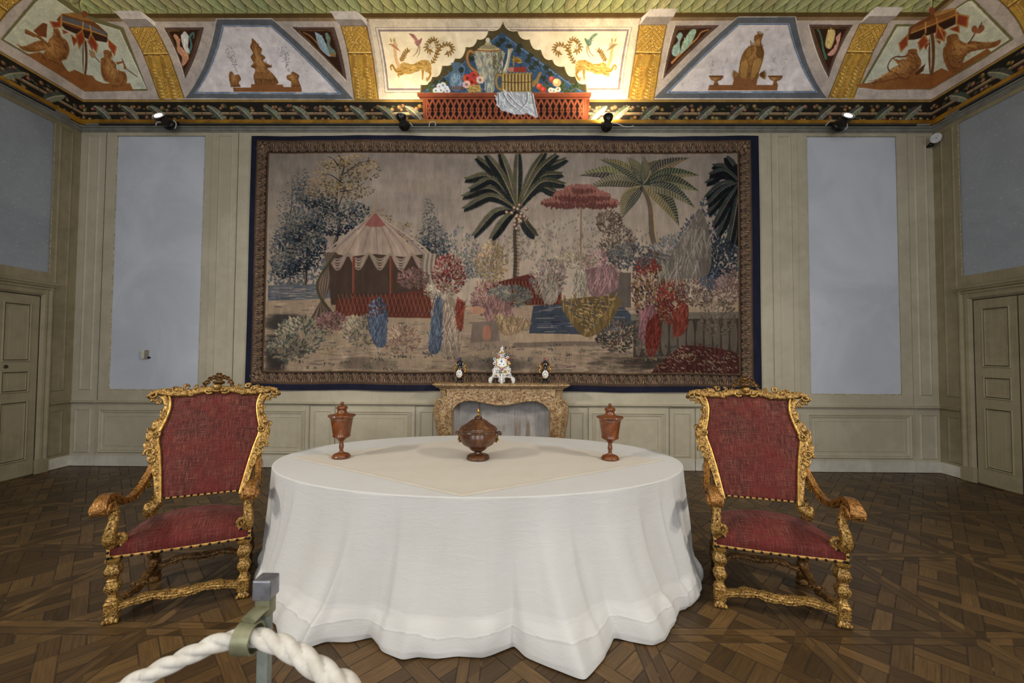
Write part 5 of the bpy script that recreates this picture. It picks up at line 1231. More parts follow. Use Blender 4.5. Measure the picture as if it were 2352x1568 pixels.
def vase(x, finial, label):
    r = empty('porcelain_vase', (x, D-.20, ZM)); tag(r, label, 'vase', 'pair of porcelain vases on the mantel shelf')
    q = MB(); q.lathe([(.050, 0), (.052, .008), (.046, .014), (.036, .022), (.032, .034), (.040, .042), (.03, .05)], 24); q.out('foot', m_black, r)
    q = MB(); q.lathe([(.03, .046), (.046, .062), (.062, .09), (.067, .12), (.062, .15), (.048, .178), (.034, .196), (.028, .212), (.028, .226), (.040, .238), (.052, .244), (.05, .252), (.03, .252)], 32); q.out('body', m_black, r)
    q = MB(); q.grid(18, 20, lambda u, v: (lambda a, z, rr: (rr*math.sin(a), -rr*math.cos(a)-.0015, z))((-.72+1.44*u)*math.sqrt(max(0, 1-(2*v-1)**2)), .066+.116*v, float(np.interp(.066+.116*v, [.05, .062, .09, .12, .15, .178, .2], [.034, .046, .062, .067, .062, .048, .032])))); q.out('painted_medallion', m_porc, r)
    q = MB(); q.lathe([(.05, .252), (.056, .258), (.052, .272), (.04, .286), (.022, .298), (.012, .304), (.010, .31)], 28); q.out('lid', m_black, r)
    q = MB(); q.ball((0, 0, .318), (.012, .012, .011)); 
    for k in range(5): q.leaf((0, 0, .322), (.014*math.cos(k*1.26), .014*math.sin(k*1.26), .342), .006, (math.cos(k*1.26), math.sin(k*1.26), .2), .3)
    q.ball((0, 0, .34), .007); q.out('finial', finial, r)
    for sg in (-1, 1):
        q = MB(); q.tube(smooth_path([(sg*.055, 0, .135), (sg*.078, 0, .155), (sg*.070, 0, .185), (sg*.058, 0, .204), (sg*.066, 0, .222), (sg*.080, 0, .236), (sg*.070, 0, .246)], 5), [.0075]*31, 8, up=(0, 1, 0)); q.ball((sg*.058, 0, .204), .011); q.ball((sg*.078, 0, .24), .009); q.out('handle', m_gilt, r)
    for k in range(12):
        a = random.uniform(-1.5, 1.5)-PI/2; z = random.choice((.075, .185, .245, .262)); rr = float(np.interp(z, [.05, .062, .09, .15, .178, .2, .22, .245, .262], [.03, .046, .062, .062, .048, .032, .028, .052, .056]))
        q = MB(); q.ball((rr*math.cos(a), rr*math.sin(a), z), .007, 7, 5); q.out('applied_flower', random.choice((m_pink, m_yel, m_white, m_red)), r)
    return r
vase(-.757, m_blue, 'small dark porcelain vase with blue finial at the left end of the mantel'); vase(.399, m_pink, 'small dark porcelain vase with pink finial at the right end of the mantel')

ck = empty('mantel_clock', (-.186, D-.20, ZM+.002)); tag(ck, 'white porcelain mantel clock covered in flowers with a round dial', 'clock')
q = MB()                                                  # three-legged scrolling base
for pth in ([(-.155, 0, 0), (-.150, 0, .05), (-.115, 0, .085), (-.06, 0, .10), (-.02, 0, .07), (-.004, 0, .035)], [(.155, 0, 0), (.150, 0, .05), (.115, 0, .085), (.06, 0, .10), (.02, 0, .07), (.004, 0, .035)], [(0, -.05, 0), (0, -.05, .05), (0, -.03, .09)]):
    p = smooth_path(pth, 6); q.tube(p, [(.026-.006*math.sin(i*.8), .045) for i in range(len(p))], 10, up=(0, 1, 0))
for sg in (-1, 1): q.curl((sg*.150, -.045, .036), .022, .006, 1.2, .011, (sg, 0, 0), (0, 0, 1), -1.2, 16, 7); q.curl((sg*.03, -.05, .03), .02, .006, 1.1, .01, (sg, 0, 0), (0, 0, 1), 1., 14, 7)
q.out('base', m_white, ck)
q = MB(); cpts = [(-.135, .07), (-.128, .12), (-.11, .17), (-.09, .20), (-.098, .25), (-.105, .30), (-.09, .35), (-.06, .375), (-.04, .41), (-.02, .44), (.02, .44), (.04, .41), (.06, .375), (.09, .35), (.105, .30), (.098, .25), (.09, .20), (.11, .17), (.128, .12), (.135, .07)]
q.prism([p for p in smooth_path([(a, b_) for a, b_ in cpts], 4)], -.045, .045, Matrix.Rotation(PI/2, 4, 'X'), bev=.015); q.out('case', m_porc, ck, ang=50)
yd = -.052
q = MB(); q.tube([(0, yd+.02, .275), (0, yd-.004, .275)], [.072, .068], 36); q.out('dial', m_white, ck)
q = MB(); q.tube([(.071*math.cos(a), yd-.005, .275+.071*math.sin(a)) for a in np.linspace(0, 2*PI, 41)], .0055, 8, up=(0, 1, 0), caps=False); q.out('bezel', m_gilt, ck)
m_ink = simple('black_enamel', (20, 22, 34), (14, 16, 26), 20., .3)
q = MB()
for k in range(12):                                       # upright strokes of the hour figures
    a = PI/2-k*PI/6; n_ = [3, 1, 2, 3, 2, 1, 2, 3, 3, 2, 1, 2][k]
    for i in range(n_):
        o = (i-(n_-1)/2)*.006; c_, s_ = math.cos(a), math.sin(a)
        p0 = Vector((.047*c_-o*s_, yd-.0052, .275+.047*s_+o*c_)); p1 = Vector((.060*c_-o*s_, yd-.0052, .275+.060*s_+o*c_)); q.tube([p0, p1], .0013, 5, up=(0, 1, 0))
for a in (-2.35, -.85): q.tube([(.035*math.cos(a), yd-.004, .275+.035*math.sin(a)), (.035*math.cos(a), yd-.006, .275+.035*math.sin(a))], .007, 10)
q.out('hour_numerals', m_ink, ck)
for nm, a, l, w_ in (('hour_hand', PI/2+.50, .034, .0032), ('minute_hand', PI/2-.02, .05, .0024)):
    q = MB(); q.tube([(0, yd-.008, .275), (l*.6*math.cos(a), yd-.008, .275+l*.6*math.sin(a)), (l*math.cos(a), yd-.008, .275+l*math.sin(a))], [w_, w_*1.3, w_*.3], 6, up=(0, 1, 0)); q.out(nm, m_ink, ck)
def flower(q, x, y, z, r, k=6):
    for i in range(k): a = 2*PI*i/k; q.ball((x+r*.6*math.cos(a), y, z+r*.6*math.sin(a)), (r*.45, r*.28, r*.45), 7, 5)
    return q
for x, z, m_, cm in ((.093, .315, m_red, m_ink), (-.096, .318, m_white, m_blue), (-.100, .262, m_white, m_red), (.100, .262, m_yel, m_white), (.11, .115, m_white, m_blue), (-.10, .115, m_white, m_yel), (.045, .155, m_yel, m_red), (-.05, .36, m_pink, m_yel), (.05, .37, m_blue, m_yel), (0, .41, m_yel, m_pink), (-.02, .15, m_grn, m_white), (.0, .19, m_pink, m_white), (.075, .345, m_white, m_pink), (-.08, .345, m_grn, m_yel)):
    o = flower(MB(), x, yd-.006, z, .021).out('flower', m_, ck); o2 = MB().ball((x, yd-.016, z), .008).out('flower_centre', cm, o)
q = MB()
for k in range(70): x = random.uniform(-.12, .12); z = random.uniform(.08, .41); \
    (abs(x) < .02+.11*(1-(z-.08)/.4)+.02 and math.hypot(x, z-.275) > .085) and q.leaf((x, yd+.0, z), (x+random.uniform(-.02, .02), yd-.012, z+random.uniform(-.02, .02)), .006, (0, -1, .2), .2)
q.out('foliage', m_grn, ck)
def putto(x, y, z, h, name, lean=0., parent=ck):
    q = MB(); q.ball((x+lean*.2, y, z+h*.86), (h*.13, h*.13, h*.145)); q.tube(smooth_path([(x, y, z+h*.25), (x+lean*.05, y, z+h*.45), (x+lean*.14, y, z+h*.68), (x+lean*.18, y, z+h*.76)], 4), [h*.13, h*.14, h*.145, h*.15, h*.15, h*.15, h*.14, h*.145, h*.14, h*.13, h*.11, h*.07, h*.06], 9, up=(0, 1, 0))
    for sg in (-1, 1):
        q.tube(smooth_path([(x+sg*h*.06, y, z+h*.28), (x+sg*h*.16, y-h*.12, z+h*.2), (x+sg*h*.13, y-h*.08, z)], 4), [h*.085]*4+[h*.07]*4+[h*.045], 8, up=(0, 1, 0)); q.tube(smooth_path([(x+lean*.14+sg*h*.12, y, z+h*.66), (x+lean*.2+sg*h*.26, y-h*.06, z+h*.56), (x+lean*.3+sg*h*.34, y-h*.08, z+h*.44+sg*lean*.6)], 4), [h*.06]*4+[h*.05]*4+[h*.04], 8, up=(0, 1, 0))
    return q.out(name, m_white, parent)
putto(0, 0, .425, .075, 'putto_figure', .02); putto(-.10, -.03, .125, .10, 'putto_figure', .03); putto(.095, -.03, .135, .10, 'putto_figure', -.03)
# ================================================================== TABLECLOTH, GOBLETS, TUREEN
TCX, TCY, TA, TBB, TZT = -.282, 3.278, 1.565, .90, .78
def cloth_mat(name, c1, c2, warm):
    s = SB(name); x, y, z = s.xyz(); at = s.n('ShaderNodeVertexColor', layer_name='paint')
    th = s.noise(1., 3, .6, s.vec(x*240., y*240., z*40.)); cr = s.noise(3.5, 5, .6, dist=.8); stn = s.noise(1.6, 4)
    col = s.mix(s.sm(stn, .4, .7)*.5, lin(c1), lin(c2)); col = s.mix(s.sm(cr, .55, .8)*.10, col, lin(warm))
    q = s.n('ShaderNodeMix', data_type='RGBA', blend_type='MULTIPLY'); q.inputs[0].default_value = 1.; s.lk(col, q.inputs[6]); s.lk(at.outputs[0], q.inputs[7])
    wr = s.noise(1., 5, .7, s.vec(x*9., y*9., z*34.), dist=.8)
    s.bump(th*.3+wr*1.2+cr, .30, .008)
    return s.fin(q.outputs[2], .85, 0., .2, Sheen_Weight=.15)
m_cloth = cloth_mat('white_linen', (203, 201, 197), (195, 191, 185), (184, 176, 164))
# where the hem meets the floor, as read along the front of the cloth
hem_px = [(586, 1330), (583, 1368), (592, 1398), (612, 1416), (632, 1440), (645, 1485), (668, 1508), (700, 1488), (740, 1478), (800, 1480), (852, 1468), (880, 1500), (925, 1519), (960, 1512), (1000, 1518), (1050, 1512), (1110, 1516), (1150, 1500), (1185, 1486), (1200, 1510), (1270, 1540), (1342, 1566), (1375, 1530), (1412, 1468), (1450, 1478), (1500, 1486), (1528, 1474), (1540, 1448), (1560, 1405), (1590, 1396), (1608, 1372), (1612, 1330)]
hp = []
for u, v in hem_px:
    q = floor_at(u, v); a = math.atan2((q.y-TCY)/TBB, (q.x-TCX)/TA); hp.append((a if a < PI/2 else a-2*PI, math.hypot((q.x-TCX)/TA, (q.y-TCY)/TBB)))
hp.sort()
ha = np.array([p[0] for p in hp]); hr = np.array([p[1] for p in hp])
NP, NVr = 1000, 170
phi = np.linspace(-PI, PI, NP, endpoint=False)
hem = np.interp(np.where(phi > PI/2, phi-2*PI, phi), ha, hr, left=np.nan, right=np.nan)
hem = np.where(np.isnan(hem), 1.035+.012*np.sin(phi*9)+.01*np.sin(phi*17+1), hem)
for _ in range(2): hem = (np.roll(hem, 1)+hem*2+np.roll(hem, -1))/4
def fold(p):
    a = np.sin(p*19+.6+.5*np.sin(p*5)); b = np.sin(p*13+2.1); c = np.sin(p*43+.3+np.sin(p*7))
    return .50*np.sign(a)*np.abs(a)**.8+.42*b+.16*c+.25*np.sin(p*29+1.)
hem_s = hem.copy()
for _ in range(60): hem_s = (np.roll(hem_s, 1)+hem_s*2+np.roll(hem_s, -1))/4
cosp, sinp = np.cos(phi), np.sin(phi)
rows = []; cols_ = []
fo = np.clip(fold(phi), -1.1, 1.1)*np.clip((.35-np.sin(phi))/.5, .3, 1); 
dens = 1/np.sqrt((TA*sinp)**2+(TBB*cosp)**2)             # keeps fold depth even round the oval
# crisp overlapping folds: where the edge runs half way down the skirt (picture x), which side lies in front, depth, width
PHF = np.linspace(-PI*1.02, .06, 900)
def _u(ph):
    q = np.stack([TCX+TA*1.02*np.cos(ph), TCY+TBB*1.02*np.sin(ph), np.full_like(ph, .33-CAMZ)], 1); return FW/2+F_PX*(q@CR)/(q@FWD)
UF = _u(PHF)
m_ = (PHF > -PI*.93) & (PHF < -.22)
crisp = np.zeros(NP); pw = np.where(phi > PI/2, phi-2*PI, phi)
for u, dr, A_, W_ in ((640, 1, .020, .10), (662, 1, .030, .22), (786, 1, .010, .14), (908, 1, .030, .20), (1010, -1, .010, .16), (1118, 1, .014, .16), (1232, 1, .018, .14), (1318, -1, .022, .16), (1386, 1, .014, .10), (1478, -1, .022, .16), (1526, -1, .036, .16), (1556, -1, .030, .08), (1584, -1, .024, .07)):
    p0 = np.interp(u, UF[m_], PHF[m_]); d = (pw-p0)*dr; e = np.clip((d+.012)/.034, 0, 1); e = e*e*(3-2*e)
    crisp += 2.3*A_*e*np.exp(-np.maximum(d, 0)/W_)
def skirt(w):
    return 1+.010*w+(.0012+.042*w**1.3)*fo*(dens/dens.mean())**.5+crisp*(.30*w+.70*w**1.6)+.002*np.sin(phi*61+w*9)*w
for i in range(NVr):
    t = i/(NVr-1)                                        # 0 at the table edge, 1 at the hem
    w = (t-.05)/.95
    if t < .05:
        a = t/.05*PI/2; k = np.full(NP, 1-.008+.008*math.sin(a)); z = np.full(NP, TZT-.010+.010*math.cos(a))
    else:                                                # falls from the edge, then slants out to where the hem rests
        e = w**2.6; hm = hem+.15*crisp
        k = skirt(w)*(1-e)+hm*e+.010*math.sin(PI*min(1, max(0, (w-.80)/.2)))*(1+np.sin(phi*37+.7))
        z = TZT-.010-(TZT-.010-.004)*w**1.04
        z = np.full(NP, z)+.016*np.maximum(0, np.sin(phi*29+1))*math.sin(PI*min(1, max(0, (w-.78)/.22)))
        if w > .965: k = k-.010*(w-.965)/.035; z = z+.004*(w-.965)/.035
        z = np.maximum(z, .003)
    rows.append(np.stack([TCX+TA*k*cosp, TCY+TBB*k*sinp, z], 1))
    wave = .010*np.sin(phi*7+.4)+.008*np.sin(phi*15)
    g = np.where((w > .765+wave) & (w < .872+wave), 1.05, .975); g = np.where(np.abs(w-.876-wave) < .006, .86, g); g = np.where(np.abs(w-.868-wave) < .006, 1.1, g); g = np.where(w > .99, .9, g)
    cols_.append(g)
P = np.array(rows); Cc = np.array(cols_)
mb = MB()
vs = P.reshape(-1, 3).tolist(); fs = [(i*NP+k, i*NP+(k+1) % NP, (i+1)*NP+(k+1) % NP, (i+1)*NP+k) for i in range(NVr-1) for k in range(NP)]
mb.v, mb.f = [tuple(v) for v in vs], fs
base = len(mb.v); rings_ = [.97, .9, .75, .55, .35, .15]   # the flat top
for rk in rings_:
    for k in range(NP): mb.v.append((TCX+TA*.99*rk*cosp[k], TCY+TBB*.99*rk*sinp[k], TZT))
prev = 0
for j in range(len(rings_)):
    b = base+j*NP; mb.f += [(prev+k, b+k, b+(k+1) % NP, prev+(k+1) % NP) for k in range(NP)]; prev = b
mb.f.append(tuple(prev+k for k in range(NP)))
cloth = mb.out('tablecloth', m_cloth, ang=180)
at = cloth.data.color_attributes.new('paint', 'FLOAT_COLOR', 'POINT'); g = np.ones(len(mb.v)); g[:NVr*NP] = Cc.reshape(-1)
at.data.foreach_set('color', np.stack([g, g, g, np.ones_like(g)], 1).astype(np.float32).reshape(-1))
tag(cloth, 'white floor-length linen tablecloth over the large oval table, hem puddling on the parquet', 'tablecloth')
# the square cover laid cornerwise
m_top = cloth_mat('cream_linen_cover', (204, 195, 180), (197, 187, 170), (184, 174, 154))
C4 = [np.array(v) for v in ((-1.765, 3.235), (-.306, 2.386), (1.168, 3.235), (-.358, 4.07))]
n = 90
def napk(u, v):
    p = (1-u)*(1-v)*C4[0]+u*(1-v)*C4[1]+u*v*C4[2]+(1-u)*v*C4[3]
    e = min(u, v, 1-u, 1-v); z = TZT+.0025+(.0035 if e < .012 else 0)+.0014*math.sin(u*26+v*4)*math.sin(v*17)+.0011*math.sin(u*61+v*40)
    return (p[0], p[1], z if e > .001 else TZT+.0012)
q = MB(); q.grid(n, n, napk); cov = q.out('table_cover', m_top, ang=180)
at = cov.data.color_attributes.new('paint', 'FLOAT_COLOR', 'POINT'); at.data.foreach_set('color', np.ones(n*n*4, np.float32))
tag(cov, 'cream square linen cover laid cornerwise on the white tablecloth', 'table cover')

def turned(name, c1, c2, c3, sc):
    s = SB(name); x, y, z = s.xyz(); g = s.noise(1., 4, .6, s.vec(x*sc, y*sc, z*sc*.28), dist=1.2); g2 = s.noise(1., 3, .6, s.vec(x*260., y*260., z*30.))
    col = s.ramp(g*.75+g2*.25, [(.3, lin(c1)), (.5, lin(c2)), (.68, lin(c3))]); s.bump(g2, .08, .002)
    return s.fin(col, s.noise(18.)*.12+.20, 0., .5, Coat_Weight=.25, Coat_Roughness=.12)
m_gob = turned('turned_fruitwood', (72, 37, 17), (110, 59, 27), (140, 82, 42), 20.)
m_tur = turned('turned_walnut', (44, 25, 15), (80, 48, 28), (118, 76, 46), 13.)
m_brass = simple('aged_brass', (186, 146, 66), (140, 104, 42), 60., .3, .9)
ZC_ = TZT+.0045
def goblet(x, y, label):
    r = empty('lidded_goblet', (x, y, ZC_)); tag(r, label, 'goblet', 'pair of lidded wooden goblets on the table')
    mk = lambda nm, pr: MB().lathe([tuple(p) for p in pr], 48).out(nm, m_gob, r, ang=35)
    mk('foot', [(.06, 0), (.0705, .003), (.071, .009), (.066, .016), (.064, .020), (.056, .028), (.036, .035), (.02, .041), (.016, .05)])
    mk('stem', [(.014, .045), (.0135, .058), (.0150, .066), (.0185, .082), (.0175, .098), (.0145, .105), (.0165, .110), (.0140, .118), (.017, .128), (.02, .134)])
    mk('bowl', [(.012, .130), (.026, .134), (.030, .140), (.045, .150), (.062, .160), (.067, .166), (.067, .172), (.0645, .178), (.070, .215), (.077, .265), (.0815, .296), (.084, .300), (.083, .305), (.090, .314), (.1015, .322), (.1035, .327), (.1015, .331), (.094, .331), (.09, .328), (.02, .327)])
    mk('lid', [(.092, .328), (.088, .3335), (.066, .338), (.046, .343), (.037, .352), (.0335, .366), (.0335, .374), (.040, .378), (.0425, .386), (.040, .395), (.030, .402), (.015, .4055), (.008, .407), (.006, .409)])
    MB().ball((0, 0, .4205), (.0138, .0138, .0142), 20, 14).out('finial', m_gob, r)
    return r
goblet(-1.363, 3.235, 'turned wooden goblet with lid and ball finial on the table, left of the tureen'); goblet(.742, 3.247, 'turned wooden goblet with lid and ball finial on the table, right of the tureen')
tr = empty('lidded_tureen', (-.289, 3.226, ZC_)); tag(tr, 'round turned wooden tureen with brass handles and domed lid at the table centre', 'tureen')
mk = lambda nm, pr, m=m_tur: MB().lathe(pr, 64).out(nm, m, tr, ang=35)
mk('foot', [(.08, 0), (.0895, .003), (.090, .012), (.085, .020), (.086, .025), (.074, .034), (.048, .039), (.031, .044), (.028, .056), (.036, .066)])
mk('bowl', [(.03, .060), (.048, .066), (.060, .074), (.066, .080), (.068, .086), (.092, .102), (.118, .116), (.122, .121), (.133, .137), (.1425, .158), (.1445, .176), (.140, .196), (.1385, .206), (.1425, .210), (.1445, .216), (.142, .221), (.13, .222)])
mk('lid', [(.14, .221), (.1475, .224), (.1485, .230), (.1455, .236), (.139, .240), (.138, .246), (.126, .254), (.108, .264), (.088, .277), (.068, .293), (.052, .303), (.036, .309), (.030, .311), (.032, .315), (.0305, .322), (.020, .330), (.011, .334), (.008, .338)])
MB().lathe([(.005, .334), (.010, .338), (.006, .344), (.004, .350), (.006, .356), (.011, .362), (.0115, .368), (.008, .376), (.004, .386), (.001, .392)], 20).out('finial', m_brass, tr)
for sg in (-1, 1):
    h = empty('handle'); h.parent = tr
    q = MB(); q.curl((sg*.162, 0, .196), .015, .005, 1.15, .0085, (sg, 0, 0), (0, 0, 1), -1.0, 18, 8); q.tube(smooth_path([(sg*.140, 0, .200), (sg*.152, 0, .206), (sg*.164, 0, .209), (sg*.175, 0, .203)], 5), [.0085]*16, 8, up=(0, 1, 0)); q.out('scroll_grip', m_tur, h)
    q = MB(); q.tube(smooth_path([(sg*.144, 0, .205), (sg*.156, 0, .190), (sg*.150, 0, .168), (sg*.147, 0, .150), (sg*.136, 0, .128)], 5), [.0055]*21, 8, up=(0, 1, 0))
    for k in range(4): q.leaf((sg*.145, 0, .182-.012*k), (sg*(.149-.003*k), .018*(-1)**k, .166-.013*k), .010, (sg, 0, 0), .25)
    q.curl((sg*.150, 0, .150), .016, .005, 1.2, .005, (sg, 0, 0), (0, 0, 1), 1.2, 16, 6); q.out('brass_mount', m_brass, h)
# ================================================================== GILDED ARMCHAIRS
def gilt_carved(name, hi, mid, lo, sc=1., metal=.5, bmp=.5):
    s = SB(name); n0 = s.noise(38.*sc, 2, .5, dist=2.8); n = s.noise(70.*sc, 3, .6, dist=2.); n2 = s.noise(6., 3)
    h = n0*.62+n*.38
    col = s.ramp(h, [(.39, lin(lo)), (.485, lin(mid)), (.63, lin(hi))]); col = s.mix(s.sm(n2, .5, .72)*.35, col, lin(tuple(.6*a+.4*b for a, b in zip(lo, mid))))  # recess shade and raised highlights coloured in along the carving noise
    s.bump(h, bmp, .007)
    return s.fin(col, s.sm(h, .3, .7)*-.15+.48, metal, .5)
m_gold = gilt_carved('carved_water_gilding', (208, 170, 94), (146, 107, 50), (56, 38, 18))
m_goldd = gilt_carved('worn_brown_gilding', (150, 110, 58), (104, 72, 36), (48, 32, 17), 1.)
m_arm = gilt_carved('burnished_bronze_gilding', (186, 134, 66), (138, 92, 40), (70, 44, 20), 1.2, .5, .45)
m_goldp = simple('plain_gilt_fillet', (206, 166, 88), (160, 118, 54), 30., .36, .6, bump=.3, bscale=160.)
m_trim = simple('ochre_gilt_braid', (196, 152, 78), (164, 120, 56), 60., .6, .1, bump=.3, bscale=300.)
m_nail = simple('blued_steel_nail', (34, 36, 40), (22, 24, 28), 60., .35, .7)
def worn_velvet():
    s = SB('worn_red_velvet'); x, y, z = s.xyz(); d = y*.6+z
    wx = s.noise(1., 3, .7, s.vec(x*210., d*9., 1.)); wz = s.noise(1., 3, .7, s.vec(x*9., d*210., 7.)); pt = s.noise(3.2, 4, .6); fl = s.noise(260., 2); dm = s.noise(9., 3, .6, dist=1.6)
    col = s.mix(s.sm(pt, .36, .64), lin((86, 24, 21)), lin((60, 19, 19))); col = s.mix(s.sm(dm, .50, .54)*.16, col, lin((120, 36, 36)))
    wv = (s.sm(wx, .47, .66)+s.sm(wz, .49, .68))*.46*s.sm(pt, .22, .62)
    col = s.mix(wv.min(.6), col, lin((146, 92, 72))); col = s.mix(s.sm(fl, .69, .73)*.55, col, lin((206, 172, 136)))
    s.bump(wx+wz+fl*.5, .25, .003)
    return s.fin(col, .8, 0., .25, Sheen_Weight=.05)
m_velvet = worn_velvet()
BT = Vector((0, .347, .682)); BNn = Vector((0, -.8913, .4535))
def BP(x, s_, h=0.): return Vector((x, .159, .577))+BT*s_+BNn*h
hw_s = [-.02, 0, .2, .41, .55, .62, .75, .86, .95, 1.0, 1.06]; hw_v = [.228, .230, .254, .284, .311, .313, .291, .279, .287, .301, .31]
HWc = np.array(smooth_path(list(zip(hw_s, hw_v)), 8)); HW = lambda s_: float(np.interp(s_, HWc[:, 0], HWc[:, 1]))
def top_s(x):
    a = abs(x); return float(np.interp(a, [0, .05, .10, .16, .22, .27, .32], [1.025, 1.022, 1.018, .998, .985, .985, 1.0]))
def leg_profile(shape='sq'):
    return [(.034, 0), (.043, .006), (.045, .020), (.036, .034), (.030, .042), (.046, .048), (.048, .060), (.046, .085), (.047, .108), (.050, .116), (.040, .122), (.034, .128), (.042, .134), (.031, .142), (.026, .156), (.030, .172), (.044, .190), (.050, .206), (.046, .222), (.034, .236), (.030, .242), (.038, .248), (.029, .256), (.031, .264), (.047, .280), (.053, .296), (.049, .314), (.037, .334), (.035, .346), (.044, .354), (.050, .362), (.050, .372)]
sq = lambda ph, t=0: (abs(math.cos(ph))**5+abs(math.sin(ph))**5)**(-1/5.)*(1+.025*math.cos(ph*16))
def make_chair(label):
    r = empty('gilded_armchair'); tag(r, label, 'armchair', 'carved and gilded armchairs with red upholstery')
    # ---- legs
    for sg in (-1, 1):
        q = MB(); pr = leg_profile(); M = Matrix.Translation((sg*.331, -.23, 0))
        q.lathe([(a*.76, z) for a, z in pr], 32, M, lambda ph, z: sq(ph+PI/4*0))
        for k in range(4): q.ball((sg*.331+(-.030+.02*k), -.258, .014), (.010, .014, .013), 8, 6)
        for z in (.205, .296): q.ball((sg*.331, -.264, z), (.016, .006, .018), 10, 8); q.curl((sg*.331-.012, -.263, z+.012), .012, .004, 1.1, .004, start=0, n=14, sec=6); q.curl((sg*.331+.012, -.263, z+.012), .012, .004, 1.1, .004, (-1, 0, 0), start=0, n=14, sec=6)
        q.out('leg', m_gold, r, ang=50)
        q = MB(); pth = smooth_path([(sg*.272, .205, .40), (sg*.272, .200, .33), (sg*.276, .205, .26), (sg*.284, .225, .19), (sg*.284, .235, .13), (sg*.276, .222, .08), (sg*.276, .226, .03), (sg*.278, .228, 0)], 5)
        q.tube(pth, [(.030+.010*abs(math.sin(i*.55)),)*2 for i in range(len(pth))], 20, up=(0, 1, 0), shape=lambda ph, t: sq(ph)*.86); q.ball((sg*.278, .222, .016), (.042, .044, .016), 14, 7)
        q.curl((sg*.284, .205, .20), .034, .010, 1.3, .014, (0, 1, 0), (0, 0, 1), 2., 20, 8); q.out('leg', m_goldd, r, ang=50)
    # ---- stretchers
    def serp(p0, p1, up_, side_, n=70, w_=.026, bow=(0, 0, 0)):
        P0, P1 = Vector(p0), Vector(p1); pth, rad = [], []
        for i in range(n):
            t = i/(n-1); q_ = P0.lerp(P1, t)+Vector(up_)*(math.sin(t*PI)*.55+.30*math.sin(t*PI*4-PI/2)+.30)+Vector(side_)*math.sin(t*PI*3)+Vector(bow)*math.sin(t*PI); pth.append(q_); k = 1+.13*math.cos(t*PI*10)+.05*math.cos(t*PI*22); rad.append((w_*k, w_*.85*k))
        return pth, rad
    for a, b, u, sd, m_, w_, bow in (((-.31, -.225, .085), (.31, -.225, .085), (0, 0, .030), (0, 0, 0), m_gold, .028, (0, -.015, 0)), ((-.255, .225, .10), (.255, .225, .10), (0, 0, .028), (0, 0, 0), m_goldd, .026, (0, .02, 0)),
                                     ((-.331, -.20, .085), (-.282, .205, .105), (0, 0, .022), (0, 0, 0), m_goldd, .026, (.02, 0, -.03)), ((.331, -.20, .085), (.282, .205, .105), (0, 0, .022), (0, 0, 0), m_goldd, .026, (-.02, 0, -.03))):
        pth, rad = serp(a, b, u, sd, 70, w_, bow); q = MB(); q.tube(pth, rad, 28, shape=lambda ph, t: sq(ph)*.9*(1+.06*math.cos(ph*8)))
        for k in range(6, 66, 6):
            p = pth[k]; d = (pth[k+1]-pth[k-1]).normalized(); q.ball(p+Vector((0, -.016 if abs(d.x) > .5 else 0, .006)), (.012, .010, .009), 8, 6)
        mid = pth[35]; q.ball(mid+Vector((0, 0, .006)), (.030, .030, .026), 12, 8); q.curl(mid+Vector((-.03, -.012, .012)), .02, .006, 1.2, .007, n=16, sec=6); q.curl(mid+Vector((.03, -.012, .012)), .02, .006, 1.2, .007, (-1, 0, 0), n=16, sec=6)
        q.out('stretcher', m_, r, ang=50)
    # ---- seat
    def seat_xy(u, v):
        w_ = .357+(.300-.357)*v; return (-w_+2*w_*u, -.232+.435*v-.014*math.sin(u*PI)*(1-v))
    q = MB(); n = 40
    def dome(u, v):
        x, y = seat_xy(u, v); e = (math.sin(PI*min(1, max(0, u)))**.55)*(min(1, v*2.6+.0)**.55 if v < .39 else 1)*(min(1, (1-v)*3.2)**.5)
        return (x, y, .446+.088*e+.002*math.sin(u*17)*math.sin(v*13))
    q.grid(n, n, dome); per = [(i/(n-1), 0) for i in range(n)]+[(1, i/(n-1)) for i in range(1, n)]+[(1-i/(n-1), 1) for i in range(1, n)]+[(0, 1-i/(n-1)) for i in range(1, n-1)]
    vs = []
    for z, o in ((.446, 0), (.440, .004), (.415, .006), (.390, .004), (.374, 0)):
        for u, v in per: x, y = seat_xy(u, v); k = math.hypot(x, y) or 1; vs.append((x+o*x/k, y+o*y/k, z))
    L = len(per); q.add(vs, [(j*L+k, j*L+(k+1) % L, (j+1)*L+(k+1) % L, (j+1)*L+k) for j in range(4) for k in range(L)]+[tuple(4*L+k for k in range(L))])
    seat = q.out('seat', m_velvet, r, ang=60)
    q = MB(); pth = [Vector((seat_xy(u, v)[0]*1.014, seat_xy(u, v)[1]*1.022, .381)) for u, v in per+[per[0]]]; q.tube(pth, (.004, .0075), 8, caps=False)
    for sg in (-1, 1):
        q.box(sg*.357-.008, sg*.357+.008, -.243, -.236, .375, .449, .002); q.box(sg*.357-(.062 if sg > 0 else -.0), sg*.357+(.062 if sg < 0 else .0), -.243, -.236, .441, .453, .002); q.box(sg*.357-.004 if sg > 0 else sg*.357-.004, sg*.357+.004, -.243, -.16, .441, .453, .002)
    q.out('seat_braid', m_trim, seat)
    nails = [(-.34+.68*k/14, -.2495-.013*math.sin(k/14*PI), .382) for k in range(15)]+[(s*.357, -.246, z) for s in (-1, 1) for z in (.380, .412, .447)]+[(s*.31, -.246, .447) for s in (-1, 1)]+[(s*(.366-.055*t), -.2+.4*t, .382) for s in (-1, 1) for t in (.1, .3, .5, .7, .9)]
    nm = MB().ball((0, 0, 0), .0078, 8, 6).out('nail_head', m_nail, seat); nm.location = nails[0]
    for p in nails[1:]: c = nm.copy(); COL.objects.link(c); c.parent = seat; c.location = p
    # ---- back: upholstered panel
    q = MB(); n = 44
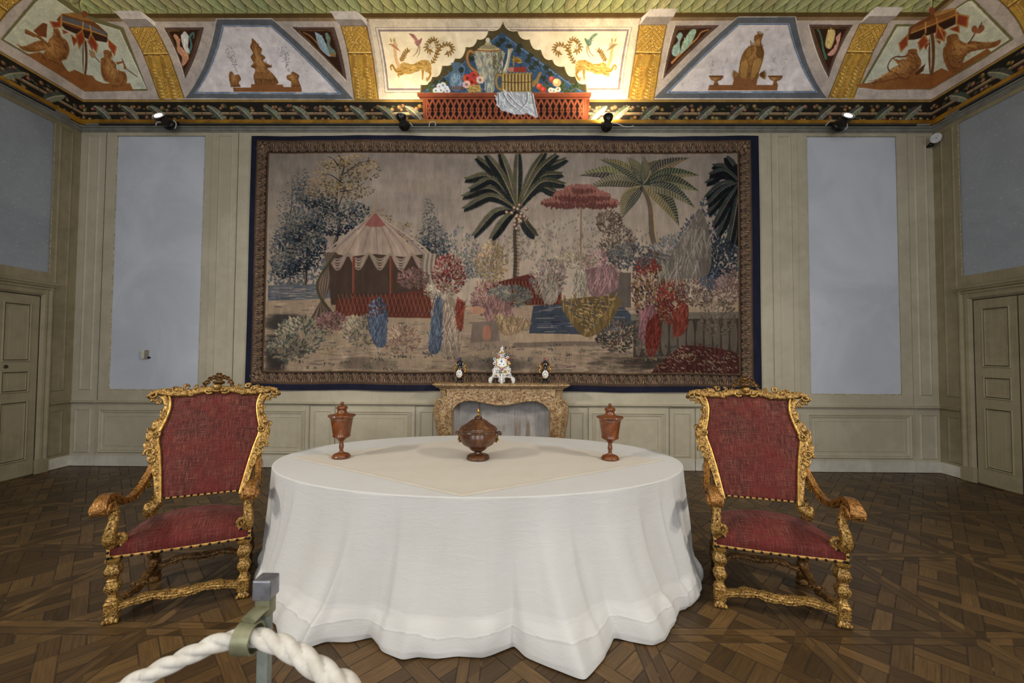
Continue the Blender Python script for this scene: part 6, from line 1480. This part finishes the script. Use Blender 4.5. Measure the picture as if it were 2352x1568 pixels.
    def pad(u, v, sgn=1):
        s_ = v*1.0; x = (-1+2*u)*HW(s_); st = top_s(x); s2 = s_*st if s_ > .5 else s_*(1+(st-1)*s_*1.)
        e = (math.sin(PI*u)**.5)*(math.sin(PI*min(1, max(0, v)))**.45); return BP(x, s2, sgn*(.006+.030*e) if sgn > 0 else -.018)
    q.grid(n, n, pad); q.grid(n, n, lambda u, v: pad(u, v, -1)); back = q.out('backrest', m_velvet, r, ang=60)
    q = MB(); q.tube([BP(x, .004, .012) for x in np.linspace(-.228, .228, 14)], (.005, .0065), 8); q.out('back_braid', m_trim, back)
    for k in range(12):
        c = nm.copy(); COL.objects.link(c); c.parent = back; c.location = BP(-.215+.43*k/11, .006, .021)
    # ---- back frame
    for sg in (-1, 1):
        q = MB(); fl = MB()
        ss = np.linspace(-.03, .99, 52); wd = [float(np.interp(s_, [-.05, .1, .3, .4, .55, .64, .7, .8, .9, 1], [.044, .046, .054, .068, .078, .072, .056, .050, .046, .040])) for s_ in ss]
        pth = [BP(sg*(HW(s_)+w_*.46+.026*max(0, (s_-.86)/.13)**2), s_, .004) for s_, w_ in zip(ss, wd)]
        q.tube(pth, [(w_/2, .024+.002*math.sin(i*.7)) for i, w_ in enumerate(wd)], 32, up=tuple(BNn), shape=lambda ph, t: (abs(math.cos(ph))**3+abs(math.sin(ph))**3)**(-1/3.)*(1+.05*math.cos(ph*8)))
        fl.tube([BP(sg*(HW(s_)+.004), s_, .022) for s_ in ss], .0075, 8, up=tuple(BNn)); fl.tube([BP(sg*(HW(s_)+w_-.010+.026*max(0, (s_-.86)/.13)**2), s_, .020) for s_, w_ in zip(ss, wd)], .0055, 8, up=tuple(BNn))
        ax, ay = tuple(Vector((sg, 0, 0))), tuple(BT.normalized())
        def K(x, s_, r0, tr, w_, st, h=.02): q.curl(BP(sg*x, s_, h), r0, r0*.22, tr, w_, ax, ay, st, 26, 8, tuple(BNn*.010))
        K(.345, .43, .036, 1.35, .011, -.4, .026); K(.335, .60, .028, 1.2, .010, 2.2, .026); K(.376, .665, .020, 1.2, .008, -1.5, .008); K(.326, .845, .014, 1.2, .007, -1.2, .008); K(.330, .36, .030, 1.1, .010, 1.2, .026)
        K(.385, .965, .024, 1.3, .010, -.6, .010); K(.355, .93, .016, 1.2, .008, -.6, .010)
        for k, (s0, s1, x0, x1) in enumerate(((.84, .74, .308, .320), (.76, .64, .335, .36), (.66, .54, .365, .375), (.55, .44, .375, .365), (.42, .31, .345, .32), (.30, .20, .30, .285))):
            q.leaf(BP(sg*x0, s0, .028), BP(sg*x1, s1, .028), .020, BNn, .06); q.ball(BP(sg*(x0+x1)/2, (s0+s1)/2, .030), .006, 8, 6)
        for k in range(0): s_ = .44+.035*k*.6; q.ball(BP(sg*(HW(s_)+float(np.interp(s_, ss, wd))*.95), s_, .004), .007, 7, 5)
        # post running down behind the seat with its scroll
        pth = smooth_path([BP(sg*.262, .05, -.004), BP(sg*.262, -.04, -.006), (sg*.292, .135, .520), (sg*.280, .165, .46), (sg*.274, .195, .40)], 6); q.tube(pth, [(.034, .026)]*len(pth), 14, up=(0, 1, 0), shape=lambda ph, t: 1+.06*math.cos(ph*6)); q.curl(BP(sg*.295, -.045, .012), .030, .008, 1.3, .012, ax, ay, 1.6, 22, 8); q.curl(BP(sg*.315, .14, .0), .018, .006, 1.2, .008, ax, ay, -1., 18, 7)
        stl = q.out('back_stile', m_gold, r, ang=60); fl.out('gilt_fillet', m_goldp, stl)
    # ---- crest rail with its pierced basket of flowers
    q = MB(); xs = np.linspace(-.432, .432, 81)
    cz = lambda x: float(np.interp(abs(x), [0, .06, .12, .18, .24, .30, .35, .39, .415, .432], [1.062, 1.058, 1.046, 1.026, 1.018, 1.030, 1.044, 1.042, 1.022, .985]))
    q.tube([BP(x, cz(x), .008) for x in xs], [((.026+.004*math.cos(x*40))*(1 if abs(x) < .36 else 1-.45*(abs(x)-.36)/.07), .026) for x in xs], 28, up=tuple(BNn), shape=lambda ph, t: (abs(math.cos(ph))**3+abs(math.sin(ph))**3)**(-1/3.)*(1+.05*math.cos(ph*8)))
    ay = tuple(BT.normalized())
    for sg in (-1, 1):
        ax = (sg, 0, 0)
        for (x, s_, r0, tr, w_, st) in ((.055, 1.045, .030, 1.4, .010, -2.4), (.17, 1.02, .022, 1.3, .009, -2.2), (.205, 1.085, .022, 1.3, .010, .4), (.145, 1.085, .016, 1.2, .007, .6), (.405, 1.005, .030, 1.3, .011, 1.2), (.30, 1.055, .016, 1.2, .007, .6)): q.curl(BP(sg*x, s_, .022), r0, r0*.2, tr, w_, ax, ay, st, 26, 8, tuple(BNn*.012))
        for k in range(6): q.leaf(BP(sg*(.10+.045*k), cz(.10+.045*k)-.005, .030), BP(sg*(.15+.045*k), cz(.15+.045*k)+.02*(-1)**k, .032), .014, BNn, .08)
        q.leaf(BP(sg*.21, 1.045, .02), BP(sg*.29, 1.085, .02), .020, BNn, .15)
    q.lathe([(.012, 0), (.022, .006), (.016, .016), (.026, .03), (.03, .05), (.02, .06)], 12, Matrix.Translation(BP(0, 1.02, .03))); q.out('crest_rail', m_gold, r, ang=60)
    q = MB()
    up_ = Vector((0, .25, .968)); c0 = BP(0, 1.085, .006)
    Mx = Matrix.Translation(c0) @ Matrix.Rotation(-.25, 4, 'X'); q.lathe([(.010, 0), (.014, .008), (.010, .016), (.026, .026), (.040, .034), (.042, .042), (.034, .050), (.02, .056), (.012, .060)], 18, Mx)
    def fl_(x, z, rr):
        c = Vector((x, c0.y+z*.26, c0.z+z))
        q.ball(c, rr*.5, 8, 6)
        for k in range(6): a = k*PI/3; e = c+Vector((math.cos(a)*rr, -.008, math.sin(a)*rr)); q.leaf(c, e, rr*.5, (0, -1, .2), .25)
    for x, z, rr in ((0, .088, .030), (-.032, .078, .020), (.034, .080, .020), (-.058, .066, .020), (.060, .070, .018), (-.078, .038, .020), (.080, .044, .018), (-.088, .012, .015), (.090, .016, .015), (.016, .070, .016), (-.014, .072, .016)): fl_(x, z, rr)
    for sg in (-1, 1):
        pth = smooth_path([BP(sg*.10, 1.065, .008), (sg*.088, c0.y+.008, c0.z+.03), (sg*.068, c0.y+.016, c0.z+.06), (sg*.03, c0.y+.02, c0.z+.08), (0, c0.y+.022, c0.z+.086)], 5); q.tube(pth, .0085, 8, up=(0, 1, 0))
        for k in range(7): p = Vector(pth[2+k*2]); q.leaf(p, p+Vector((sg*.022*math.cos(k), -.006, .020*math.sin(k*1.7))), .010, (0, -1, 0), .3)
    q.out('crest_ornament', m_goldd, r, ang=60)
    # ---- arms
    for sg in (-1, 1):
        arm = empty('arm'); arm.parent = r
        q = MB(); pth = smooth_path([(sg*.318, .300, .815), (sg*.330, .235, .745), (sg*.344, .150, .680), (sg*.356, .060, .645), (sg*.364, -.030, .648), (sg*.368, -.110, .682), (sg*.370, -.185, .722), (sg*.371, -.250, .738), (sg*.370, -.305, .722), (sg*.368, -.330, .688), (sg*.366, -.322, .665)], 7); N_ = len(pth)
        q.tube(pth, [(float(np.interp(i/N_, [0, .15, .4, .6, .75, .9, 1], [.021, .022, .021, .025, .033, .038, .034])), float(np.interp(i/N_, [0, .3, .6, .8, 1], [.019, .020, .023, .023, .017]))) for i in range(N_)], 32, shape=lambda ph, t: (abs(math.cos(ph))**4+abs(math.sin(ph))**4)**(-1/4.)*(1+.07*math.cos(ph*8)))
        for k in range(6, N_-6, 7): p = Vector(pth[k]); d = (Vector(pth[k+2])-Vector(pth[k-2])).normalized(); q.leaf(p-d*.03+Vector((sg*.026, 0, .0)), p+d*.03+Vector((sg*.028, 0, -.004)), .014, (sg, 0, 0), .04); q.leaf(p-d*.03+Vector((-sg*.026, 0, .0)), p+d*.03+Vector((-sg*.028, 0, -.004)), .014, (-sg, 0, 0), .04)
        q.tube([(sg*.368-.042, -.318, .674), (sg*.368+.042, -.318, .674)], [.022, .022], 16, up=(0, 0, 1)); q.curl((sg*.368-.040, -.296, .684), .034, .008, 1.4, .010, (0, -1, 0), (0, 0, 1), 0, 26, 8); q.curl((sg*.368+.040, -.296, .684), .034, .008, 1.4, .010, (0, -1, 0), (0, 0, 1), 0, 26, 8)
        q.curl((sg*.300, .285, .780), .030, .008, 1.3, .014, (0, 1, 0), (0, 0, 1), -2, 22, 8); q.out('arm_rest', m_arm, arm, ang=60)
        q = MB(); pth = smooth_path([(sg*.340, -.222, .448), (sg*.352, -.244, .485), (sg*.350, -.240, .535), (sg*.342, -.222, .585), (sg*.346, -.210, .635), (sg*.358, -.212, .675), (sg*.364, -.215, .705)], 6); N_ = len(pth)
        q.tube(pth, [(float(np.interp(i/N_, [0, .2, .5, 1], [.031, .030, .024, .023])), float(np.interp(i/N_, [0, .2, .5, 1], [.028, .028, .022, .020]))) for i in range(N_)], 18, up=(0, 1, 0), shape=lambda ph, t: (abs(math.cos(ph))**3.2+abs(math.sin(ph))**3.2)**(-1/3.2)*(1+.03*math.cos(ph*8)))
        q.curl((sg*.318, -.215, .478), .034, .010, 1.3, .016, (-sg, 0, 0), (0, 0, 1), -1.2, 22, 8); q.curl((sg*.350, -.19, .478), .030, .010, 1.3, .014, (0, 1, 0), (0, 0, 1), -1.2, 22, 8)
        for k in range(3, N_-4, 5): p = Vector(pth[k]); d = (Vector(pth[k+2])-Vector(pth[k-2])).normalized(); q.leaf(p-d*.025+Vector((0, -.023, 0)), p+d*.025+Vector((0, -.025, 0)), .014, (0, -1, 0), .08); q.ball(p+Vector((sg*.021, 0, 0)), .007, 7, 5)
        q.out('arm_support', m_gold, arm, ang=60)
    return r
ch1 = make_chair('gilded armchair with red upholstery left of the table, beside the rope stanchion'); ch1.location = (-2.177, 2.813, 0); ch1.rotation_euler = (0, 0, .415)
ch2 = copy_tree(ch1); ch2['label'] = 'gilded armchair with red upholstery right of the table'; ch2.location = (1.697, 2.822, 0); ch2.rotation_euler = (0, 0, -.279)
# ================================================================== ROPE BARRIER IN THE FOREGROUND
m_post = simple('olive_grey_painted_steel', (138, 144, 134), (122, 128, 118), 20., .45, .3, bump=.05)
m_cap = simple('brushed_steel_cap', (146, 146, 152), (128, 128, 134), 30., .35, .7, bump=.1, bscale=200.)
m_clip = simple('olive_metal_clip', (140, 138, 108), (122, 120, 92), 20., .42, .45)
pc = at_depth(595, 1335, 1.157); PX, PY, PZt = pc.x+.005, 1.182, pc.z
st = empty('rope_stanchion', (PX, PY, 0)); tag(st, 'slim grey steel barrier post with square cap in the foreground, holding the white rope', 'stanchion')
q = MB(); q.box(-.0155, .0155, -.012, .012, .012, PZt-.05, .003); q.out('post', m_post, st)
q = MB(); q.box(-.0255, .0255, -.024, .024, PZt-.056, PZt, .005, seg=3); q.out('cap', m_cap, st)
q = MB(); q.lathe([(.15, 0), (.155, .004), (.15, .012), (.03, .018), (.02, .03)], 40); q.out('base', m_post, st)
rc = at_depth(569, 1465, 1.125)                          # centre of the ring
q = MB(); q.box(-.021, .021, -.017, .017, rc.z+.030, rc.z+.075, .004)
ox, oy = rc.x-PX, rc.y-PY
q.tube(smooth_path([(0, -.01, rc.z+.055), (ox*.5, oy*.5, rc.z+.052), (ox, oy, rc.z+.046)], 5), [(.024, .008)]*11, 10)
vs = []
for dx in (-.0235, .0235):
    for rr in (.0345, .040):
        for a in np.linspace(0, 2*PI, 33)[:-1]: vs.append((ox+dx, oy+rr*math.cos(a), rc.z+rr*math.sin(a)))
K_ = 32; q.add(vs, [(a*K_+k, a*K_+(k+1) % K_, b_*K_+(k+1) % K_, b_*K_+k) for a, b_ in ((0, 1), (1, 3), (3, 2), (2, 0)) for k in range(K_)]); q.out('rope_clip', m_clip, st, ang=40)
def rope_mat():
    s = SB('white_cotton_rope'); n = s.noise(900., 2); n2 = s.noise(25., 3); col = s.mix(s.sm(n2, .35, .65), lin((212, 206, 194)), lin((196, 188, 174))); s.bump(n, .2, .001); return s.fin(col, .85, 0., .2, Sheen_Weight=.2)
kn = [at_depth(*p) for p in ((300, 1570, 1.09), (340, 1550, 1.10), (420, 1511, 1.105), (500, 1476, 1.115), (569, 1463, 1.125), (600, 1466, 1.12), (650, 1483, 1.10), (700, 1512, 1.08), (755, 1552, 1.06), (815, 1598, 1.04))]
left = [Vector((-2.25, 1.05, .80)), Vector((-2.0, 1.055, .66)), Vector((-1.7, 1.06, .58)), Vector((-1.4, 1.07, .58)), Vector((-1.18, 1.08, .64))]
right = [Vector((-.25, .98, .60)), Vector((-.05, .93, .54)), Vector((.25, .86, .53)), Vector((.55, .80, .60)), Vector((.80, .76, .74))]
P = smooth_path([tuple(v) for v in left+kn+right], 14); seg = np.array(P); L_ = np.concatenate([[0], np.cumsum(np.linalg.norm(np.diff(seg, axis=0), axis=1))]); M_ = int(L_[-1]/.006)
ev = np.linspace(0, L_[-1], M_); seg = np.stack([np.interp(ev, L_, seg[:, k]) for k in range(3)], 1)
lr = float(np.interp(0, [0], [0])); cx = seg[:, 0]
rad = [float(np.interp(x, [-1.2, -.75, -.70, -.45], [.0215, .0225, .0225, .0275])) for x in cx]
q = MB(); tw = 2*PI*.006/.21
q.tube([tuple(v) for v in seg], rad, 48, shape=lambda ph, t: .62+.45*abs(math.cos(1.5*ph))**.55, twist=tw); rope = q.out('barrier_rope', rope_mat(), ang=180)
tag(rope, 'thick twisted white rope running through the clip of the foreground post', 'rope')
# ================================================================== TRACK LIGHTS AND SMALL FITTINGS
m_blk = simple('black_metal', (20, 20, 22), (13, 13, 15), 30., .3, .3, spec=.6)
m_trk = simple('black_track', (16, 16, 18), (10, 10, 12), 30., .4, .2)
m_wht = simple('white_cable', (206, 206, 206), (190, 190, 192), 30., .5)
m_grey = simple('grey_track_end', (132, 134, 132), (112, 114, 112), 30., .5)
def lamp_face(name, strength, col=(1., .86, .62)):
    s = SB(name); s.bsdf.inputs['Emission Color'].default_value = col+(1,); s.bsdf.inputs['Emission Strength'].default_value = strength; return s.fin((1, .95, .85, 1), .3)
m_lens = lamp_face('lit_lamp_lens', 6.); m_lens2 = lamp_face('lamp_lens', 10.)
def track(mp, a0, a1, label):
    r = empty('lighting_track', mp((a0+a1)/2, 4.832, 0)); tag(r, label, 'lighting track')
    def ch(mb, nm, m): o = mb.out(nm, m, r, smooth=False); o.matrix_parent_inverse = Matrix.Translation(-r.location); return o
    q = MB(); slab(q, mp, a0, a1, 4.833, 4.862, .0405, .062, .002); ch(q, 'rail', m_trk)
    q = MB(); slab(q, mp, a0, a1, 4.845, 4.850, .062, .0635, 0); ch(q, 'conductor_slot', m_grey)
    for a in (a0, a1): q = MB(); slab(q, mp, a-(.19 if a == a0 else 0), a+(.19 if a == a1 else 0), 4.834, 4.861, .0405, .056, .002); ch(q, 'end_cover', m_grey)
track(MAPB, -5.97, 5.60, 'long black lighting track along the top of the back wall'); track(MAPL, 1.0, 5.38, 'black lighting track along the top of the left wall'); track(MAPR, 1.0, 5.36, 'black lighting track along the top of the right wall')
def spot(ball_px, head_px, br, hr, tilt, label, lens, cables, depth=.17, face=None):
    """ball-shaped housing hung on the track and a cup-shaped lamp turned up towards the cove"""
    y = D-depth; c = at_depth(ball_px[0], ball_px[1], y); h = at_depth(head_px[0], head_px[1], y-.02)
    r = empty('spotlight', c); tag(r, label, 'spotlight', 'black spotlights on the back wall track')
    def ch(mb, nm, m, **k): o = mb.out(nm, m, r, **k); o.matrix_parent_inverse = Matrix.Translation(-r.location); return o
    q = MB(); q.ball(c, (br, br*.8, br), 24, 16); q.tube([c+Vector((0, -br*.55, 0)), c+Vector((0, -br*.86, 0))], [br*.74, br*.66], 28, up=(0, 0, 1)); ch(q, 'housing', m_blk)
    q = MB(); q.tube([c+Vector((0, br*.3, 0)), Vector((c.x, D-.082, 4.85))], .018, 10); q.box(c.x-.05, c.x+.05, D-.085, D-.0645, 4.828, 4.866, .003); ch(q, 'track_adapter', m_blk)
    d = Vector(tilt).normalized()
    hd = empty('lamp_head'); hd.parent = r; hd.matrix_parent_inverse = Matrix.Translation(-r.location)
    q = MB(); q.tube([c+(h-c)*.2, c+(h-c)*.75], [br*.45, br*.4], 14); q.tube([h-d*.075, h-d*.06, h-d*.03, h, h+d*.012], [hr*.35, hr*.62, hr*.92, hr, hr*1.06], 28, up=(0, 1, .01)); o = q.out('lamp_cup', m_blk, hd)
    q = MB(); q.tube([h+d*.0122, h+d*.015], [hr*.72, hr*.70], 26, up=(0, 1, .01)); q.out('lens', lens, hd)
    q = MB(); q.tube([h+d*.0125+Vector(v)*0 for v in ((0, 0, 0),)]+[h+d*.0135], [hr*1.0, hr*1.0], 26, up=(0, 1, .01)) if False else q.tube([h+d*.012+(Vector((1, 0, 0))-d*d.x).normalized()*hr*math.cos(a)+d.cross((Vector((1, 0, 0))-d*d.x).normalized())*hr*math.sin(a) for a in np.linspace(0, 2*PI, 33)], .006, 7, up=tuple(d), caps=False)
    q.out('rim', m_wht if face else m_blk, hd)
    for cb in cables:
        q = MB(); p = [at_depth(u, v, y-.06+.02*i) for i, (u, v) in enumerate(cb)]; p = smooth_path([tuple(v) for v in p], 6); q.tube(p, .0065, 8, up=(0, 1, 0)); ch(q, 'cable', m_wht)
    return h, d
S1 = spot((389, 286), (365, 267), .085, .075, (0, -.80, .55), 'black spotlight at far left of the track, lit lens tilted upwards', m_lens, [[(358, 288), (360, 282), (368, 280), (374, 283)], [(398, 276), (404, 282), (404, 290), (401, 295)]], face=1)
S2 = spot((929, 288), (922, 268), .078, .066, (0, .05, 1), 'black spotlight just left of the painted planter, pointing straight up', m_lens2, [[(940, 281), (945, 286), (948, 290)]], face=1)
S3 = spot((1393, 290), (1397, 270), .078, .063, (.02, .35, .94), 'black spotlight right of the painted planter, glaring on the cove above', m_lens2, [[(1405, 282), (1418, 284), (1432, 290), (1446, 291), (1455, 289)]], .19)
S4 = spot((1926, 290), (1947, 267), .085, .075, (0, -.80, .55), 'black spotlight at far right of the track, lit lens tilted upwards', m_lens, [[(1897, 288), (1903, 281), (1910, 277), (1917, 276)], [(1938, 280), (1946, 286), (1944, 295), (1936, 297), (1932, 296)]], face=1)
q = MB(); p = smooth_path([tuple(at_depth(u, v, D-.075)) for u, v in ((986, 292), (986, 285), (991, 280), (997, 280), (1001, 284), (999, 289))], 6); q.tube(p, .006, 8, up=(0, 1, 0)); tag(q.out('cable_loop', m_wht), 'small white loop of cable sticking up from the track below the painted planter', 'cable')
# round white dish on an arm in the right corner
ds = empty('wall_dish', at_depth(2138, 333, 5.72)); tag(ds, 'small round white dish on a black arm high in the right corner', 'antenna')
a = at_depth(2138, 333, 5.72); b = at_depth(2150, 317, 5.60)
def chd(mb, nm, m): o = mb.out(nm, m, ds); o.matrix_parent_inverse = Matrix.Translation(-ds.location); return o
q = MB(); q.ball(a, .032, 14, 10); q.tube([a, a+Vector((.0, D-5.72-.003, 0))], .018, 10); q.tube([a, a.lerp(b, .5)+Vector((.02, 0, -.02)), b+Vector((.0, .02, -.02))], .012, 8); chd(q, 'arm', m_blk)
nd = Vector((-.32, -.85, -.42)).normalized(); q = MB(); q.tube([b-nd*.012, b, b+nd*.004], [.055, .064, .060], 28); chd(q, 'dish', m_wht)
q = MB(); q.tube([b+nd*.004, b+nd*.006], [.006, .006], 10); chd(q, 'screw', m_blk)
# wall switch on the left plaster panel
sw = empty('wall_switch', (-5.245, D+.012, 1.565)); tag(sw, 'small white wall switch box on the left plaster panel', 'switch')
def chs(mb, nm, m): o = mb.out(nm, m, sw); o.matrix_parent_inverse = Matrix.Translation(-sw.location); return o
q = MB(); q.box(-5.275, -5.238, D-.035, D+.012, 1.505, 1.628, .003); chs(q, 'plate', simple('ivory_plastic', (206, 206, 192), (196, 196, 182), 20., .4))
q = MB(); q.box(-5.238, -5.200, D-.018, D+.012, 1.505, 1.628, .002); chs(q, 'side_box', simple('grey_beige_plastic', (148, 142, 126), (136, 130, 114), 20., .5))
q = MB(); q.tube([(-5.184, D-.012, 1.522), (-5.184, D+.012, 1.522)], .013, 12); chs(q, 'cable_socket', m_blk)
# ================================================================== LIGHT AND CAMERA
def light(name, kind, loc, energy, col, target=None, **k):
    l = bpy.data.lights.new(name, kind); l.energy = energy; l.color = col
    for a, v in k.items(): setattr(l, a, v)
    o = bpy.data.objects.new(name, l); COL.objects.link(o); o.location = loc
    if target is not None: o.rotation_euler = (Vector(target)-Vector(loc)).to_track_quat('-Z', 'Y').to_euler()
    return o
W_ = bpy.data.worlds.new('room_ambient'); scene.world = W_; W_.use_nodes = True
W_.node_tree.nodes['Background'].inputs[0].default_value = (.93, .96, 1., 1); W_.node_tree.nodes['Background'].inputs[1].default_value = .46
# daylight from tall windows behind the viewer
for x in (-3.4, -.2, 3.0): light('window_daylight', 'AREA', (x, YF+.2, 2.3), 62, (.93, .96, 1.), (x*.6-.1, 6, 1.5), shape='RECTANGLE', size=1.5, size_y=3.0)
# gallery spotlights on the two side tracks
for sx, x, e in ((-1, -5.7, 860), (1, 5.4, 860)):
    for dy in (-.9, -.2): light('gallery_spot', 'SPOT', (x, dy, 4.75), e*.5, (1., .93, .82), (-.25, 4.3, 1.0), spot_size=R(78), spot_blend=1., shadow_soft_size=.2)
light('overhead_fill', 'AREA', (-.2, .6, 5.7), 100, (1., .97, .92), (-.2, .8, 0), shape='RECTANGLE', size=7., size_y=4.5)  # added overhead area lamp, stands in for soft light off the ceiling
# uplights in the visible fittings
for (h, d), e, ang in ((S1, 10, 150), (S2, 17, 140), (S3, 58, 160), (S4, 10, 150)):
    light('cove_uplight', 'SPOT', h+d*.03, e, (1., .78, .44), h+d, spot_size=R(ang), spot_blend=.6, shadow_soft_size=.03)
cam = bpy.data.cameras.new('camera'); co_ = bpy.data.objects.new('camera', cam); COL.objects.link(co_)
cam.sensor_width = 36.; cam.lens = 36.*F_PX/FW; cam.clip_start = .05
co_.matrix_world = Matrix(((CR[0], CU[0], -FWD[0], 0), (CR[1], CU[1], -FWD[1], 0), (CR[2], CU[2], -FWD[2], CAMZ), (0, 0, 0, 1)))
cam.dof.use_dof = True; cam.dof.focus_distance = 4.2; cam.dof.aperture_fstop = 3.2
scene.camera = co_
scene.view_settings.view_transform = 'Standard'; scene.view_settings.look = 'None'; scene.view_settings.exposure = 0.
scene.cycles.max_bounces = 4; scene.cycles.diffuse_bounces = 2; scene.cycles.glossy_bounces = 2; scene.cycles.transmission_bounces = 1
scene.cycles.adaptive_threshold = .05; scene.cycles.caustics_reflective = False; scene.cycles.caustics_refractive = False
